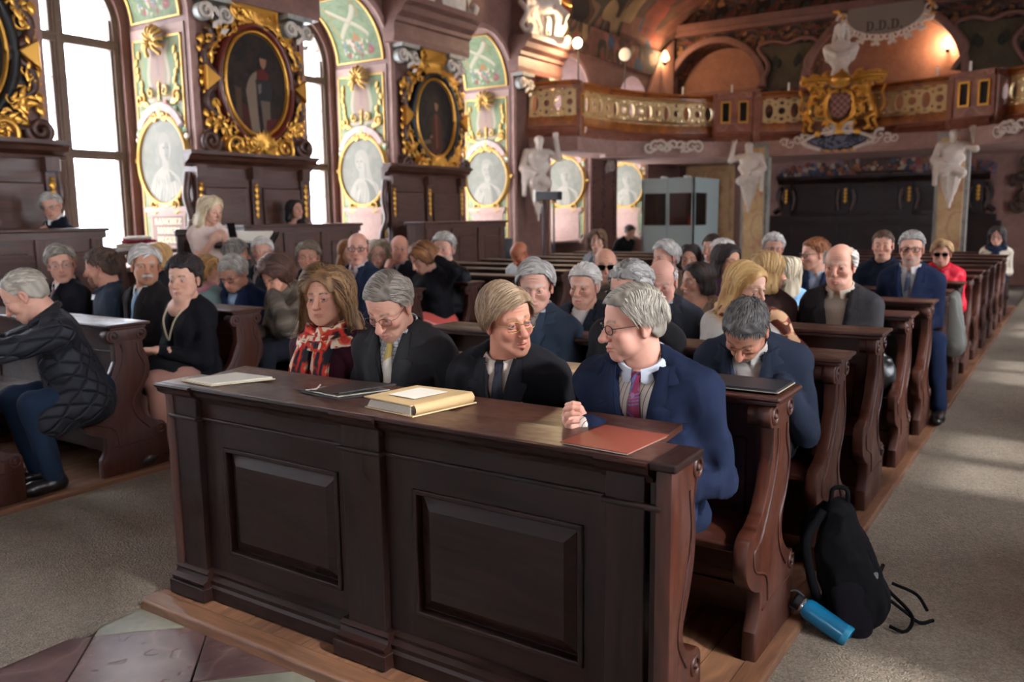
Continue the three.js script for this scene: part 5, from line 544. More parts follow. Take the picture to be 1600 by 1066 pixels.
function xf(g, m) { g.applyMatrix4(m); return g; }
function mergeSkin(gs) { gs.forEach(g => { g.deleteAttribute('uv'); }); return mergeGeometries(gs); }

const handCache = {};
function handGeo(curl, h, side, skin) {
  const key = [curl, h, side, skin].join(); if (handCache[key]) return handCache[key].clone();
  const F = new Field(), c0 = lin(skin), red = mix3(c0, lin('#b5584a'), 0.35);
  F.cone([0, 0, -0.05], [0, 0, 0.01], 0.027, 0.0265, 0, 'u', 1.15, 1);
  F.ell([0.001, 0, 0.048], [0.040, 0.0165, 0.052], 0.02);
  const bx_ = [-0.029, -0.010, 0.010, 0.029], bz = [0.078, 0.088, 0.09, 0.085], L = [0.056, 0.072, 0.078, 0.07], R = [0.0082, 0.0092, 0.0095, 0.0092], tips = [];
  for (let i = 0; i < 4; i++) {
    let p = [bx_[i], 0, bz[i] - 0.02], a = 0.05 + curl * 0.25; const fr = [0.30, 0.42, 0.31, 0.27], be = [0, 1.15 * curl + 0.08, 1.45 * curl + 0.1, 0.95 * curl + 0.06]; let r = R[i] * 1.06;
    for (let j = 0; j < 4; j++) { a += be[j]; const l = j ? L[i] * fr[j] : 0.022, sp = (bx_[i]) * 0.12, q = [p[0] + sp * l * 6 * (1 - curl), p[1] - Math.sin(a) * l, p[2] + Math.cos(a) * l], r2 = r * (j === 3 ? 0.86 : 0.95); F.cone(p, q, r, r2, j ? 0.004 : 0.012); p = q; r = r2; }
    tips.push(p);
  }
  const tA = [0.026, -0.004, 0.016], tB = [0.048 - 0.008 * curl, -0.014 - 0.008 * curl, 0.048], tC = [0.052 - 0.026 * curl, -0.02 - 0.022 * curl, 0.076], tD = [0.052 - 0.044 * curl, -0.022 - 0.026 * curl, 0.098 - 0.004 * curl];
  F.chain([tA, tB, tC, tD], [0.017, 0.013, 0.0108, 0.0088], 0.008);
  const g = F.mesh(h, (x, y, z) => { const n = noise3(x * 60, y * 60, z * 60) * 0.08; let t = 0; for (const p of tips) t = Math.max(t, 1 - Math.hypot(x - p[0], y - p[1], z - p[2]) / 0.018); return mix3(c0, red, clamp(0.25 + n + 0.5 * t, 0, 1)); });
  if (side < 0) mirrorX(g);
  handCache[key] = g; return g.clone();
}

function headField(o) {
  const F = new Field(), w = o.w ?? 1, l = o.l ?? 1, nose = o.nose ?? 1, age = o.age ?? 0.5, jaw = o.jaw ?? 1;
  F.ell([0, 0.032, -0.014], [0.0745 * w, 0.083, 0.095]);
  F.ell([0, 0.042, 0.030], [0.062 * w, 0.056, 0.056], 0.03);
  F.ell([0, -0.032, 0.034], [0.058 * w, 0.066 * l, 0.053], 0.03);
  for (const s of [-1, 1]) {
    F.cone([s * 0.050 * w * jaw, -0.048, 0.004], [s * 0.017 * jaw, -0.099 * l, 0.066], 0.021, 0.017, 0.025);
    F.ell([s * 0.041 * w, -0.030, 0.062], [0.022, 0.02, 0.021], 0.022);
    if (o.full) F.ell([s * 0.042 * w, -0.066, 0.045], [0.024 * o.full, 0.026, 0.028], 0.025);
    F.cone([s * 0.010, 0.0195, 0.0885], [s * 0.046, 0.017, 0.066], 0.0095 * (o.brow ?? 1), 0.0075, 0.014);
  }
  F.ell([0, -0.101 * l, 0.072], [0.021 * jaw, 0.016, 0.017], 0.018);
  F.ell([0, -0.070 * l, 0.074], [0.030, 0.022, 0.023], 0.022);
  // eye sockets
  for (const s of [-1, 1]) F.ell([s * 0.0315, 0.0005, 0.099], [0.0185, 0.0125, 0.0165], 0.013, 's');
  // nose
  F.cone([0, 0.012, 0.0885], [0, -0.034, 0.106 + 0.009 * nose], 0.0075, 0.0115 * nose, 0.012);
  F.ell([0, -0.0365, 0.106 + 0.0085 * nose], [0.0125 * nose, 0.0105, 0.0125], 0.006);
  for (const s of [-1, 1]) { F.ell([s * 0.0115 * nose, -0.0405, 0.1], [0.0085, 0.0072, 0.0105], 0.005); F.ell([s * 0.006, -0.0475, 0.107], [0.0033, 0.003, 0.005], 0.002, 's'); }
  // lips
  const op = o.mouth ?? 0, my = -0.068 * l;
  for (const s of [-1, 1]) {
    F.cone([s * 0.023, my - 0.001, 0.0865], [s * 0.004, my + 0.003 + op * 0.3, 0.0995], 0.0035, 0.0052, 0.005);
    F.cone([s * 0.021, my - 0.002 - op * 0.2, 0.0865], [0, my - 0.0085 - op, 0.0975], 0.0035, 0.0062, 0.005);
    F.cone([s * 0.024, my - 0.002, 0.0905], [0, my - 0.0025 - op * 0.4, 0.1055], 0.0015, 0.0019 + op * 0.45, 0.003, 's');
    if (age > 0.3) F.cone([s * 0.017, -0.044, 0.1], [s * 0.033, -0.074 * l, 0.087], 0.0018 * age + 0.001, 0.003 * age, 0.009, 's');
    if (age > 0.6) { F.cone([s * 0.022, -0.0175, 0.0905], [s * 0.043, -0.017, 0.083], 0.0035, 0.0028, 0.006); F.cone([s * 0.034, -0.085 * l, 0.062], [s * 0.046, -0.07, 0.035], 0.012, 0.012, 0.02); }
  }
  if (age > 0.6) for (let i = 0; i < 3; i++) F.cone([-0.03, 0.045 + i * 0.012, 0.091 - i * 0.006], [0.03, 0.045 + i * 0.012, 0.091 - i * 0.006], 0.0008, 0.0008, 0.004, 's');
  // eyelids: shells cut by a plane through the eyeball
  const up = rad((o.eye ?? 15) - 4), dn = rad(-24);
  for (const s of [-1, 1]) {
    const e = [s * 0.0315, 0, 0.0775];
    const lid = (ang, sg) => (x, y, z) => { x -= e[0]; y -= e[1]; z -= e[2]; return Math.max(Math.hypot(x * 0.92, y, z) - 0.0148, -sg * (y * Math.cos(ang) - z * Math.sin(ang))); };
    F.put(lid(up, 1), [e[0] - 0.016, e[1] - 0.016, e[2] - 0.004], [e[0] + 0.016, e[1] + 0.016, e[2] + 0.016], 0.0035);
    F.put(lid(dn, -1), [e[0] - 0.016, e[1] - 0.016, e[2] - 0.004], [e[0] + 0.016, e[1] + 0.016, e[2] + 0.016], 0.0035);
  }
  // ears
  for (const s of [-1, 1]) { const q = s * 0.0755 * w; F.ell([q + s * 0.003, -0.004, -0.012], [0.0085, 0.031, 0.0185], 0.006); F.ell([q + s * 0.0035, -0.031, -0.004], [0.007, 0.011, 0.01], 0.006); F.ell([q + s * 0.012, -0.003, -0.008], [0.006, 0.018, 0.0095], 0.004, 's'); }
  return F;
}
const cran = { c: [0, 0.032, -0.014], r: [0.0745, 0.083, 0.095] };
function hairline(z, o) {
  const rec = o.recede ?? 0;
  const T = [[-0.13, -0.055], [-0.06, -0.055], [-0.03, -0.03], [-0.012, 0.018], [0.012, 0.012], [0.024, 0.012], [0.034, 0.045 + rec * 0.4], [0.06, 0.066 + rec], [0.08, 0.072 + rec], [0.2, 0.075 + rec]];
  for (let i = 1; i < T.length; i++) if (z < T[i][0]) { const t = (z - T[i - 1][0]) / (T[i][0] - T[i - 1][0]); return lerp(T[i - 1][1], T[i][1], t); }
  return 0.1;
}
// hair: a cap volume and many tapering locks that follow the scalp
function hairGeo(o, res, seed, w = 1) {
  const R = rng(seed), col = lin(o.color), col2 = lin(o.color2 || o.color), vol = o.vol ?? 0.012, long = o.style === 'long' || o.style === 'bob', parts = [];
  const len = o.len ?? (long ? 0.28 : 0.05), rx = cran.r[0] * w;
  const bald = o.bald ?? 0;
  const mask = (x, y, z) => { let m = y - hairline(z, o) - (long && z < 0.03 ? -0.03 : 0); if (bald && (y > 0.075 - bald * 0.012 + clamp((-0.06 - z) * 0.5, 0, 0.02) || z > 0.03)) m = -1; if (long && z > 0.0) { const f = 1 - Math.hypot(x / 0.064, (y + 0.016) / (0.098 + (o.recede ?? 0))); m = Math.min(m + 0.2, -f * 0.06); } return m; };
  // cap
  const C = new Field(); C.ell(cran.c, [rx + vol, cran.r[1] + vol * (bald ? 0.3 : 1), cran.r[2] + vol]); C.ell([0, 0.05, 0.03], [0.06 * w + vol, 0.05 + vol, 0.052 + vol * 0.7], 0.03);
  C.ell([0, -0.02, -0.045], [0.066 * w + vol * .6, 0.055, 0.055 + vol * .6], 0.03);
  if (long) { const d = o.drop ?? 0.14, sp = o.spread ?? 0.035; for (const s of [-1, 1]) { C.cone([s * (0.068 * w + vol * 0.5), 0.01, -0.015], [s * (0.07 + sp), -d, -0.012], 0.028, 0.036, 0.03); C.cone([s * 0.05, -0.02, -0.065], [s * (0.05 + sp * 0.6), -d, -0.07], 0.045, 0.05, 0.04); } C.cone([0, 0, -0.08], [0, -d, -0.08], 0.05, 0.055, 0.05); }
  const cut = (x, y, z) => { let m = -mask(x, y, z); if (long) { const f = (1 - Math.hypot(x / 0.064, (y + 0.016) / (0.098 + (o.recede ?? 0)))) * 0.07, fr = z - 0.075; m = z > 0 ? Math.max(f, y < 0.03 ? z - 0.058 + (0.03 - y) * 0.2 : -1) : Math.min(f, z * 1.0); m = Math.max(m, -0.03); } return m * 0.7; };
  if (bald < 2) {
    C.put(cut, [-0.25, -0.4, -0.25], [0.25, 0.25, 0.25], 0.008, 'i');
    const amp = o.curl ? 0.010 : 0.0035, fr = o.curl ? 42 : 60;
    C.put((x, y, z) => amp * noise3(x * fr, y * fr * (o.curl ? 1 : 0.35), z * fr), [-0.25, -0.4, -0.25], [0.25, 0.25, 0.25], 0, 'd');
    const [lo, hi] = C.bounds();
    const cap = C.mesh(res === 0 ? 0.005 : res === 1 ? 0.0065 : 0.008, (x, y, z) => mix3(col, col2, clamp(0.35 + 0.6 * noise3(x * 50, y * 14, z * 50), 0, 1)), lo, hi);
    parts.push(cap);
  }
  // locks
  const hd = (x, y, z) => { x -= 0; const a = x / rx, b = (y - cran.c[1]) / cran.r[1], c = (z - cran.c[2]) / cran.r[2]; const d1 = (Math.hypot(a, b, c) - 1) * 0.08; const d2 = (Math.hypot(x / (0.06 * w), (y + 0.03) / 0.075, (z - 0.03) / 0.056) - 1) * 0.06; const d3 = Math.hypot(x, z + 0.02) - 0.06; return Math.min(d1, d2, y < -0.06 ? d3 : 1, y < -0.13 ? (y + 0.16 + Math.max(0, Math.abs(x) - 0.06) * 0.3) + 0.02 : 1); };
  const gr = (x, y, z) => { const e = 0.002, g = V3(hd(x + e, y, z) - hd(x - e, y, z), hd(x, y + e, z) - hd(x, y - e, z), hd(x, y, z + e) - hd(x, y, z - e)); return g.normalize(); };
  const N = o.n ?? [620, 260, 130][res], wd = (o.lock ?? 1) * [0.0052, 0.0075, 0.0105][res];
  const P = [], Nn = [], Cc = [], I = []; const part = o.part ?? 0, steps = long ? 9 : 5;
  for (let i = 0; i < N * 2.2 && P.length / 3 / ((steps + 1) * 3) < N; i++) {
    const k = (i + 0.5) / (N * 2.2), th = Math.acos(1 - 1.62 * k), ph = i * 2.399963; // upper part of the sphere
    let p = V3(rx * Math.sin(th) * Math.cos(ph), cran.c[1] + cran.r[1] * Math.cos(th), cran.c[2] + cran.r[2] * Math.sin(th) * Math.sin(ph));
    if (mask(p.x, p.y, p.z) < 0.002) continue;
    const n0 = gr(p.x, p.y, p.z); p.addScaledVector(n0, vol * 0.75);
    const L = len * (0.75 + 0.5 * R()) * (o.sideShort && p.y < 0.04 ? o.sideShort : 1), seg = L / steps, jit = (o.curl ? 1.6 : 0.35), path = [p.clone()];
    let dir = V3(0, 0, 0), curlPh = R() * 6.28;
    const lc = mix3(col, col2, clamp(R() * 1.1 - 0.05 + (o.tip ? 0 : 0), 0, 1)), br = 0.8 + 0.4 * R();
    for (let s = 0; s < steps; s++) {
      const n = gr(p.x, p.y, p.z), side = p.x > part ? 1 : -1, top = clamp((p.y - 0.03) / 0.06, 0, 1);
      let f = V3(0, 0, 0);
      if (o.style === 'back') f.set(p.x * 3, -0.5, -1.2);
      else if (o.style === 'fwd') f.set(p.x * 2, -0.2, 1).multiplyScalar(top).add(V3(0, -1, -0.35).multiplyScalar(1 - top));
      else if (o.style === 'side') f.set(side * 1.0, 0.0, (o.fringe ?? 0.35)).multiplyScalar(top).add(V3(0, -1, p.z < 0 ? -0.3 : -0.55).multiplyScalar(1.05 - top));
      else if (long) f.set(side * 0.9 * top, -0.5 - (1 - top), -0.25 * top + (p.z > 0.04 ? -0.6 : 0));
      else if (o.style === 'up') f.set(p.x * 4, 0.6, -0.4);
      else f.set(p.x * 3, -0.8 + top * 0.6, -0.3);
      f.add(V3(R() - 0.5, R() - 0.5, R() - 0.5).multiplyScalar(jit)); if (o.wave) f.add(V3(Math.cos(curlPh + s * 1.3), 0, Math.sin(curlPh + s * 1.3)).multiplyScalar(o.wave)); if (o.curl) f.add(V3(Math.cos(curlPh + s * 1.9), Math.sin(curlPh + s * 2.3), Math.sin(curlPh + s * 1.7)).multiplyScalar(0.9));
      f.addScaledVector(n, (o.lift ?? 0.12) - f.dot(n)); f.normalize(); dir.lerp(f, s ? 0.65 : 1).normalize();
      p = p.clone().addScaledVector(dir, seg); const d = hd(p.x, p.y, p.z), tg = vol * (long ? 1.15 : 1.05) + 0.002; const nn = gr(p.x, p.y, p.z);
      if (d < tg) p.addScaledVector(nn, tg - d); else if (!long && d > tg + 0.01) p.addScaledVector(nn, (tg + 0.008 - d) * 0.6); else if (long && p.y > -0.03 && d > tg + 0.012) p.addScaledVector(nn, (tg + 0.01 - d) * 0.5);
      path.push(p.clone());
    }
    const b0 = P.length / 3, wv = wd * (0.7 + 0.6 * R());
    for (let s = 0; s <= steps; s++) {
      const q = path[s], t = s / steps, tg = path[Math.min(steps, s + 1)].clone().sub(path[Math.max(0, s - 1)]).normalize(), n = gr(q.x, q.y, q.z), b = tg.clone().cross(n).normalize(), ww = wv * (t < 0.25 ? 0.55 + t * 1.8 : 1 - Math.pow((t - 0.25) / 0.75, 2) * 0.9), th_ = ww * 0.45;
      const A = [q.clone().addScaledVector(b, ww), q.clone().addScaledVector(n, th_), q.clone().addScaledVector(b, -ww)], Nr = [b.clone().multiplyScalar(0.8).addScaledVector(n, 0.6), n, b.clone().multiplyScalar(-0.8).addScaledVector(n, 0.6)];
      for (let j = 0; j < 3; j++) { P.push(A[j].x, A[j].y, A[j].z); Nr[j].normalize(); Nn.push(Nr[j].x, Nr[j].y, Nr[j].z); Cc.push(lc[0] * br, lc[1] * br, lc[2] * br); }
      if (s < steps) { const a = b0 + s * 3; I.push(a, a + 1, a + 4, a, a + 4, a + 3, a + 1, a + 2, a + 5, a + 1, a + 5, a + 4); }
    }
  }
  if (I.length) { for (let q = 0; q < I.length; q += 3) { const z = I[q]; I[q] = I[q + 1]; I[q + 1] = z; } const g = new THREE.BufferGeometry(); g.setAttribute('position', new THREE.Float32BufferAttribute(P, 3)); g.setAttribute('normal', new THREE.Float32BufferAttribute(Nn, 3)); g.setAttribute('color', new THREE.Float32BufferAttribute(Cc, 3)); g.setIndex(I); parts.push(g); }
  return parts.length ? mergeGeometries(parts) : null;
}
// a cloth strip between two edge curves, laid on the front of a field
function strip(field, L, R, n, m, off, th, uS = 1, vS = 1) {
  const F = [], U = []; let last = 0.1;
  for (let i = 0; i <= n; i++) for (let j = 0; j <= m; j++) { const t = i / n, s = j / m, a = L(t), b = R(t), x = lerp(a[0], b[0], s), y = lerp(a[1], b[1], s), bulge = (a[2] ?? 0) * Math.sin(s * Math.PI) + (a[3] ?? 0) * Math.cos(s * Math.PI * 5 + t * 2); let z = field.front(x, y); if (z === null) z = last; last = z; F.push([x, y, z + off + bulge]); U.push([s * uS, t * vS]); }
  const P = [], UV = [], I = [], id = (i, j) => i * (m + 1) + j, tot = (n + 1) * (m + 1);
  for (const k of [th, 0]) F.forEach((p, q) => { P.push(p[0], p[1], p[2] + k); UV.push(...U[q]); });
  for (let i = 0; i < n; i++) for (let j = 0; j < m; j++) { const a = id(i, j), b = id(i, j + 1), c = id(i + 1, j + 1), d = id(i + 1, j); I.push(a, c, b, a, d, c, tot + a, tot + b, tot + c, tot + a, tot + c, tot + d); }
  const edge = (a, b) => I.push(a, b, tot + b, a, tot + b, tot + a);
  for (let i = 0; i < n; i++) { edge(id(i, 0), id(i + 1, 0)); edge(id(i + 1, m), id(i, m)); } for (let j = 0; j < m; j++) { edge(id(0, j + 1), id(0, j)); edge(id(n, j), id(n, j + 1)); }
  let g = new THREE.BufferGeometry(); g.setAttribute('position', new THREE.Float32BufferAttribute(P, 3)); g.setAttribute('uv', new THREE.Float32BufferAttribute(UV, 2)); g.setIndex(I);
  // make the front face +z
  const q = [0, 1, 2].map(k => I[k]), A = V3(P[q[0] * 3], P[q[0] * 3 + 1], P[q[0] * 3 + 2]), B = V3(P[q[1] * 3], P[q[1] * 3 + 1], P[q[1] * 3 + 2]), C = V3(P[q[2] * 3], P[q[2] * 3 + 1], P[q[2] * 3 + 2]);
  if (B.sub(A).cross(C.sub(A)).z < 0) for (let k = 0; k < I.length; k += 3) { const t = I[k]; I[k] = I[k + 1]; I[k + 1] = t; } g.setIndex(I);
  g.computeVertexNormals(); return g;
}
const pl = pts => t => { for (let i = 1; i < pts.length; i++) if (t <= pts[i][0] || i === pts.length - 1) { const u = clamp((t - pts[i - 1][0]) / (pts[i][0] - pts[i - 1][0]), 0, 1); return pts[i].slice(1).map((v, k) => lerp(pts[i - 1][k + 1], v, u)); } };

// folded collar round the neck: open[ing half-angle], top height at the back, fall height, flare
function collarGeo(y, r, Sf, open, top, fall, flare) {
  const P = [], UV = [], I = [], n = 40, m = 6; // back of the neck is angle pi
  for (let i = 0; i <= n; i++) {
    const a = lerp(open, Math.PI * 2 - open, i / n), fr = (Math.cos(a) + 1) / 2, yt = y(top) - 0.052 * Math.pow(fr, 1.3), nearTip = open < 0.3 ? Math.exp(-Math.pow((Math.min(a, Math.PI * 2 - a) - 0.4) / 0.2, 2)) : 0, yo = yt - fall * (1 - 0.3 * fr) - 0.018 * nearTip, ro = r + flare + 0.012 * fr + 0.006 * nearTip;
    const ring = [[r - 0.002, yt - 0.034], [r, yt], [r + 0.005, yt + 0.003], [r + 0.009, yt], [ro, yo], [ro - 0.006, yo - 0.001]];
    ring.forEach(([q, h], j) => { const zc = -0.006 + (h - y(0.46)) * 0.16; let px = Math.sin(a) * q * 0.98, pz = zc + Math.cos(a) * q * 1.04; if (Sf && j > 1 && Math.cos(a) > 0.1) for (let k = 0; k < 14 && Sf.at(px, h, pz) < 0.003 + (j === 4 ? 0.004 : 0.001); k++) { px += Math.sin(a) * 0.003; pz += Math.cos(a) * 0.003; } P.push(px, h, pz); UV.push(a * 0.065, h); });
  }
  for (let i = 0; i < n; i++) for (let j = 0; j < m - 1; j++) { const a = i * m + j; I.push(a, a + 1, a + m + 1, a, a + m + 1, a + m); }
  const g = new THREE.BufferGeometry(); g.setAttribute('position', new THREE.Float32BufferAttribute(P, 3)); g.setAttribute('uv', new THREE.Float32BufferAttribute(UV, 2)); g.setIndex(I); g.computeVertexNormals(); return g;
}
let personSeed = 1;
function person(o) {
  const seed = personSeed++ * 977, g = o.g ?? (o.f ? 0.93 : 1), res = o.res ?? 2, hs = o.hs ?? (o.f ? 0.95 : 1), skin = o.skin || '#d9a78d';
  const hipY = o.hipY ?? (o.stand ? 0.95 : 0.53), fy = o.fy ?? 0.04, by = rad(o.yaw ?? 0), lean = rad(o.lean ?? 4), tilt = rad(o.tilt ?? 0);
  const HR = new THREE.Matrix4().makeRotationFromEuler(new THREE.Euler(rad(o.hp ?? 3), rad(o.hy ?? 0) - by, rad(o.hr ?? 0), 'YXZ'));
  let ts = 1, MU, MH; const hip = V3(0, hipY, 0);
  for (let i = 0; i < 8; i++) {
    MU = new THREE.Matrix4().makeTranslation(0, hipY, 0).multiply(new THREE.Matrix4().makeRotationFromEuler(new THREE.Euler(lean, rad(o.twist ?? 0), tilt, 'YXZ')));
    const piv = V3(0, 0.498 * ts * g, -0.008).applyMatrix4(MU);
    MH = new THREE.Matrix4().makeTranslation(piv.x, piv.y, piv.z).multiply(HR).multiply(new THREE.Matrix4().makeTranslation(0, 0.105 * hs, 0.028 * hs)).multiply(new THREE.Matrix4().makeScale(hs, hs, hs));
    const y = MH.elements[13] + fy; ts = clamp(ts + (o.at[1] - y) / (0.498 * g * Math.max(0.4, Math.cos(lean))), 0.78, 1.28);
  }
  const hp = V3().setFromMatrixPosition(MH).applyAxisAngle(V3(0, 1, 0), by), base = [o.at[0] - hp.x, fy, o.at[2] - hp.z];
  const G = thing('person', o.label, 'person', base, by, o.group);
  const MUi = MU.clone().invert(), MHi = MH.clone().invert();
  // ---- head, neck and hands: the body
  const F = headField({ ...o.face });
  const nb = V3(0, 0.455 * ts * g, -0.012).applyMatrix4(MU).applyMatrix4(MHi), nr = (o.f ? 0.050 : 0.058) * (o.neck ?? 1);
  F.cone([0, -0.055, -0.022], nb.toArray(), nr, nr * 1.1, 0.02); F.cone([0, -0.07, 0.02], nb.clone().add(V3(0, 0.03, 0.02)).toArray(), 0.03, 0.04, 0.03);
  if (o.chest) { const c = V3(0, 0.42 * ts * g, 0.03).applyMatrix4(MU).applyMatrix4(MHi); F.ell(c.toArray(), [0.10, 0.07, 0.075], 0.05); }
  const sc = lin(skin), red = mix3(sc, lin('#c0574a'), 0.55), lip = mix3(sc, lin(o.lips || '#a8504a'), 0.7), bc = lin((o.hair && o.hair.brow) || (o.hair && o.hair.color) || '#6b5040'), beard = lin(o.beard || '#8a7a6c'), bd = o.beard ? (o.beardAmt ?? 0.75) : 0, stub = o.stubble ?? (o.f ? 0 : 0.1), my = -0.068 * ((o.face && o.face.l) ?? 1);
  const skinC = (x, y, z) => {
    const n = noise3(x * 45, y * 45, z * 45), n2 = noise3(x * 160, y * 160, z * 160); let c = mix3(sc, red, clamp(0.12 + 0.1 * n + 0.06 * n2, 0, 1));
    const gs = (cx, cy, cz, r) => Math.exp(-((x - cx) ** 2 + (y - cy) ** 2 + (z - cz) ** 2) / (r * r)), ax = Math.abs(x);
    c = mix3(c, red, clamp(0.55 * Math.exp(-((ax - 0.042) ** 2 + (y + 0.03) ** 2 + (z - 0.07) ** 2) / 6e-4) + 0.6 * gs(0, -0.038, 0.115, 0.018) + 0.5 * Math.exp(-((ax - 0.08) ** 2 + y * y * 0.5 + (z + 0.01) ** 2) / 8e-4), 0, 0.8));
    if (z > 0.05 && y < -0.02) { const jawm = clamp((-0.05 - y) / 0.012, 0, 1) * clamp((0.125 + y) / 0.02 + 0.3, 0, 1); const mus = Math.exp(-((y + 0.056) ** 2) / 4e-5) * clamp((0.03 - ax) / 0.008, 0, 1); const t = Math.max(jawm, mus); c = mix3(c, beard, t * (bd + stub) * (0.85 + 0.3 * n2)); }
    if (o.mustache) c = mix3(c, lin(o.mustache), clamp(1.2 * Math.exp(-((y + 0.056) ** 2) / 6e-5) * clamp((0.034 - ax) / 0.008, 0, 1) * (z > 0.07 ? 1 : 0), 0, 1));
    const ll = Math.exp(-((ax / 0.025) ** 4) - (((y - my + 0.003) / 0.0105) ** 4)) * (z > 0.08 ? 1 : 0); c = mix3(c, lip, 0.85 * ll);
    const ey = 0.0235 + 0.003 * Math.sin((ax - 0.012) / 0.036 * Math.PI) , eb = Math.exp(-(((y - ey) / 0.0048) ** 2)) * clamp((ax - 0.011) / 0.004, 0, 1) * clamp((0.05 - ax) / 0.006, 0, 1) * (z > 0.04 ? 1 : 0); c = mix3(c, bc, 0.95 * eb * (0.8 + 0.3 * n2));
    const lr = Math.hypot(ax - 0.0315, y, z - 0.0775); if (lr < 0.0165 && z > 0.076) c = mix3(c, mix3(sc, lin('#8c5048'), 0.6), 0.45);
    return c;
  };
  const hH = [0.0027, 0.004, 0.0055][res], bodyParts = [xf(F.mesh(hH, skinC), MH)];
  const face = o.face || {};
  // ---- arms
  const sh = (o.f ? 0.150 : 0.172) * g * (o.wide ?? 1), shY = 0.368 * ts * g, arms = [];
  for (const s of [-1, 1]) {
    const H = (s > 0 ? o.lh : o.rh) || {}, hpP = V3(...(H.p || [s * 0.075, hipY + 0.10, 0.27])), dirP = V3(...(H.dir || [-s * 0.75, -0.15, 0.6])).normalize(), palm = V3(...(H.palm || [0, -1, 0.15]));
    const S = V3(s * sh, shY, -0.012), W = hpP.clone().applyMatrix4(MUi), ua = 0.285 * g, fa = 0.265 * g; const dv = W.clone().sub(S); let d = dv.length(); if (d > ua + fa - 0.005) { d = ua + fa - 0.005; W.copy(S).addScaledVector(dv.normalize(), d); } const dn = W.clone().sub(S).normalize();
    const a = (ua * ua - fa * fa + d * d) / (2 * d), hh = Math.sqrt(Math.max(0, ua * ua - a * a)), pole = V3(...(H.pole || [s * 0.38, -0.8, -0.55])); pole.addScaledVector(dn, -pole.dot(dn)).normalize(); const E = S.clone().addScaledVector(dn, a).addScaledVector(pole, hh);
    arms.push({ s, S, E, W, H });
    if (H.hide) continue;
    const fd = W.clone().sub(E).transformDirection(MU); const Wp = W.clone().applyMatrix4(MU), zA = dirP.clone().multiplyScalar(0.55).addScaledVector(fd, 0.8).normalize(), yA = palm.clone().negate(); yA.addScaledVector(zA, -yA.dot(zA)).normalize(); const xA = yA.clone().cross(zA);
    const hm = new THREE.Matrix4().makeBasis(xA, yA, zA).setPosition(Wp).multiply(new THREE.Matrix4().makeScale(hs * 0.98, hs * 0.98, hs * 0.98));
    const hg = handGeo(H.curl ?? 0.35, [0.0032, 0.0045, 0.0065][res], s > 0 ? -1 : 1, skin); bodyParts.push(xf(hg, hm));
  }
  if (o.bareLegs) { const L = new Field(); for (const s of [-1, 1]) { const k = [s * 0.10 + (o.knee || 0), hipY - 0.03, 0.40], an = [s * 0.09 + (o.knee || 0), 0.09, 0.37]; L.cone([s * 0.085, hipY - 0.02, 0.02], k, 0.085, 0.062, 0.03); L.cone(k, [s * 0.095 + (o.knee || 0), hipY - 0.2, 0.375], 0.06, 0.055, 0.03); L.cone([s * 0.095 + (o.knee || 0), hipY - 0.2, 0.375], an, 0.056, 0.036, 0.03); L.cone(an, [an[0], 0.05, an[2] + 0.1], 0.036, 0.026, 0.02); } const tt = lin(o.bareLegs); bodyParts.push(L.mesh(0.012, () => tt)); }
  { const B = new Field(), y = v => v * ts * g; B.cone([0, y(-0.02), 0], [0, y(0.36), 0], 0.1, 0.11, 0, 'u', 1.15, 0.8); B.cone([-sh, y(0.366), -0.012], [sh, y(0.366), -0.012], 0.045, 0.045, 0.05); B.cone([0, y(0.36), -0.01], [0, y(0.5), -0.012], 0.05, 0.045, 0.04); for (const A of arms) { B.cone(A.S.toArray(), A.E.toArray(), 0.045, 0.038, 0.02); B.cone(A.E.toArray(), A.W.toArray(), 0.038, 0.026, 0.02); } bodyParts.push(xf(B.mesh(0.022, () => sc), MU)); }
  const body = mesh('body', mergeSkin(bodyParts), skinMat, G);
  // ---- eyes
  const gaze = V3(Math.sin(rad(o.gx ?? 0)), Math.sin(rad(o.gyz ?? -2)), 1).normalize(), iris = lin(o.iris || '#5a4632');
  for (const s of [-1, 1]) {
    const e = new THREE.SphereGeometry(0.0128, res ? 12 : 28, res ? 9 : 20), p = e.attributes.position, C = new Float32Array(p.count * 3);
    for (let i = 0; i < p.count; i++) { const a = Math.acos(clamp(V3(p.getX(i), p.getY(i), p.getZ(i)).normalize().dot(gaze), -1, 1)), c = a < 0.2 ? [0.005, 0.005, 0.005] : a < 0.52 ? iris : [0.46, 0.42, 0.40]; C.set(c, i * 3); }
    e.setAttribute('color', new THREE.BufferAttribute(C, 3)); e.translate(s * 0.0315, 0, 0.0775); xf(e, MH); mesh('eye', e, eyeMat, G);
  }
  // ---- hair
  if (o.hair) { const hg = hairGeo(o.hair, res, seed, face.w ?? 1); if (hg) mesh('hair', xf(hg, MH), hairMat, G); }
  if (o.beardVol) { const B = new Field(); for (const s of [-1, 1]) B.cone([s * 0.05, -0.05, 0.02], [s * 0.012, -0.105, 0.072], 0.024, 0.022, 0.02); B.ell([0, -0.108, 0.072], [0.03, 0.022, 0.024], 0.02); B.cone([-0.02, -0.055, 0.096], [0.02, -0.055, 0.096], 0.006, 0.006, 0.01); B.put((x, y, z) => 0.003 * noise3(x * 130, y * 60, z * 130), [-0.1, -0.2, -0.1], [0.1, 0.1, 0.2], 0, 'd'); const b1 = lin(o.beard); mesh('beard', xf(B.mesh(0.005, (x, y, z) => mix3(b1, [0.5, 0.48, 0.45], clamp(0.3 + 0.5 * noise3(x * 90, y * 40, z * 90), 0, 1))), MH), hairMat, G); }
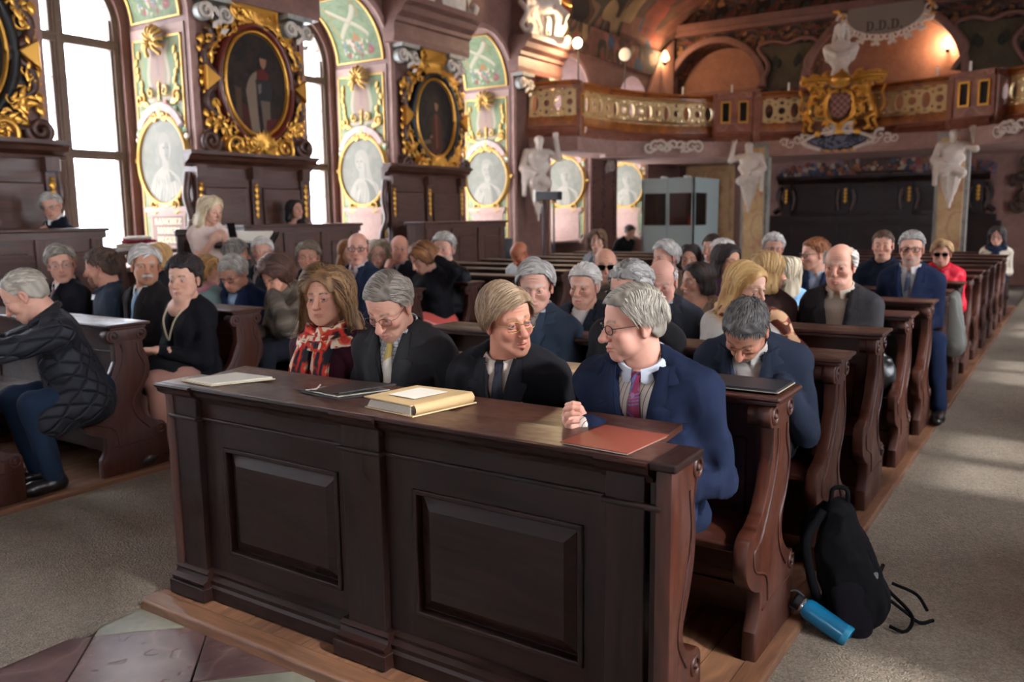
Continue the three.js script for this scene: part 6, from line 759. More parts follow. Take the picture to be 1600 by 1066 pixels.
  if (o.mustacheVol) { const B = new Field(); for (const s of [-1, 1]) B.cone([0, -0.055, 0.107], [s * 0.028, -0.064, 0.094], 0.0085, 0.005, 0.006); const b1 = lin(o.mustache); mesh('moustache', xf(B.mesh(0.0035, (x, y, z) => mix3(b1, [0.6, 0.58, 0.55], clamp(0.4 + 0.5 * noise3(x * 90, y * 40, z * 90), 0, 1))), MH), hairMat, G); }
  // ---- spectacles
  if (o.glasses) {
    const q = o.glasses, R = [], lens = [], rx = q.rx ?? 0.0245, ry = q.ry ?? 0.018, z0 = 0.1055, fr = q.fr ?? 0.0016;
    for (const s of [-1, 1]) {
      const pts = []; for (let i = 0; i < 20; i++) { const a = i / 20 * Math.PI * 2, cx = Math.sign(Math.cos(a)) * Math.pow(Math.abs(Math.cos(a)), 0.75), cy = Math.sign(Math.sin(a)) * Math.pow(Math.abs(Math.sin(a)), 0.75); pts.push(V3(s * 0.0325 + rx * cx, -0.0015 + ry * cy, z0 - Math.abs(s * 0.0325 + rx * cx) * 0.16)); }
      R.push(tube(pts, fr, 6, 40, true)); R.push(tube([[s * (0.0325 + rx), 0.006, z0 - 0.011], [s * 0.074, 0.008, z0 - 0.022], [s * 0.0775, 0.006, 0.02], [s * 0.077, 0.003, -0.02], [s * 0.077, -0.016, -0.036]], fr * 0.9, 6, 24));
      const sh2 = new THREE.Shape(pts.map(p => new THREE.Vector2(p.x, p.y))); const lg = new THREE.ShapeGeometry(sh2, 8); const P = lg.attributes.position; for (let i = 0; i < P.count; i++) P.setZ(i, z0 - Math.abs(P.getX(i)) * 0.16); lens.push(lg);
    }
    R.push(tube([[-0.0325 + rx, 0.004, z0 - 0.002], [0, 0.0075, z0 + 0.004], [0.0325 - rx, 0.004, z0 - 0.002]], fr, 6, 12));
    const gm = mesh('glasses', xf(flat(R), MH), frameMat(q.color || '#2a2422'), G);
    for (const l of lens) mesh('lens', xf(l, MH), q.dark ? darkLens : lensMat, gm);
  }
  // ---- torso clothing
  const T = o.top || {}, kind = T.kind || 'top', hB = [0.011, 0.015, 0.019][res], bl = o.belly ?? 0.3, ww = (o.wide ?? 1) * g * (o.f ? 0.9 : 1);
  const torso = (dr) => {
    const J = new Field(); const y = v => v * ts * g;
    J.cone([0, y(-0.06), 0.0], [0, y(0.16), 0.012], 0.135 + dr, 0.128 + dr, 0, 'u', 1.25 * ww, 0.95); J.cone([0, y(0.16), 0.01], [0, y(0.315), 0.0], 0.128 + dr, 0.132 + dr, 0.08, 'u', 1.2 * ww, 0.86);
    J.cone([-sh * 0.82, y(0.372), -0.014], [sh * 0.82, y(0.372), -0.014], 0.066 + dr, 0.066 + dr, 0.07); J.cone([0, y(0.36), -0.005], [0, y(0.43), -0.01], 0.085 + dr, 0.062 + dr, 0.06);
    for (const s of [-1, 1]) J.cone([s * sh * 0.95, y(0.388), -0.016], [s * 0.05, y(0.468), -0.022], 0.044 + dr, 0.032 + dr, 0.05);
    if (bl) J.ell([0, y(0.11), 0.055], [0.145 * ww + dr, 0.14, 0.085 + 0.045 * bl + dr], 0.07);
    if (o.f) for (const s of [-1, 1]) J.ell([s * 0.07, y(0.29), 0.085], [0.062 + dr, 0.062 + dr, 0.055 + dr], 0.05);
    return J;
  };
  const J0 = torso(0.012), neckCut = F2 => { F2.cone([0, 0.445 * ts * g, -0.004], [0, 0.60 * ts * g, 0.012], 0.058 + (T.neckR ?? 0), 0.066 + (T.neckR ?? 0), 0.01, 's'); };
  const J = J0.copy();
  neckCut(J);
  const vb = (T.vb ?? 0.17) * ts * g, vt = 0.47 * ts * g, vw = T.vw ?? 0.062, vx = T.vx ?? 0;
  const open = kind === 'suit' || T.open;
  if (open) J.put((x, y, z) => { const w = vw * Math.pow(clamp((y - vb) / (vt - vb), 0, 1.4), T.vp ?? 1) - (y < vb ? (vb - y) : 0); return Math.max((Math.abs(x - vx) - w) * 0.85, 0.02 - z); }, [-0.14, vb, 0.0], [0.14, 0.6, 0.4], 0.004, 's');
  if (T.long) for (const s of [-1, 1]) J.cone([s * 0.085, -0.02, 0.03], [s * 0.11, -0.05, 0.22], 0.125, 0.11, 0.06);
  const slr = T.sleeve ?? 1, longS = T.short ? 0.55 : 1;
  for (const A of arms) {
    const { s, S, E, W } = A; const Se = T.short ? S.clone().lerp(E, 0.6) : E;
    J.cone(S.toArray(), Se.toArray(), 0.066 * slr * g, 0.056 * slr * g, 0.028);
    if (!T.short) { const w2 = W.clone().lerp(E, 0.02); J.cone(E.toArray(), w2.toArray(), 0.056 * slr * g, 0.042 * slr * g, 0.02); }
    else { const sk = new Field(); sk.cone(S.toArray(), E.toArray(), 0.05 * g, 0.043 * g, 0.02); sk.cone(E.toArray(), W.toArray(), 0.043 * g, 0.029 * g, 0.02); const ag = xf(sk.mesh(0.012, (x, y, z) => mix3(sc, red, 0.15)), MU); body.geometry = mergeSkin([body.geometry, ag]); }
  }
  const wob = T.fold ?? [0.010, 0.009, 0.008][res];
  J.put((x, y, z) => { const e = noise3(x * 13 + 7 + seed, y * 9, z * 13), f2 = noise3(x * 26, y * 15 + seed, z * 26); let d = wob * (Math.abs(e) * 1.5 - 0.5) + wob * 0.4 * f2; for (const A of arms) { const r = Math.hypot(x - A.E.x, y - A.E.y, z - A.E.z); if (r < 0.16) d += (1 - r / 0.16) * wob * 0.5 * Math.sin((y * 0.8 + x * A.s * 0.6 + z * 0.5) * 95 + e * 3); } return d; }, [-0.9, -0.6, -0.9], [0.9, 0.9, 0.9], 0, 'd');
  const tmat = T.mat || cloth(T.color || '#333333', T.cm || {});
  const top = mesh(T.name || (kind === 'suit' ? 'jacket' : kind === 'coat' ? 'coat' : 'top'), xf(cylUV(J.mesh(hB)), MU), tmat, G);
  if (open) {
    const Sf = torso(-0.006); Sf.put((x, y, z) => Math.max(0.06 * ts * g - y, Math.abs(x) - 0.16), [-0.5, -0.5, -0.5], [0.5, 0.9, 0.5], 0.01, 'i');
    
    Sf.cone([0, 0.46 * ts * g, 0.0], [0, 0.62 * ts * g, 0.014], T.collar === false ? 0.09 : 0.052, 0.056, 0.006, 's');
    const sm = mesh(T.under || 'shirt', xf(cylUV(Sf.mesh(hB * 0.8)), MU), T.shirtMat || cloth(T.shirt || '#e6e2da'), G);
    const y = v => v * ts * g;
    if (T.collar !== false) mesh('collar', xf(collarGeo(y, nr + 0.011, Sf, 0.2, 0.515, 0.04, 0.011), MU), T.collarMat || (T.shirtMat ? T.shirtMat : cloth(T.shirt || '#e6e2da')), sm);
    if (T.tie) {
      const tm = T.tie.isMaterial ? T.tie : cloth(T.tie, { roughness: 0.5 });
      const tl = T.tieLen ?? vb - 0.03; const tw = T.tieW ?? 0.036;
      const blade = strip(Sf, pl([[0, -0.012, y(0.438), 0.004], [0.25, -0.019, y(0.38), 0.005], [1, -tw, tl, 0.006]]), pl([[0, 0.012, y(0.438)], [0.25, 0.019, y(0.38)], [1, tw, tl]]), 14, 5, 0.008, 0.004, 0.08, 0.4);
      const knot = strip(Sf, pl([[0, -0.021, y(0.470), 0.006], [1, -0.013, y(0.428), 0.006]]), pl([[0, 0.021, y(0.470)], [1, 0.013, y(0.428)]]), 4, 5, 0.012, 0.006, 0.05, 0.05);
      const tn = mesh('tie', xf(blade, MU), tm, G); mesh('knot', xf(knot, MU), tm, tn);
    }
    if (T.lapel !== false) for (const s of [-1, 1]) {
      const inn = t => vx + s * vw * Math.pow(clamp(1 - t, 0, 1), T.vp ?? 1) * 0.97, yy = t => lerp(vt + 0.005, vb, t);
      const wl = pl([[0, 0.03], [0.22, 0.052], [0.28, 0.044], [0.3, 0.072], [0.36, 0.078], [1, 0.006]]);
      const lg = strip(J0, t => [inn(t), yy(t), 0.010], t => [inn(t) + s * wl(t)[0], yy(t) + (t > 0.26 && t < 0.45 ? 0.012 : 0)], res ? 18 : 32, 4, 0.012, 0.007, 0.08, 0.3);
      mesh('lapel', xf(lg, MU), tmat, top);
    }
        if (T.lapel !== false) mesh('jacket_collar', xf(collarGeo(y, nr + 0.027, J0, 0.62, 0.50, 0.05, 0.022), MU), tmat, top);
    if (T.buttons) for (let i = 0; i < T.buttons; i++) { const yb = vb - 0.015 - i * 0.1, zf = J0.front(0.005, yb); if (zf) mesh('button', xf(new THREE.CylinderGeometry(0.010, 0.010, 0.004, 12).rotateX(Math.PI / 2).translate(vx, yb, zf + 0.012), MU), cloth('#15120f', { roughness: 0.4 }), top); }
    if (res < 2 && T.pocket !== false) { const pg = strip(J0, t => [0.075 + 0.1 * t, y(0.30) + 0.012 * t], t => [0.073 + 0.1 * t, y(0.30) - 0.02 + 0.012 * t], 6, 2, 0.012, 0.003); mesh('breast_pocket', xf(pg, MU), tmat, top); }
  } else if (T.collarRing) {
    const y = v => v * ts * g, cg = tube([[-0.015, y(0.448), 0.085], [-0.068, y(0.472), 0.04], [-0.066, y(0.49), -0.03], [0, y(0.50), -0.08], [0.066, y(0.49), -0.03], [0.068, y(0.472), 0.04], [0.015, y(0.448), 0.085]].map(p => V3(...p)), T.collarRing, 7, 30); mesh('collar', xf(cylUV(cg), MU), T.collarMat || tmat, top);
  }
  // shirt cuffs
  if (kind === 'suit' && res < 2) for (const A of arms) { if (A.H.hide) continue; const d = A.W.clone().sub(A.E).normalize(); const c = new Field(); c.cone(A.W.clone().addScaledVector(d, -0.012).toArray(), A.W.clone().addScaledVector(d, 0.014).toArray(), 0.036, 0.0345, 0); mesh('cuff', xf(cylUV(c.mesh(0.007)), MU), T.shirtMat || cloth(T.shirt || '#e6e2da'), G); }
  // ---- scarf
  if (o.scarf) {
    const q = o.scarf, y = v => v * ts * g, R = rng(seed + 5), gs = [];
    for (let k = 0; k < (q.loops ?? 2); k++) { const pts = []; for (let i = 0; i < 14; i++) { const a = i / 14 * Math.PI * 2, rr = 0.084 + k * 0.017 + 0.008 * R(); pts.push(V3(Math.sin(a) * rr * 1.05, y(0.485) - k * 0.028 + Math.cos(a) * -0.028 + 0.006 * (R() - 0.5), Math.cos(a) * rr * 0.95 + 0.004)); } const tg = tube(pts, t => (q.thick ?? 0.028) * (1 + 0.18 * Math.sin(t * 43)), 12, 56, true); const P = tg.attributes.position, N = tg.attributes.normal; for (let i = 0; i < P.count; i++) { const f = 0.005 * Math.sin((i % 13) * 2.4 + Math.floor(i / 13) * 0.15); P.setXYZ(i, P.getX(i) + N.getX(i) * f, P.getY(i) + N.getY(i) * f, P.getZ(i) + N.getZ(i) * f); } const uv = tg.attributes.uv; for (let i = 0; i < uv.count; i++) uv.setXY(i, uv.getX(i) * 1.6, uv.getY(i) * 0.5 + k * 0.3); tg.computeVertexNormals(); gs.push(tg); }
    const sm = mesh('scarf', xf(flat(gs), MU), q.mat, G);
    if (q.tails) for (const [x0, x1, len, w] of q.tails) { const tg = strip(J0, t => [lerp(x0, x1, t) - w * (0.7 + 0.3 * t), y(0.45) - t * len, 0.012, 0.007], t => [lerp(x0, x1, t) + w * (0.7 + 0.3 * t), y(0.45) - t * len], 26, 14, 0.016, 0.012, 0.45, 0.9); mesh('scarf_end', xf(tg, MU), q.mat, sm); }
  }
  // ---- legs and shoes
  if (!o.noLegs) {
    const L = new Field(), kx = o.knee || 0, lc = o.legs || '#20222a';
    if (o.skirt) { L.cone([0, hipY - 0.02, -0.01], [kx * 0.5, hipY - 0.03, 0.3], 0.15, 0.125, 0.04, 'u', 1.2, 1); L.cone([-0.05 + kx, hipY - 0.04, 0.3], [0.05 + kx, hipY - 0.04, 0.3], 0.1, 0.1, 0.05); if (o.longSkirt) for (const s of [-1, 1]) L.cone([s * 0.06 + kx, hipY - 0.05, 0.36], [s * 0.1 + kx, 0.15, 0.38], 0.1, 0.13, 0.06); }
    else { L.ell([0, hipY - 0.01, -0.02], [0.18, 0.12, 0.14], 0); for (const s of [-1, 1]) { const kn = o.kneeR && s < 0 ? o.kneeR : o.kneeL && s > 0 ? o.kneeL : [s * 0.11 + kx, hipY - 0.02, 0.42], an = o.ankR && s < 0 ? o.ankR : o.ankL && s > 0 ? o.ankL : [kn[0], 0.1, kn[2] - 0.02]; L.cone([s * 0.085, hipY - 0.015, 0.02], kn, 0.095, 0.072, 0.04); L.cone(kn, an, 0.07, 0.052, 0.02); } }
    if (!o.skirt || true) L.put((x, y, z) => 0.006 * noise3(x * 18 + seed, y * 12, z * 18), [-1, -1, -1], [1, 2, 1], 0, 'd');
    mesh(o.skirt ? 'skirt' : 'trousers', cylUV(L.mesh(res < 1 ? 0.014 : o.legRes || 0.022)), o.legMat || cloth(lc), G);
    for (const s of [-1, 1]) { const an = o.ankR && s < 0 ? o.ankR : o.ankL && s > 0 ? o.ankL : [s * 0.11 + kx, 0.1, 0.40]; const q = new Field(); q.cone([an[0], 0.055, an[2] - 0.03], [an[0] + s * 0.01, 0.042, an[2] + 0.10], 0.042, 0.04, 0.02); q.cone([an[0] + s * 0.01, 0.038, an[2] + 0.10], [an[0] + s * 0.015, 0.03, an[2] + 0.18], 0.04, 0.03, 0.03); q.cone([an[0], 0.06, an[2] - 0.01], [an[0], 0.1, an[2] - 0.012], 0.04, 0.042, 0.02); q.put((x, y) => 0.004 - y, [-1, -0.2, -1], [1, 0.2, 1], 0.004, 'i'); mesh('shoe', cylUV(q.mesh(o.shoeRes || 0.01)), o.shoeMat || shoeMat, G); }
  }
  G.userData.frames = undefined; delete G.userData.frames;
  return { G, MU, MH, J0, J, ts, g, base };
}
const shoeMat = new THREE.MeshPhysicalMaterial({ color: '#17120f', roughness: 0.35, clearcoat: 0.3 });
// ---------------------------------------------------------------- pews
const endShape = (() => { const s = new THREE.Shape(); s.moveTo(0.20, 0); s.lineTo(0.20, 0.10); s.quadraticCurveTo(0.15, 0.16, 0.17, 0.24); s.bezierCurveTo(0.27, 0.27, 0.34, 0.33, 0.32, 0.40); s.quadraticCurveTo(0.31, 0.46, 0.24, 0.46); s.bezierCurveTo(0.12, 0.50, 0.12, 0.58, 0.075, 0.66); s.lineTo(0.085, 0.78); s.absarc(0.085, 0.81, 0.035, -Math.PI / 2, Math.PI / 2, false); s.lineTo(-0.085, 0.845); s.absarc(-0.085, 0.81, 0.035, Math.PI / 2, Math.PI * 1.5, false); s.lineTo(-0.09, 0.72); s.quadraticCurveTo(-0.14, 0.62, -0.11, 0.55); s.bezierCurveTo(-0.05, 0.46, -0.02, 0.40, -0.06, 0.34); s.quadraticCurveTo(-0.12, 0.27, -0.17, 0.26); s.absarc(-0.17, 0.225, 0.035, Math.PI / 2, Math.PI, false); s.lineTo(-0.205, 0); s.closePath(); return s; })();
const endGeo = (() => { let g = new THREE.ExtrudeGeometry(endShape, { depth: 0.034, bevelEnabled: true, bevelSize: 0.008, bevelThickness: 0.008, bevelSegments: 2, curveSegments: 8 }); g.translate(0, 0, -0.017); g.rotateY(-Math.PI / 2); return metreUV(toCreasedNormals(g, 0.6), 'y'); })();   // shape x -> +z
const endLine = (() => { const pts = [[0.045, 0.76], [0.04, 0.68], [0.09, 0.56], [0.2, 0.42], [0.26, 0.40], [0.25, 0.34], [0.12, 0.27], [0.10, 0.18]], pb = [[-0.055, 0.76], [-0.06, 0.7], [-0.095, 0.62], [-0.07, 0.52], [0.0, 0.42], [-0.02, 0.33], [-0.1, 0.24]]; return [tube(pts.map(p => V3(0, p[1], p[0])), 0.005, 5, 40), tube(pb.map(p => V3(0, p[1], p[0])), 0.005, 5, 30), tube([V3(0, 0.17, 0.16), V3(0, 0.17, -0.16)], 0.004, 5, 4)]; })();
const scrollDisc = flat([new THREE.TorusGeometry(0.026, 0.006, 6, 18).rotateY(Math.PI / 2), new THREE.SphereGeometry(0.011, 8, 6)]);
function makePew(w) {
  const t = new THREE.Group(); const E = w / 2;
  for (const s of [-1, 1]) { const e = mesh('end_panel', endGeo, W.pew, t); e.position.x = s * (E - 0.025); for (const q of endLine) { const l = mesh('carved_line', q, W.pew, e); l.position.x = s * 0.026; } for (const [z, y] of [[0.085, 0.81], [-0.085, 0.81], [-0.17, 0.225]]) { const d = mesh('scroll_eye', scrollDisc, W.pew, e); d.position.set(s * 0.026, y, z); } for (const z of [-0.085, 0.085]) { const c = mesh('scroll_roll', new THREE.CylinderGeometry(0.036, 0.036, 0.07, 14).rotateZ(Math.PI / 2), W.pew, e); c.position.set(-s * 0.02, 0.81, z); } }
  const i = E - 0.05; mesh('back_board', flat([bx(-i, i, 0.06, 0.84, -0.045, -0.02), bx(-i, i, 0.74, 0.84, -0.055, -0.01), bx(-i, i, 0.06, 0.16, -0.055, -0.01)]), W.pew, t);
  for (let k = 0; k < 3; k++) { const a = lerp(-i, i, k / 3) + 0.07, b = lerp(-i, i, (k + 1) / 3) - 0.07; mesh('back_panel', bx(a, b, 0.2, 0.7, -0.055, -0.012, 'x', 0.01), W.pew, t); }
  mesh('cap_rail', flat([bx(-E - 0.015, E + 0.015, 0.845, 0.862, -0.115, 0.115, 'x', 0.006), bx(-E - 0.03, E + 0.03, 0.862, 0.88, -0.135, 0.135, 'x', 0.008)]), W.pew, t);
  mesh('seat', bx(-i, i, 0.395, 0.425, -0.02, 0.29, 'x', 0.01), W.pew, t); mesh('kneeler', flat([bx(-i, i, 0.14, 0.165, -0.25, -0.1, 'x', 0.008), bx(-i, i, 0.02, 0.14, -0.12, -0.1)]), W.pew, t);
  return t;
}
const ord = ['first', 'second', 'third', 'fourth', 'fifth', 'sixth', 'seventh', 'eighth', 'ninth', 'tenth', 'eleventh', 'twelfth', 'thirteenth', 'fourteenth'];
const pewR = makePew(2.1), pewL = makePew(2.25);
for (let k = 0; k < 14; k++) { const p = k ? pewR.clone() : pewR; p.name = numbered('church_pew'); scene.add(p); p.position.set(-0.41, 0.04, -0.85 - 0.85 * k); p.userData = {}; tag(p, `${ord[k]} dark wooden pew behind the panelled front desk`, 'pew', 'pews of the block with the front desk'); }
for (let k = 0; k < 13; k++) { const p = k ? pewL.clone() : pewL; p.name = numbered('church_pew'); scene.add(p); p.position.set(-4.245, 0.04, -0.0 - 0.85 * k); p.userData = {}; tag(p, `${ord[k]} dark wooden pew across the aisle, counted from the front`, 'pew', 'pews of the block across the aisle'); }
// ---------------------------------------------------------------- panelled front desk
{ const t = thing('panelled_desk', 'long dark panelled prayer desk in front of the first pew', 'desk', [-0.46, 0.045, 0]); const x0 = -0.99, x1 = 1.0, H = 0.84;   // local x = world + 0.46
  mesh('carcass', bx(x0 + 0.02, x1 - 0.0, 0, H - 0.06, -0.12, -0.035), W.desk, t);
  // frame: stiles and rails round two sunk panels
  for (const [a, b] of [[x0, -0.735 + 0.0], [-0.135, 0.19], [0.805, x1]]) mesh('stile', bx(a, b, 0.02, 0.72, -0.04, -0.012, 'y'), W.desk, t);
  for (const [a, b] of [[-0.735, -0.135], [0.19, 0.805]]) { mesh('rail', bx(a, b, 0.615, 0.72, -0.04, -0.012), W.desk, t); mesh('rail', bx(a, b, 0.02, 0.19, -0.04, -0.012), W.desk, t);
    const m = 0.018; mesh('panel_moulding', flat([bx(a, b, 0.597, 0.615, -0.04, -0.004, 'x', 0.005), bx(a, b, 0.19, 0.208, -0.04, -0.004, 'x', 0.005), bx(a, a + m, 0.19, 0.615, -0.04, -0.004, 'y', 0.005), bx(b - m, b, 0.19, 0.615, -0.04, -0.004, 'y', 0.005)]), W.desk, t);
    const sh = (c, e) => { const w2 = (b - a) / 2 - 0.02 - e, h2 = 0.2125 - 0.02 - e; return [[-w2, -h2], [w2, -h2], [w2, h2], [-w2, h2]].map(p => [p[0] + (a + b) / 2, p[1] + 0.4025, c]); };
    const o = sh(-0.036, 0), n = sh(-0.012, 0.045), P = [], add = (...q) => q.forEach(v => P.push(...v)); for (let i = 0; i < 4; i++) { const j = (i + 1) % 4; add(o[i], o[j], n[j], o[i], n[j], n[i]); } add(n[0], n[1], n[2], n[0], n[2], n[3]); const g = new THREE.BufferGeometry(); g.setAttribute('position', new THREE.Float32BufferAttribute(P, 3)); g.computeVertexNormals(); mesh('raised_panel', metreUV(g, 'x', 0.2, 0.1), W.desk, t); }
  for (const [a, b] of [[-0.99, -0.845], [-0.085, 0.08], [0.885, 1.0]]) { const p = mesh('pilaster', flat([bx(a, b, 0.09, 0.80, -0.02, 0.018, 'y', 0.004), bx(a - 0.012, b + 0.012, 0.706, 0.722, -0.02, 0.032, 'x', 0.006)]), W.desk, t); mesh('pilaster_base', flat([bx(a - 0.035, b + 0.035, 0, 0.055, -0.02, 0.062, 'x', 0.004), mould([[-0.02, 0.055], [0.05, 0.055], [0.055, 0.07], [0.035, 0.08], [0.03, 0.095], [0.035, 0.105], [0.022, 0.115], [-0.02, 0.115]], a - 0.025, b + 0.025)]), W.desk, p); }
  for (const [a, b] of [[-0.845, -0.085], [0.08, 0.885]]) { mesh('bead_moulding', bx(a, b, 0.708, 0.72, -0.02, 0.002, 'x', 0.004), W.desk, t); mesh('frieze', bx(a, b, 0.72, 0.79, -0.04, -0.01), W.desk, t); mesh('base_moulding', mould([[-0.04, 0], [0.02, 0], [0.024, 0.05], [0.018, 0.062], [0.02, 0.078], [0.004, 0.092], [0.006, 0.104], [-0.01, 0.115], [-0.04, 0.115]], a, b), W.desk, t); }
  const cp = [[-0.06, 0.775], [-0.005, 0.775], [0.0, 0.79], [0.014, 0.797], [0.03, 0.808], [0.034, 0.822], [0.04, 0.826], [0.046, 0.834], [0.04, H], [-0.06, H]];
  mesh('cornice', flat([mould(cp, -0.845, -0.06), mould(cp, 0.06, 0.885), ...[[-1.04, -0.835], [-0.1, 0.09], [0.87, 1.02]].map(([a, b]) => mould(cp.map(p => [p[0] + (p[0] > -0.05 ? 0.014 : 0), p[1]]), a, b))]), W.desk, t);
  mesh('top_board', bx(-1.04, 1.02, H - 0.012, H + 0.002, -0.155, 0.03, 'x', 0.004), W.deskTop, t);
  mesh('book_rest', (() => { const g = box(1.96, 0.02, 0.2, 0, 0, -0.1); g.rotateX(0.07); g.translate(-0.03, H - 0.016, -0.152); return metreUV(g); })(), W.deskTop, t);
  // end panel with scrolls
  const es = new THREE.Shape(); es.moveTo(0.02, 0); es.lineTo(0.02, 0.825); es.lineTo(-0.15, 0.825); es.absarc(-0.145, 0.79, 0.035, Math.PI / 2, Math.PI * 1.45, false); es.lineTo(-0.13, 0.7); es.bezierCurveTo(-0.16, 0.58, -0.13, 0.48, -0.07, 0.38); es.bezierCurveTo(-0.05, 0.33, -0.08, 0.27, -0.15, 0.26); es.absarc(-0.155, 0.215, 0.045, Math.PI / 2, Math.PI, false); es.lineTo(-0.2, 0); es.closePath();
  for (const x of [1.055, -1.0]) { let g = new THREE.ExtrudeGeometry(es, { depth: 0.034, bevelEnabled: true, bevelSize: 0.006, bevelThickness: 0.006, bevelSegments: 2, curveSegments: 10 }); g.translate(0, 0, -0.017); g.rotateY(-Math.PI / 2); const e = mesh('end_panel', metreUV(toCreasedNormals(g, 0.6), 'y'), W.pew, t); e.position.x = x; const s = x > 0 ? 1 : -1; for (const [z, y] of [[-0.145, 0.79], [-0.155, 0.215]]) { const d = mesh('scroll_eye', scrollDisc, W.pew, e); d.position.set(s * 0.024, y, z); } const l = mesh('carved_line', tube([V3(0, 0.74, -0.09), V3(0, 0.6, -0.11), V3(0, 0.46, -0.06), V3(0, 0.34, -0.03), V3(0, 0.24, -0.09)], 0.004, 5, 24), W.pew, e); l.position.x = s * 0.024; }
  mesh('end_cap', bx(1.02, 1.095, H - 0.02, H + 0.004, -0.15, 0.045, 'z', 0.006), W.desk, t); mesh('end_strip', flat([bx(1.012, 1.03, 0.1, 0.78, -0.03, 0.012, 'y', 0.004), bx(1.0, 1.05, 0.705, 0.722, -0.03, 0.03, 'x', 0.006)]), W.desk, t); }
// ---------------------------------------------------------------- things lying on the desk
const paper = std('#d6cfbe', 0.85), DY = 0.889;
function slab(pts, y0, th) { const s = new THREE.Shape(pts.map(p => new THREE.Vector2(p[0], -p[1]))); const g = new THREE.ExtrudeGeometry(s, { depth: th, bevelEnabled: false }); g.rotateX(-Math.PI / 2); g.translate(0, y0, 0); return metreUV(g); }
{ const t = thing('document_folder', 'cream card folder with loose white sheets at the far desk corner', 'folder', [-1.29, DY, -0.1]); mesh('card_cover', slab([[-0.14, 0.09], [0.06, 0.1], [0.16, -0.12], [-0.08, -0.11]], 0, 0.004), std('#cdbb97', 0.8), t); mesh('sheet', slab([[-0.12, 0.085], [0.055, 0.09], [0.15, -0.115], [-0.07, -0.1]], 0.004, 0.004), paper, t); mesh('sheet', slab([[-0.1, 0.08], [0.06, 0.085], [0.145, -0.118], [-0.06, -0.11]], 0.008, 0.002), paper, t); }
{ const t = thing('leather_folder', 'open black leather folder with white papers before the red floral scarf', 'folder', [-0.73, DY, -0.17]); mesh('cover', slab([[-0.13, 0.07], [0.08, 0.095], [0.16, -0.1], [-0.08, -0.12]], 0, 0.006), phys('#17110f', 0.45), t); const g = slab([[-0.11, 0.06], [0.07, 0.082], [0.145, -0.1], [-0.07, -0.115]], 0.006, 0.004); mesh('paper', g, paper, t); const c = slab([[-0.075, 0.085], [0.085, 0.1], [0.165, -0.1], [-0.05, -0.12]], 0, 0.005); c.rotateZ(0.06); c.translate(0.01, 0.018, 0); mesh('upper_cover', c, phys('#1b1412', 0.4), t); mesh('page_curl', tube([V3(-0.1, 0.012, 0.07), V3(-0.04, 0.022, 0.078), V3(-0.02, 0.04, 0.075)], 0.003, 5, 10), paper, t); }
{ const t = thing('manila_folder', 'thick manila folder stuffed with papers in the desk middle', 'folder', [-0.36, DY, -0.14]); mesh('lower_cover', slab([[-0.13, 0.10], [0.1, 0.13], [0.15, -0.14], [-0.1, -0.13]], 0, 0.004), std('#c2a67c', 0.8), t); for (let i = 0; i < 8; i++) mesh('sheet', slab([[-0.12 + i * 0.002, 0.098], [0.085, 0.122], [0.13, -0.13], [-0.095, -0.12]], 0.005 + i * 0.0032, 0.0016), paper, t); mesh('black_divider', slab([[-0.126, 0.098], [0.08, 0.122], [0.12, -0.125], [-0.098, -0.118]], 0.0305, 0.002), M.black, t); const c = slab([[-0.132, 0.1], [0.092, 0.13], [0.132, -0.14], [-0.1, -0.13]], 0, 0.004); const p = c.attributes.position; for (let i = 0; i < p.count; i++) { p.setY(i, p.getY(i) + 0.0335); } c.computeVertexNormals(); mesh('upper_cover', c, std('#b89a6c', 0.75), t); mesh('spine', (() => { const g = tube([V3(0.09, 0.02, 0.118), V3(0.13, 0.02, -0.135)], 0.0185, 10, 6); return g; })(), std('#b89a6c', 0.75), t); mesh('label_sheet', slab([[-0.07, 0.05], [0.05, 0.062], [0.075, -0.08], [-0.05, -0.09]], 0.041, 0.001), paper, t); }
{ const t = thing('red_folder', 'russet red card folder before the navy suit', 'folder', [0.39, DY, -0.09]); mesh('cover', slab([[-0.105, 0.105], [0.105, 0.115], [0.12, -0.115], [-0.085, -0.125]], 0.004, 0.003), std('#86402e', 0.55), t); mesh('paper', slab([[-0.1, 0.1], [0.1, 0.11], [0.115, -0.11], [-0.08, -0.12]], 0, 0.004), paper, t); }
{ const t = thing('tablet_case', 'dark tablet case lying on the first pew ledge below the bowed head', 'case', [0.45, 0.924, -0.85]); mesh('case_body', bx(-0.17, 0.2, 0, 0.014, -0.1, 0.1, 'x', 0.005), phys('#20242a', 0.3), t); mesh('case_edge', bx(-0.172, 0.202, 0.004, 0.007, -0.102, 0.102), std('#a59d86', 0.4), t); }
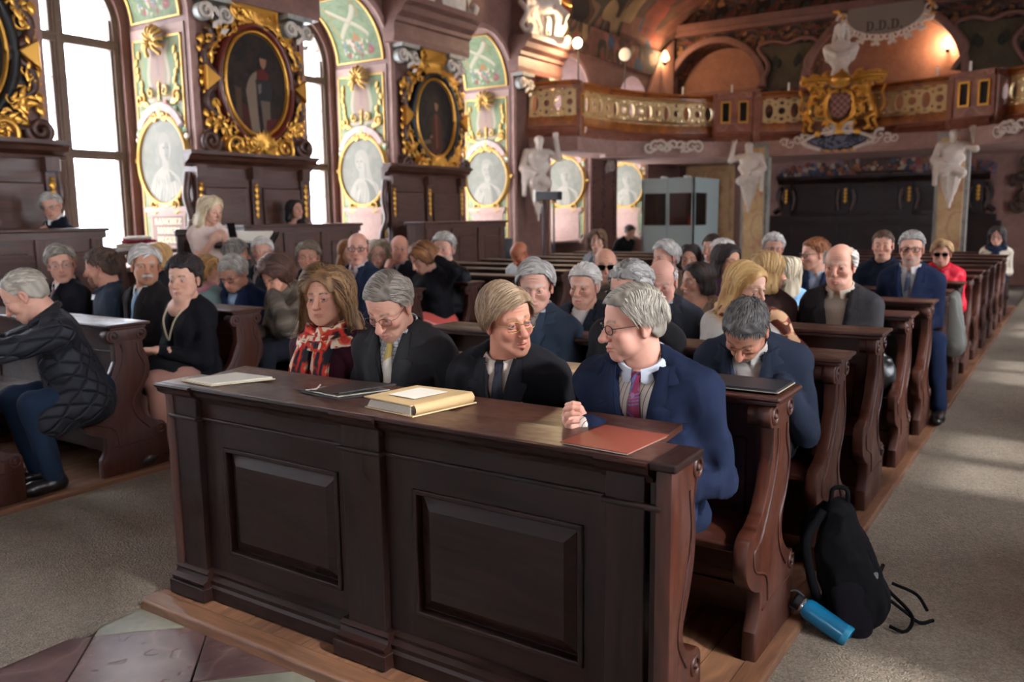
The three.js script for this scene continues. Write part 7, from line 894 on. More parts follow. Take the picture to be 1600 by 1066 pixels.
// ---------------------------------------------------------------- backpack and bottle
{ const t = thing('backpack', 'black backpack leaning on the first pew end in the aisle', 'backpack', [0.79, 0.012, -1.22], 0.35); t.scale.setScalar(0.86); const bm = cloth('#0c0c0f', { weave: 60 }), bm2 = cloth('#151118', { weave: 60 });
  const F = new Field(); F.cone([0.06, 0.1, 0.02], [-0.04, 0.44, -0.02], 0.12, 0.075, 0, 'u', 0.95, 1.25); F.cone([0.02, 0.1, 0.06], [-0.03, 0.3, 0.03], 0.12, 0.1, 0.06, 'u', 1, 1.1); F.cone([0.1, 0.08, -0.06], [0.02, 0.3, -0.08], 0.09, 0.07, 0.05); F.put((x, y, z) => 0.012 * (Math.abs(noise3(x * 12, y * 9, z * 12)) * 1.6 - 0.5) + 0.004 * noise3(x * 30, y * 30, z * 30), [-1, -1, -1], [1, 1, 1], 0, 'd'); F.put((x, y) => 0.005 - y, [-1, -1, -1], [1, 0.2, 1], 0.01, 'i'); mesh('bag_body', cylUV(F.mesh(0.011)), bm, t);
  mesh('front_panel', flat([tube([V3(0.13, 0.06, 0.06), V3(0.10, 0.2, 0.08), V3(0.04, 0.36, 0.05), V3(-0.02, 0.47, 0.01)], t2 => 0.035 - 0.015 * t2, 8, 20)]), bm2, t);
  for (const q of [tube([V3(0.02, 0.17, 0.17), V3(0.1, 0.22, 0.12), V3(0.15, 0.24, 0.0)], 0.008, 6, 14), tube([V3(-0.05, 0.3, 0.1), V3(0.02, 0.34, 0.09), V3(0.06, 0.36, 0.0)], 0.007, 6, 14)]) mesh('compression_strap', q, bm, t); mesh('buckle', bx(0.07, 0.11, 0.225, 0.25, 0.105, 0.125, 'x', 0.004), std('#8f9290', 0.4), t);
  mesh('grab_handle', tube([V3(-0.07, 0.5, -0.02), V3(-0.06, 0.56, -0.02), V3(-0.01, 0.56, -0.02), V3(0.0, 0.5, -0.02)], 0.01, 7, 16), bm, t); for (const q of [tube([V3(-0.1, 0.47, 0.02), V3(-0.17, 0.36, 0.06), V3(-0.15, 0.2, 0.1), V3(-0.1, 0.05, 0.1)], 0.02, 7, 20), tube([V3(-0.08, 0.47, -0.08), V3(-0.16, 0.36, -0.1), V3(-0.14, 0.16, -0.1)], 0.02, 7, 16)]) mesh('shoulder_strap', q, bm, t); for (const q of [tube([V3(0.17, 0.1, 0.02), V3(0.24, 0.06, 0.06), V3(0.3, 0.012, 0.04), V3(0.36, 0.01, 0.0)], 0.008, 6, 16), tube([V3(0.18, 0.12, -0.02), V3(0.26, 0.05, 0.08), V3(0.22, 0.012, 0.14), V3(0.17, 0.012, 0.1)], 0.008, 6, 16), tube([V3(0.2, 0.14, -0.05), V3(0.3, 0.1, -0.04), V3(0.33, 0.06, 0.02)], 0.007, 6, 12)]) mesh('loose_strap', q, bm, t); mesh('side_pocket', (() => { const G = new Field(); G.cone([0.02, 0.03, 0.18], [0.0, 0.16, 0.15], 0.055, 0.06, 0, 'u', 1.3, 0.6); G.put((x, y, z) => 0.004 * noise3(x * 40, y * 20, z * 40), [-1, -1, -1], [1, 1, 1], 0, 'd'); return cylUV(G.mesh(0.01)); })(), bm2, t);
  const b = thing('water_bottle', 'bright blue metal water bottle with black cap against the backpack', 'bottle', [0.80, 0.05, -1.02]); const bl = phys('#0c7098', 0.3, { clearcoat: 0.4 }); const inner = new THREE.Group(); b.rotation.set(0, 0, 0); const R3 = new THREE.Matrix4().makeRotationFromEuler(new THREE.Euler(rad(-14), 0, rad(66), 'XYZ')); const put = (n, g, m) => mesh(n, g.applyMatrix4(R3), m, b); put('bottle_body', lathe([[0.001, -0.055], [0.034, -0.055], [0.038, -0.048], [0.038, 0.09], [0.036, 0.105], [0.028, 0.118], [0.026, 0.125]], 28), bl); put('base_boot', lathe([[0.036, -0.06], [0.039, -0.056], [0.0395, -0.04], [0.0385, -0.038]], 28), phys('#1f88ac', 0.4)); put('cap', lathe([[0.0275, 0.12], [0.028, 0.15], [0.026, 0.158], [0.001, 0.158]], 24), M.black); put('steel_ring', lathe([[0.0285, 0.117], [0.029, 0.122], [0.0285, 0.127]], 24), std('#b9bdbd', 0.25, { metalness: 0.9 })); put('carry_loop', tube([V3(-0.03, 0.135, 0), V3(-0.03, 0.17, 0), V3(0, 0.188, 0), V3(0.03, 0.17, 0), V3(0.03, 0.135, 0)], 0.004, 6, 24), std('#4b5054', 0.4)); const tx = canvasTex(256, 64, (c, w, h) => { c.clearRect(0, 0, w, h); c.fillStyle = '#1186b4'; c.fillRect(0, 0, w, h); c.fillStyle = '#cfe6ee'; c.beginPath(); c.arc(40, 32, 14, 0, 7); c.fill(); c.fillRect(70, 26, 120, 12); }); }
tag(mesh('paper_bag', flat([bx(-0.03, 0.03, 0, 0.12, -0.02, 0.02, 'y', 0.006)]), std('#a9aaa4', 0.8)), 'pale grey paper bag hanging behind the second pew end', 'bag').position.set(0.56, 0.47, -1.72);
// bag on the third pew, coat on a pew end
{ const t = thing('leather_bag', 'black shiny leather bag on the seat behind the third pew', 'bag', [0.42, 0.47, -3.2], 0.3); const F = new Field(); F.cone([-0.1, 0.1, 0], [0.1, 0.1, 0], 0.1, 0.1, 0, 'u', 1, 0.7); F.cone([-0.08, 0.2, 0], [0.08, 0.2, 0], 0.06, 0.06, 0.06, 'u', 1, 0.7); F.put((x, y, z) => 0.008 * noise3(x * 20, y * 20, z * 20), [-1, -1, -1], [1, 1, 1], 0, 'd'); mesh('bag_body', cylUV(F.mesh(0.014)), phys('#0e0d0d', 0.4), t); mesh('handle', tube([V3(-0.1, 0.24, 0), V3(-0.06, 0.38, 0), V3(0.06, 0.38, 0), V3(0.1, 0.24, 0)], 0.01, 6, 20), phys('#0e0d0d', 0.25), t); mesh('zip', tube([V3(-0.12, 0.25, 0.03), V3(0.12, 0.25, 0.03)], 0.004, 5, 6), std('#b5b5b0', 0.3, { metalness: 0.8 }), t); }
{ const t = thing('folded_coat', 'pale grey coat hung over a pew end by the red blouse', 'coat', [0.62, 0.5, -5.72]); const F = new Field(); F.cone([0.0, 0.3, 0.05], [0.03, -0.05, 0.1], 0.05, 0.1, 0, 'u', 0.8, 1.7); F.cone([-0.02, 0.3, -0.08], [0.03, -0.08, -0.04], 0.05, 0.08, 0.05, 'u', 0.8, 1.5); F.put((x, y, z) => 0.014 * Math.sin(z * 60 + y * 6) + 0.008 * noise3(x * 20, y * 10, z * 20), [-1, -1, -1], [1, 1, 1], 0, 'd'); mesh('coat_cloth', cylUV(F.mesh(0.014)), cloth('#8f9088', { weave: 30 }), t); }
{ const t = thing('music_stand', 'black desk stand with open sheets before the person with the phone', 'stand', [-5.42, 0.2, -3.62], 0.6); mesh('pole', new THREE.CylinderGeometry(0.02, 0.025, 1.05, 8).translate(0, 0.52, 0), M.black, t); mesh('base', new THREE.CylinderGeometry(0.18, 0.2, 0.04, 20).translate(0, 0.02, 0), M.black, t); mesh('rest', box(0.55, 0.03, 0.36, 0, 0, 0).rotateX(0.35).translate(0, 1.1, 0), M.black, t); mesh('sheets', box(0.4, 0.02, 0.26, 0, 0, 0).rotateX(0.35).translate(0.02, 1.13, 0), paper, t); }
{ const t = thing('clothes_pile', 'pile of pale and crimson cloths on a side table below the largest window', 'cloth', [-6.9, 0.38, -3.35]); mesh('table_board', bx(-0.3, 0.35, 0.78, 0.82, -0.5, 0.4), W.stall, t); for (const x of [-0.25, 0.3]) for (const z of [-0.45, 0.35]) mesh('leg', bx(x - 0.03, x + 0.03, 0, 0.78, z - 0.03, z + 0.03, 'y'), W.stall, t); const cols = ['#d8cfc0', '#c9bda8', '#8e2238', '#d5cabc']; cols.forEach((c, i) => { const F = new Field(); F.cone([-0.15, 0.84 + i * 0.035, -0.3 + 0.03 * i], [0.15, 0.85 + i * 0.035, 0.25 - 0.04 * i], 0.05, 0.05, 0, 'u', 2.6, 1.6); F.put((x, y, z) => 0.012 * noise3(x * 14 + i * 9, y * 20, z * 14), [-2, -2, -2], [2, 2, 2], 0, 'd'); const g = F.mesh(0.022); const p = g.attributes.position; for (let k = 0; k < p.count; k++) p.setY(k, 0.82 + (i * 0.035) + (p.getY(k) - 0.82 - i * 0.035) * 0.45); mesh('folded_cloth', cylUV(g), cloth(c), t); }); }
// ---- patterns for clothing
const checkShirt = tex(128, 128, (u, v, x, y) => { const a = x % 32 < 5, b = y % 32 < 5; return a && b ? [70, 90, 110] : a || b ? [120, 140, 155] : [222, 222, 214]; }); checkShirt.repeat.set(18, 18);
const stripeShirt = tex(128, 16, (u, v, x) => x % 32 < 4 ? [120, 84, 70] : [224, 216, 202]); stripeShirt.repeat.set(14, 14);
const paisley = tex(256, 256, (u, v) => { const n = tnoise(u * 10, v * 10, 10, 10, 5), r = Math.sin(14 * n * Math.PI); const m = tnoise(u * 26, v * 26, 26, 26, 9); return r > 0.72 ? [96, 104, 158] : m > 0.74 ? [150, 84, 120] : [122, 34, 66]; }); paisley.repeat.set(1.4, 1.6);
const duckTie = tex(128, 256, (u, v, x, y) => { const row = Math.floor(y / 64), cx = (row % 2 ? 32 : 96), dx = x - cx, dy = (y % 64) - 32; return Math.abs(dx) < 9 && Math.abs(dy + dx * 0.4) < 6 ? [190, 150, 70] : [22, 26, 40]; }); duckTie.repeat.set(1, 1.4);
const stripeTie = tex(128, 128, (u, v, x, y) => { const k = (x + y) % 128; return k < 26 ? [186, 160, 84] : k < 54 ? [220, 214, 196] : [34, 40, 66]; }); stripeTie.repeat.set(0.7, 2);
const greyStripeTie = tex(128, 128, (u, v, x, y) => { const k = (x + y) % 64; return k < 22 ? [112, 116, 122] : [44, 54, 76]; }); greyStripeTie.repeat.set(0.8, 3);
const scarfTex = tex(512, 512, (u, v) => { const a = tnoise(u * 5, v * 6, 5, 6, 21), b = tnoise(u * 11, v * 11, 11, 11, 22), c = tnoise(u * 26, v * 20, 26, 20, 23), s = a * 0.6 + b * 0.4 + (c - 0.5) * 0.18; return s < 0.40 ? [26, 24, 34] : s < 0.45 ? [120, 30, 26] : s < 0.56 ? [206, 52, 36] : s < 0.62 ? [226, 110, 70] : s < 0.74 ? [232, 214, 186] : [196, 44, 40]; });
const leopardTex = tex(256, 256, (u, v) => { const n = tnoise(u * 12, v * 12, 12, 12, 31), m = tnoise(u * 24, v * 24, 24, 24, 32); return n > 0.62 ? [96, 38, 22] : n > 0.5 && m > 0.45 ? [170, 84, 50] : [222, 176, 132]; });
const floralTex = tex(256, 256, (u, v) => { const n = tnoise(u * 8, v * 8, 8, 8, 41), m = tnoise(u * 20, v * 20, 20, 20, 42); return n > 0.58 ? [214, 92, 84] : n > 0.5 ? [232, 160, 140] : m > 0.62 ? [150, 40, 50] : [54, 30, 34]; });
const patMat = (t, r = 0.8, o = {}) => new THREE.MeshPhysicalMaterial({ map: t, roughness: r, sheen: 0.2, ...o });

// ---- front row, at the panelled desk
person({ label: 'person in red floral scarf and burgundy jacket at the front desk', f: true, at: [-1.27, 1.165, -0.64], yaw: 10, hy: 20, hp: 0, hr: 2, res: 0, lean: 3, g: 0.97, skin: '#d6a287', iris: '#3a281c', gx: 6, eye: 15,
  face: { age: 0.62, full: 0.8, w: 1.02, nose: 1.05, jaw: 1.0, brow: 1.0 }, lips: '#a04a44',
  hair: { style: 'long', color: '#54371f', color2: '#ac8458', brow: '#24160f', len: 0.29, vol: 0.026, drop: 0.15, spread: 0.06, part: 0.015, lift: 0.22, n: 1700, lock: 0.62, wave: 0.8 },
  top: { kind: 'coat', name: 'velvet_jacket', color: '#3c1420', cm: { sheen: 0.8, sheenRoughness: 0.35, roughness: 0.8 }, neckR: 0.015, sleeve: 1.02 },
  scarf: { mat: patMat(scarfTex, 0.75), loops: 3, thick: 0.024, tails: [[-0.05, -0.075, 0.40, 0.05], [0.05, 0.055, 0.42, 0.052]] },
  rh: { p: [-0.15, 0.66, 0.2] }, lh: { p: [0.12, 0.66, 0.22] } });
person({ label: 'person in charcoal suit and checked shirt looking down at the front desk', at: [-0.80, 1.165, -0.52], yaw: 8, hy: 10, hp: 33, hr: -2, res: 0, lean: 9, skin: '#d8a48c', eye: -22, gyz: -25,
  face: { age: 0.75, w: 0.98, l: 1.06, nose: 1.15, jaw: 0.94 }, stubble: 0.15,
  hair: { style: 'side', color: '#5d5348', color2: '#a79c8e', brow: '#6a5a4a', len: 0.055, vol: 0.010, part: 0.03, fringe: -0.3, recede: 0.012, sideShort: 0.5, lift: 0.25, lock: 0.6, n: 1400 },
  glasses: { color: '#5a3a28', rx: 0.025, ry: 0.0165, fr: 0.0013 },
  top: { kind: 'suit', color: '#2d2c2e', shirtMat: patMat(checkShirt, 0.8), tie: patMat(stripeTie, 0.5), vb: 0.14, vw: 0.058, buttons: 1 },
  rh: { p: [-0.17, 0.72, 0.24] }, lh: { p: [0.13, 0.70, 0.25] } });
const manC = person({ label: 'person in black suit and dark patterned tie turning to the navy suit neighbour', at: [-0.27, 1.135, -0.56], yaw: 14, hy: 64, hp: 5, hr: 8, res: 0, lean: 8, skin: '#d4977c', eye: 14, gx: 12, iris: '#6b7480',
  face: { age: 0.85, w: 0.97, l: 1.04, nose: 1.1, jaw: 0.95, mouth: 0.003 },
  hair: { style: 'side', color: '#6d5238', color2: '#b1987a', brow: '#7a5c40', len: 0.085, vol: 0.018, part: 0.045, fringe: 0.25, recede: 0.0, lift: 0.1, lock: 0.6, n: 1700, sideShort: 0.6 },
  glasses: { color: '#b59a62', rx: 0.024, ry: 0.0185, fr: 0.0014 },
  top: { kind: 'suit', color: '#17171c', shirt: '#d9cdbf', tie: patMat(duckTie, 0.5), vb: 0.16, vw: 0.056, buttons: 1 },
  rh: { p: [-0.17, 0.66, 0.24] }, lh: { p: [0.13, 0.64, 0.26] } });
person({ label: 'person in navy suit and magenta paisley tie, hand raised beside the red folder', at: [0.255, 1.162, -0.50], hs: 0.95, yaw: 6, hy: -42, hp: 8, hr: -2, res: 0, lean: 10, wide: 1.08, belly: 0.8, skin: '#dba58e', eye: 10, gx: -8, gyz: -10,
  face: { age: 0.6, w: 1.04, l: 1.0, nose: 1.12, full: 1.0, jaw: 1.02 },
  hair: { style: 'side', color: '#6f675c', color2: '#b4ab9a', brow: '#8a7a66', len: 0.06, vol: 0.012, part: 0.03, fringe: 0.25, recede: 0.008, lift: 0.16, lock: 0.55, sideShort: 0.7, n: 1800 },
  glasses: { color: '#2c2220', rx: 0.024, ry: 0.015, fr: 0.0016 },
  top: { kind: 'suit', color: '#151f36', cm: { sheen: 0.15 }, shirtMat: patMat(stripeShirt, 0.7), collarMat: cloth('#cfd6de'), shirt: '#c9d2de', tie: patMat(paisley, 0.45), vb: 0.06, vw: 0.075, tieW: 0.042, fold: 0.013 },
  rh: { p: [-0.08, 0.83, 0.36], dir: [-0.7, 0.45, 0.4], palm: [0.7, -0.3, -0.6], curl: 0.6, pole: [1, -0.9, -0.2] }, lh: { p: [0.15, 0.62, 0.28] }, legs: '#1a2a48', kneeL: [0.16, 0.53, 0.40], ankL: [0.12, 0.1, 0.34] });

{ const { G, MU, J0, ts, g } = manC, y = v => v * ts * g, z = J0.front(0.1, y(0.27)); mesh('breast_pocket_pen', xf(flat([new THREE.CylinderGeometry(0.0035, 0.003, 0.11, 8).translate(0.1, y(0.27), z + 0.022), bx(0.098, 0.102, y(0.27) + 0.01, y(0.27) + 0.05, z + 0.024, z + 0.03)]), MU), new THREE.MeshStandardMaterial({ color: '#c8a860', roughness: 0.3, metalness: 0.8 }), G); }
// ---- everyone else; `rel` is how far the face turns from the direction of the front of the aisle
const quiltBump = tex(128, 128, (u, v) => { const a = Math.abs(((u + v) % 1) - 0.5) * 2, b = Math.abs(((u - v + 1) % 1) - 0.5) * 2; return Math.min(1, Math.min(1 - Math.pow(a, 6), 1 - Math.pow(b, 6)) + 0.0); }, false); quiltBump.repeat.set(11, 11);
const toCam = at => Math.atan2(1.43 - at[0], 1.96 - at[2]) * 180 / Math.PI;
function sitter(label, at, rel, o) { return person({ label, at, hy: toCam(at) + rel, res: 2, ...o }); }
const suit = (color, shirt, tie, o = {}) => ({ kind: 'suit', color, shirt, tie, ...o });
const H = {
  grey: { style: 'side', color: '#6e6962', color2: '#a9a49b', len: 0.06, vol: 0.012, part: 0.03, sideShort: 0.6 },
  white: { style: 'side', color: '#a8a39a', color2: '#d9d4ca', brow: '#b5aea2', len: 0.065, vol: 0.014, part: 0.03, sideShort: 0.7 },
  dark: { style: 'side', color: '#241a15', color2: '#4a382d', len: 0.05, vol: 0.012, part: 0.03, sideShort: 0.6 },
  brown: { style: 'side', color: '#3f2c20', color2: '#6b4f3a', len: 0.05, vol: 0.012, part: -0.03, sideShort: 0.6 },
  baldWhite: { style: 'back', color: '#a19a90', color2: '#d2cbc0', brow: '#a59c90', bald: 1, len: 0.035, vol: 0.008, n: 90 },
  baldDark: { style: 'back', color: '#5a4c42', color2: '#8a7c70', brow: '#5a4c42', bald: 1, len: 0.02, vol: 0.004, n: 60 },
};
const longH = (c, c2, o = {}) => ({ style: 'long', color: c, color2: c2, len: 0.24, vol: 0.016, drop: 0.13, spread: 0.03, lift: 0.15, ...o });
// second row behind the desk
const manE = sitter('person in blue-grey tweed jacket with pin, head bowed over the first pew ledge', [0.36, 1.054, -1.30], -22, { res: 1, hp: 52, hr: -12, lean: 30, yaw: 6, skin: '#cf9578', eye: -25, face: { age: 0.8, w: 1, nose: 1.1 }, hair: { ...H.grey, color: '#2f2b29', color2: '#75706a', len: 0.03, vol: 0.008, style: 'fwd', n: 700, lock: 0.55, recede: 0.02 }, top: suit('#2b3342', '#d8d2c8', null, { vb: 0.1, vw: 0.07, cm: { weave: 22 } }), rh: { p: [-0.16, 0.80, 0.30], hide: true }, lh: { p: [0.14, 0.80, 0.30], hide: true } });
sitter('person in dark cardigan and round black glasses directly behind the navy suit', [-0.25, 1.164, -1.52], -34, { res: 1, hp: 6, skin: '#d5a085', face: { age: 0.7, nose: 1.1 }, hair: { style: 'back', color: '#77746e', color2: '#b9b6ae', len: 0.07, vol: 0.016, curl: 1, n: 300 }, glasses: { color: '#17130f', rx: 0.023, ry: 0.021, fr: 0.0028 }, top: { kind: 'coat', name: 'cardigan', color: '#2c2b2d', collarRing: 0.022, cm: { weave: 18 }, open: true, shirt: '#3a3c42', lapel: false, vb: 0.2, pocket: false } });
sitter('person in blue-grey suit sitting directly behind the black suit', [-0.77, 1.166, -1.55], -8, { res: 1, hp: 12, skin: '#d7a58e', face: { age: 0.8 }, hair: { ...H.white, color: '#8a867e', color2: '#c2beb6', recede: 0.012 }, top: suit('#35414f', '#c9cdd2', '#2a3446') });
// third row
const womH = sitter('person in white blouse with leopard print scarf, face turned aside', [0.02, 1.135, -2.35], 50, { f: true, res: 1, hp: 14, skin: '#dfb298', face: { age: 0.35, w: 0.96, nose: 0.95 }, hair: longH('#b07f42', '#dcb87a', { brow: '#8a6a44', vol: 0.014, len: 0.3, drop: 0.17, part: 0.02, spread: 0.02 }), top: { kind: 'top', name: 'blouse', color: '#d9d4ca' }, scarf: { mat: patMat(leopardTex), loops: 1, thick: 0.03, tails: [[0.12, 0.2, 0.32, 0.06]] }, lh: { p: [0.14, 0.9, 0.2], dir: [0.2, 0.9, 0.2], palm: [0, -0.2, -1] } });
sitter('person in dark jacket and open white shirt beside the blue-grey suit', [-0.95, 1.098, -2.37], -24, { res: 1, hp: 5, skin: '#d9a68d', face: { age: 0.95, mouth: 0.004, l: 1.05, nose: 1.15, w: 0.97 }, hair: { ...H.white, style: 'back' }, top: suit('#22252c', '#dcd7cd', null, { vw: 0.07 }) });
sitter('person in slate suit half hidden behind the round black glasses', [-0.48, 1.138, -2.4], -10, { hp: 18, skin: '#dba793', face: { age: 0.8, full: 0.8 }, hair: H.baldWhite, top: suit('#33373e', '#c9ccd0', '#3a3f4a') });
// fourth row
sitter('person in tan jacket over cream blouse, sitting in profile', [-0.59, 1.078, -3.2], -52, { f: true, res: 1, hp: 2, skin: '#cf9f84', face: { age: 0.85, nose: 1.15, l: 1.04 }, hair: { style: 'bob', color: '#1d1512', color2: '#43332b', len: 0.13, vol: 0.014, drop: 0.05, spread: 0.0 }, top: suit('#85725f', '#d8cdb8', null, { vw: 0.08, collar: false, under: 'blouse' }), chest: true });
sitter('person in brown knit pullover, seen from behind next to the leopard scarf', [-0.13, 1.152, -3.2], 118, { f: true, hp: 6, face: { age: 0.4 }, hair: longH('#b48a50', '#d6b67e', { len: 0.2, drop: 0.1 }), top: { kind: 'top', name: 'pullover', color: '#43302d', cm: { weave: 14 } } });
sitter('person in charcoal jacket and buttoned pale shirt without tie by the aisle', [0.28, 1.200, -3.2], -14, { res: 1, hp: 6, hs: 1.06, skin: '#d4a087', face: { age: 0.95, l: 1.1, nose: 1.15, w: 0.93 }, hair: { ...H.baldWhite, bald: 0.2, len: 0.05, vol: 0.017, n: 200 }, top: suit('#2f2d2f', '#c8beac', null, { vb: 0.08, vw: 0.075, vp: 0.7 }) });
sitter('person in dark sunglasses and brown shirt', [-1.27, 1.162, -3.25], 4, { hp: 4, skin: '#cf9b80', face: { age: 0.75, full: 0.7, jaw: 1.05 }, hair: H.baldDark, glasses: { color: '#15110e', dark: true, rx: 0.028, ry: 0.018, fr: 0.0022 }, stubble: 0.25, top: { kind: 'coat', name: 'shirt', color: '#4b4134', collarRing: 0.016 } });
// fifth row
sitter('person in beige jacket sitting in profile behind the sunglasses wearer', [-1.18, 1.182, -4.07], -48, { hp: 3, skin: '#d9a48c', face: { age: 0.85, nose: 1.15 }, hair: H.white, top: suit('#9a8a78', '#d8d4cc', null) });
sitter('person in plum blouse, face turned aside, behind the tan jacket', [-0.69, 1.164, -4.05], 42, { f: true, hp: 6, skin: '#c99878', face: { age: 0.45 }, hair: longH('#1c1312', '#3a2824', { len: 0.17, drop: 0.09 }), top: { kind: 'top', name: 'blouse', color: '#40253a' } });
sitter('person in light blue blouse, seen from behind', [-0.25, 1.083, -4.05], 135, { f: true, hp: 4, face: { age: 0.5 }, hair: longH('#7a6c56', '#b0a288', { len: 0.27, drop: 0.16 }), top: { kind: 'top', name: 'blouse', color: '#83aed2' } });
// sixth row
sitter('person in dark brown top glimpsed beside the beige jacket', [-1.32, 1.125, -4.9], -6, { f: true, skin: '#c4937a', face: { age: 0.6 }, hair: { style: 'bob', color: '#1e1614', color2: '#3d302a', len: 0.11, vol: 0.014, drop: 0.03, spread: 0 }, top: { kind: 'top', color: '#2a2424' } });
sitter('person in grey jacket turned away, behind the plum blouse', [-1.04, 1.168, -4.9], -78, { hp: 6, face: { age: 0.9 }, hair: { ...H.white, color: '#b5b0a6' }, top: suit('#3a3e46', '#cfd0d2', null) });
sitter('person in navy jacket with pale blue shirt raising one hand, in profile', [-0.29, 1.184, -4.9], -60, { hp: 4, skin: '#e0ab90', face: { age: 0.4 }, beard: '#a0663e', beardAmt: 0.4, hair: { ...H.brown, color: '#6e3c20', color2: '#a8683c', brow: '#7a4a2c' }, glasses: { color: '#3a2016', rx: 0.024, ry: 0.017, fr: 0.002 }, top: suit('#1b2740', '#b6c9dc', null), rh: { p: [-0.2, 1.02, 0.22], dir: [-0.3, 0.9, 0.3], palm: [0.8, 0, 0.4], curl: 0.5, pole: [-0.5, -1, 0] } });
sitter('person in navy suit and striped tie, one foot in the aisle', [0.40, 1.236, -4.92], -3, { res: 1, hp: 3, skin: '#d6a288', face: { age: 0.5, l: 1.05, nose: 1.05 }, beard: '#8f8a82', beardAmt: 0.6, hair: { ...H.grey, color: '#77746e', color2: '#bdb9b1', style: 'back', len: 0.05 }, glasses: { color: '#17130f', rx: 0.026, ry: 0.018, fr: 0.0026 }, top: suit('#1d2843', '#d6d4d0', patMat(greyStripeTie, 0.5), { vb: 0.12 }), legs: '#1c2a46', kneeL: [0.24, 0.56, 0.38], ankL: [0.29, 0.1, 0.42], legRes: 0.014, shoeRes: 0.007 });
// seventh row and beyond
sitter('person in navy suit with open pale blue shirt before the grey booth', [-1.44, 1.184, -5.75], -28, { skin: '#d2a086', face: { age: 0.5, jaw: 1.04 }, hair: H.dark, top: suit('#1c2438', '#a9bccd', null) });
sitter('person in dark suit and glasses before the yellow pillar beside the booth', [-0.87, 1.190, -5.77], 6, { skin: '#d3a188', face: { age: 0.8 }, hair: { ...H.white, style: 'back', curl: 1, vol: 0.02 }, glasses: { color: '#5a4a3a', rx: 0.024, ry: 0.017 }, top: suit('#2c3038', '#c8c8c6', null) });
sitter('person in plain dark navy shirt next to the striped tie', [0.05, 1.227, -5.77], -6, { res: 1, skin: '#dba78c', face: { age: 0.15, w: 1.0 }, hair: { ...H.brown, len: 0.028, vol: 0.008, style: 'fwd', recede: 0.006 }, top: { kind: 'coat', name: 'shirt', color: '#171d2c', collarRing: 0.015 } });
sitter('person in vivid red blouse and tinted glasses', [0.40, 1.127, -6.6], -2, { f: true, res: 1, skin: '#d9a68c', face: { age: 0.7, full: 0.8 }, lips: '#b04a4a', hair: { style: 'side', color: '#8a6a40', color2: '#c4a070', len: 0.07, vol: 0.015, part: 0.03 }, glasses: { color: '#3a1c1c', dark: true, rx: 0.026, ry: 0.018, fr: 0.0022 }, top: { kind: 'coat', name: 'blouse', color: '#c4122c', collarRing: 0.018, cm: { roughness: 0.5, sheen: 0.1 } } });
sitter('person in cream coat and navy scarf in the last pew', [0.47, 1.142, -11.7], -6, { f: true, skin: '#d8a78e', hs: 1.02, face: { age: 0.4 }, hair: { style: 'bob', color: '#1c1513', color2: '#3c2f29', len: 0.14, vol: 0.02, curl: 1, drop: 0.07, spread: 0.01 }, glasses: { color: '#1c1512', rx: 0.025, ry: 0.018, fr: 0.002 }, top: { kind: 'coat', color: '#d5cab4', wide: 1.1 }, scarf: { mat: cloth('#1b2338'), loops: 2, thick: 0.03, tails: [[0, 0.01, 0.2, 0.06]] } });
// across the aisle
sitter('person in dark quilted jacket and jeans stooping at the picture edge', [-3.28, 1.111, -0.38], -105, { res: 1, hp: 32, lean: 20, yaw: -22, hs: 1.1, g: 1.0, wide: 1.08, skin: '#d6a48c', face: { age: 0.8 }, hair: { ...H.baldWhite, bald: 0, recede: 0.03, color: '#8f8778', color2: '#c9c0ae', style: 'back', len: 0.04, vol: 0.008 }, top: { kind: 'coat', name: 'quilted_jacket', long: true, mat: new THREE.MeshPhysicalMaterial({ color: '#181a22', roughness: 0.7, bumpMap: quiltBump, bumpScale: 0.012 }), collarRing: 0.022, sleeve: 1.12, fold: 0.009 }, legs: '#1b2a3d', kneeL: [0.13, 0.50, 0.27], ankL: [0.12, 0.1, 0.2], kneeR: [-0.1, 0.5, 0.34], ankR: [-0.1, 0.1, 0.26], rh: { p: [-0.2, 0.92, 0.55] }, lh: { p: [0.05, 0.92, 0.6] }, legRes: 0.014 });
sitter('person in black suit and dark red tie behind the quilted jacket', [-4.78, 1.197, -1.4], -2, { hs: 1.1, hp: 6, hr: 6, skin: '#d9a68e', face: { age: 0.6, full: 0.6 }, hair: { ...H.grey, color: '#5c5348', color2: '#a39a8c' }, glasses: { color: '#8d8d8d', rx: 0.025, ry: 0.017 }, top: suit('#15161c', '#c9c4bc', '#5a2a30') });
sitter('person in slate blue jacket turning away behind the quilted jacket', [-4.42, 1.170, -1.5], -112, { hs: 1.12, hp: 6, g: 1.08, yaw: -30, skin: '#cf9a80', face: { age: 0.3 }, beard: '#4a3628', hair: { ...H.brown, color: '#33231a', color2: '#5f4533', n: 240 }, top: { kind: 'coat', name: 'jacket', color: '#2b3542', collarRing: 0.018 } });
sitter('person in dark suit and pale blue tie sitting upright across the aisle', [-3.89, 1.198, -1.5], 4, { res: 1, hs: 1.1, g: 1.05, hp: 2, skin: '#cf9878', face: { age: 0.9, full: 0.6, nose: 1.15 }, mustache: '#cfc8bc', mustacheVol: 1, hair: H.white, top: suit('#2b2729', '#e0ddd6', '#7fa6c6', { vb: 0.1 }) });
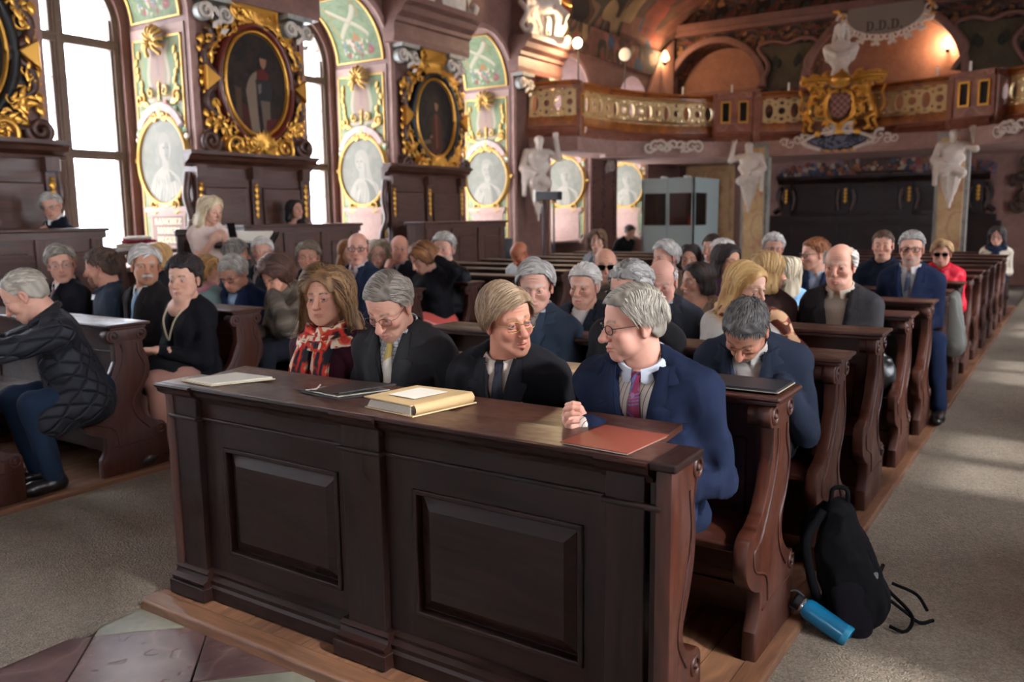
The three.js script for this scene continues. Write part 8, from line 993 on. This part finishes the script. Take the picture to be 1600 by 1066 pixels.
const womE = sitter('person in black jacket and dress with lanyard, hands in lap', [-3.30, 1.131, -1.38], -28, { f: true, res: 1, hs: 1.1, g: 1.02, hp: 2, skin: '#d9a98f', face: { age: 0.5, full: 0.9 }, hair: { style: 'up', color: '#1a1414', color2: '#423634', len: 0.06, vol: 0.02, curl: 1, n: 420, lift: 0.7 }, chest: true, top: { kind: 'top', name: 'jacket', color: '#131318', neckR: 0.012, wide: 1.1, open: true, shirt: '#0d0d10', collar: false, lapel: false, vw: 0.06, vb: 0.1, under: 'dress', pocket: false }, skirt: true, legs: '#121217', bareLegs: '#a87a6a', knee: 0.04, rh: { p: [-0.08, 0.63, 0.33], dir: [0.7, -0.2, 0.5], curl: 0.6 }, lh: { p: [0.08, 0.67, 0.31], dir: [-0.8, -0.2, 0.5], curl: 0.6 } });
sitter('person in dark top mostly hidden behind the pale blue tie', [-5.11, 1.192, -2.4], -60, { f: true, hair: longH('#a87c48', '#cfa870', { len: 0.16, drop: 0.08 }), face: { age: 0.4 }, top: { kind: 'top', color: '#2a2a30' } });
sitter('person in pale green blouse and pink scarf behind the black dress', [-4.30, 1.094, -2.3], 70, { f: true, hair: { style: 'bob', color: '#8a6236', color2: '#c99c5c', len: 0.1, vol: 0.022, curl: 1, drop: 0.04, spread: 0.005 }, face: { age: 0.5 }, top: { kind: 'top', name: 'blouse', color: '#86a09c' }, scarf: { mat: cloth('#c98a94'), loops: 1, thick: 0.026 } });
sitter('person in denim blue jacket and light blue shirt, headset round the neck', [-3.92, 1.098, -2.25], -36, { res: 1, hs: 1.08, hp: 26, lean: 10, skin: '#d39c82', face: { age: 0.8, full: 0.6, nose: 1.15 }, eye: -10, hair: { ...H.grey, color: '#807a70', color2: '#bab4a8' }, glasses: { color: '#221c18', rx: 0.025, ry: 0.017, fr: 0.0018 }, top: suit('#1b2a48', '#9fb8d6', null, { vb: 0.02, vw: 0.085 }), scarf: { mat: M.black, loops: 1, thick: 0.012 } });
sitter('person in mottled fur jacket shading the face with one hand', [-3.44, 1.097, -2.25], -44, { f: true, res: 1, hs: 1.1, g: 1.02, hp: 34, lean: 14, skin: '#d0987c', face: { age: 0.6 }, hair: { style: 'bob', color: '#33201a', color2: '#6a442e', len: 0.13, vol: 0.024, drop: 0.03, spread: 0.0 }, top: { kind: 'coat', name: 'fur_jacket', mat: patMat(tex(256, 256, (u, v) => { const n = tnoise(u * 20, v * 14, 20, 14, 51), m = tnoise(u * 60, v * 60, 60, 60, 52); const t = n * 0.7 + m * 0.3; return [lerp(44, 132, t), lerp(36, 118, t), lerp(30, 102, t)]; }), 1), sleeve: 1.15, fold: 0.012, collarRing: 0.03 }, lh: { p: [0.06, 0.93, 0.27], dir: [-0.2, 0.85, -0.2], palm: [-0.3, 0, -1], curl: 0.5, pole: [0.7, -1, 0.2] }, rh: { p: [-0.14, 0.66, 0.34] } });
sitter('person in navy top seen from behind before the stall desk', [-5.07, 1.185, -3.2], 100, { hair: { ...H.grey, len: 0.08, vol: 0.018, color: '#6b655c', color2: '#9c968c' }, face: { age: 0.6 }, top: { kind: 'top', color: '#26324a' } });
sitter('person in dark grey suit peering over the denim jacket', [-4.71, 1.213, -3.2], -6, { skin: '#d9a68f', face: { age: 0.85 }, hair: H.white, top: suit('#2a2f3a', '#c8c8c8', null) });
sitter('person in dark navy jacket facing forward behind the fur jacket', [-4.12, 1.172, -3.2], -8, { res: 1, hs: 1.06, skin: '#d39d82', face: { age: 0.5, jaw: 1.1, w: 1.04 }, hair: { ...H.brown, color: '#57483a', color2: '#948472', style: 'side', vol: 0.018 }, top: { kind: 'coat', name: 'jacket', color: '#182130', collarRing: 0.022 } });
sitter('person in navy suit with pink tie and black glasses across the aisle', [-3.53, 1.256, -3.2], -8, { res: 1, hs: 1.08, g: 1.08, skin: '#d9a189', face: { age: 0.5, l: 1.06 }, hair: H.baldDark, glasses: { color: '#15110e', rx: 0.025, ry: 0.016, fr: 0.0026 }, top: suit('#222b3f', '#d9cfd0', '#c9a0a8', { vb: 0.08, vw: 0.075 }) });
sitter('person in grey-blue top half hidden by the pink tie wearer', [-4.47, 1.176, -4.05], 14, { f: true, hair: longH('#7a4c2a', '#a8723e', { len: 0.26, drop: 0.15 }), face: { age: 0.2 }, top: { kind: 'top', color: '#8a97a6' } });
sitter('person in black top and brown glasses behind the pink tie wearer', [-4.08, 1.163, -4.05], -4, { f: true, hs: 1.04, skin: '#dcae98', face: { age: 0.6 }, hair: { style: 'bob', color: '#857862', color2: '#b9ad94', len: 0.14, vol: 0.016, drop: 0.06, spread: 0.01 }, glasses: { color: '#7a5a48', rx: 0.024, ry: 0.018 }, top: { kind: 'top', color: '#17171b' } });
sitter('person in dark suit resting one hand on the mouth', [-3.82, 1.215, -4.05], -2, { hs: 1.06, skin: '#d69c82', face: { age: 0.7, full: 0.6 }, hair: { ...H.baldDark, color: '#6a5c50' }, top: suit('#211c22', '#b8b2b6', '#4a2430'), rh: { p: [-0.02, 0.98, 0.2], dir: [0.1, 0.9, -0.1], palm: [0.2, 0, -1], curl: 0.7, pole: [-0.6, -1, 0.2] } });
sitter('person in black top and floral skirt clutching the head', [-3.36, 1.149, -3.82], -62, { f: true, hp: 30, lean: 12, hs: 1.04, hair: { style: 'bob', color: '#5a3320', color2: '#94602f', len: 0.1, vol: 0.022, drop: 0.02, spread: 0 }, face: { age: 0.5 }, top: { kind: 'top', color: '#131217' }, skirt: true, longSkirt: true, legMat: patMat(floralTex), lh: { p: [0.12, 1.1, 0.14], dir: [-0.5, 0.8, -0.1], palm: [-0.9, 0, -0.4], curl: 0.35, pole: [1, -0.5, 0.3] } });
sitter('person in black leather jacket at the pew end behind the floral skirt', [-3.42, 1.215, -4.2], -20, { res: 1, hs: 1.12, g: 1.08, skin: '#d9a890', face: { age: 0.6, full: 0.8 }, beard: '#a39c92', beardVol: 1, hair: { ...H.grey, style: 'back', vol: 0.02, color: '#8a857c', color2: '#c2bdb3' }, top: { kind: 'coat', name: 'leather_jacket', color: '#14161c', cm: { roughness: 0.45 }, collarRing: 0.02 } });
sitter('person in pale checked shirt bowing the head', [-3.57, 1.100, -5.7], -40, { hs: 1.06, hp: 34, skin: '#b06c4c', face: { age: 0.5 }, hair: { ...H.baldDark, n: 20, bald: 3 }, top: { kind: 'coat', name: 'shirt', mat: patMat(checkShirt), collarRing: 0.014 } });
sitter('person in grey striped blouse sitting alone below the gallery', [-3.58, 1.173, -7.5], -10, { f: true, hs: 1.1, hp: -2, skin: '#dcae94', face: { age: 0.5 }, hair: { style: 'bob', color: '#4a3222', color2: '#80593a', len: 0.12, vol: 0.022, curl: 1, drop: 0.05, spread: 0.005 }, top: { kind: 'top', name: 'blouse', mat: patMat(tex(64, 8, (u, v, x) => x % 16 < 5 ? [70, 76, 82] : [150, 154, 156]), 0.9), neckR: 0.01 } });
// on the podium
sitter('person in dark suit resting the cheek on a hand behind the stall desk', [-6.58, 1.681, -2.33], -12, { fy: 0.38, hs: 1.0, hp: 10, hr: 10, skin: '#d0a088', face: { age: 0.8 }, hair: { ...H.white, color: '#8d887e', color2: '#bdb8ae' }, glasses: { color: '#4a3a30', rx: 0.024, ry: 0.016 }, top: suit('#161a24', '#d6d6d4', '#141418'), rh: { p: [-0.08, 0.98, 0.16], dir: [0.1, 0.95, -0.05], palm: [0.6, 0, -0.6], curl: 0.45, pole: [-0.5, -1, 0.3] } });
sitter('person in sleeveless pale blouse looking at a phone', [-5.66, 1.659, -3.4], 38, { f: true, fy: 0.38, hs: 1.04, hp: 18, yaw: 72, skin: '#deb096', face: { age: 0.4 }, hair: longH('#c4ae86', '#ebdcb8', { len: 0.27, drop: 0.15, brow: '#a08a62' }), top: { kind: 'top', name: 'blouse', color: '#d9c3b6', short: true, neckR: 0.01 }, legs: '#cfcabd', rh: { p: [-0.06, 0.92, 0.30], dir: [0.3, 0.5, 0.7], palm: [0.6, 0.2, -0.5], curl: 0.5 }, lh: { p: [0.06, 0.92, 0.30], dir: [-0.3, 0.5, 0.7], palm: [-0.6, 0.2, -0.5], curl: 0.5 } });
{ const t = thing('phone', 'dark smartphone held up by the person in the sleeveless blouse', 'phone', [-5.27, 1.40, -3.32], 1.25); mesh('phone_body', box(0.075, 0.15, 0.009, 0, 0, 0, 'y', 0.003).rotateX(-0.4), phys('#0c0c10', 0.2), t); mesh('phone_screen', box(0.068, 0.138, 0.002, 0, 0, -0.0056).rotateX(-0.4), phys('#181c24', 0.1), t); }
{ const t = thing('carved_chair', 'dark carved chair under the person in the sleeveless blouse', 'chair', [-5.78, 0.38, -3.42], rad(72)); mesh('seat', bx(-0.24, 0.24, 0.40, 0.45, -0.22, 0.26, 'x', 0.015), W.backStall, t); mesh('backrest', flat([bx(-0.23, -0.17, 0.45, 1.0, -0.24, -0.19, 'y', 0.01), bx(0.17, 0.23, 0.45, 1.0, -0.24, -0.19, 'y', 0.01), bx(-0.2, 0.2, 0.62, 0.98, -0.23, -0.2, 'y', 0.01), bx(-0.25, 0.25, 0.96, 1.03, -0.25, -0.18, 'x', 0.02)]), W.backStall, t); for (const [x, z] of [[-0.2, -0.19], [0.2, -0.19], [-0.2, 0.22], [0.2, 0.22]]) mesh('leg', bx(x - 0.025, x + 0.025, 0, 0.4, z - 0.025, z + 0.025, 'y', 0.005), W.backStall, t); }
sitter('person in dark jacket and beige blouse in the stall below the large portrait', [-6.73, 1.634, -5.45], 30, { f: true, fy: 0.38, hs: 0.98, hp: -8, skin: '#c99880', face: { age: 0.3 }, hair: longH('#17110f', '#33261f', { len: 0.2, drop: 0.1 }), chest: true, top: { kind: 'coat', color: '#1c191c', open: true, lapel: false, shirt: '#8d8478', collar: false, vw: 0.06, vb: 0.15, under: 'blouse', pocket: false } });
sitter('person in black crouched beside the grey booth', [-5.88, 1.18, -13.2], 60, { fy: -0.02, yaw: 70, lean: 26, hp: 20, hair: H.dark, face: { age: 0.4 }, top: { kind: 'top', color: '#15171b' } });
sitter('person in rust red top seated inside the grey booth', [-4.62, 1.42, -13.2], -20, { fy: 0.2, hair: H.brown, face: { age: 0.4 }, f: true, top: { kind: 'top', color: '#6a2a22' } });
sitter('person in dark brown top seated inside the grey booth', [-5.08, 1.42, -13.25], 20, { fy: 0.2, hair: H.dark, face: { age: 0.4 }, top: { kind: 'top', color: '#3a2a24' } });

{ const { G, MU, J0, ts, g } = manE, y = v => v * ts * g, z = J0.front(0.11, y(0.33)); mesh('lapel_pin', xf(flat([leafGeo(0.1, y(0.33), z + 0.024, 0.5, 0.022, 0.01), leafGeo(0.12, y(0.34), z + 0.024, 2.4, 0.02, 0.01)]), MU), std('#d9d4c4', 0.3, { metalness: 0.6 }), G); }
{ const { G, MU, J0, ts, g } = womE, y = v => v * ts * g, P = x => V3(x[0], y(x[1]), (J0.front(x[0], y(x[1])) ?? 0.1) + 0.02); mesh('lanyard', xf(tube([[-0.075, 0.43], [-0.055, 0.36], [-0.02, 0.27], [0.005, 0.22], [0.03, 0.27], [0.06, 0.36], [0.078, 0.43]].map(P), 0.006, 6, 30), MU), cloth('#b9a98c'), G); }
{ const tg = tube([[-0.02, 1.0, 0.1], [0.1, 0.99, 0.07], [0.19, 0.93, 0.02], [0.26, 0.83, 0.0], [0.33, 0.71, 0.0], [0.38, 0.60, 0.02]].map(p => V3(...p)), t => 0.05 + 0.012 * Math.sin(t * 20), 12, 40); const P = tg.attributes.position, N = tg.attributes.normal, uv = tg.attributes.uv; for (let i = 0; i < P.count; i++) { const f = 0.006 * Math.sin((i % 13) * 2.4); P.setXYZ(i, P.getX(i) + N.getX(i) * f, P.getY(i) + N.getY(i) * f - N.getY(i) * 0.015, P.getZ(i) + N.getZ(i) * f); uv.setXY(i, uv.getX(i) * 1.5, uv.getY(i) * 0.6); } tg.computeVertexNormals(); mesh('scarf_end', tg, patMat(leopardTex), womH.G); }
renderer.render(scene, camera);
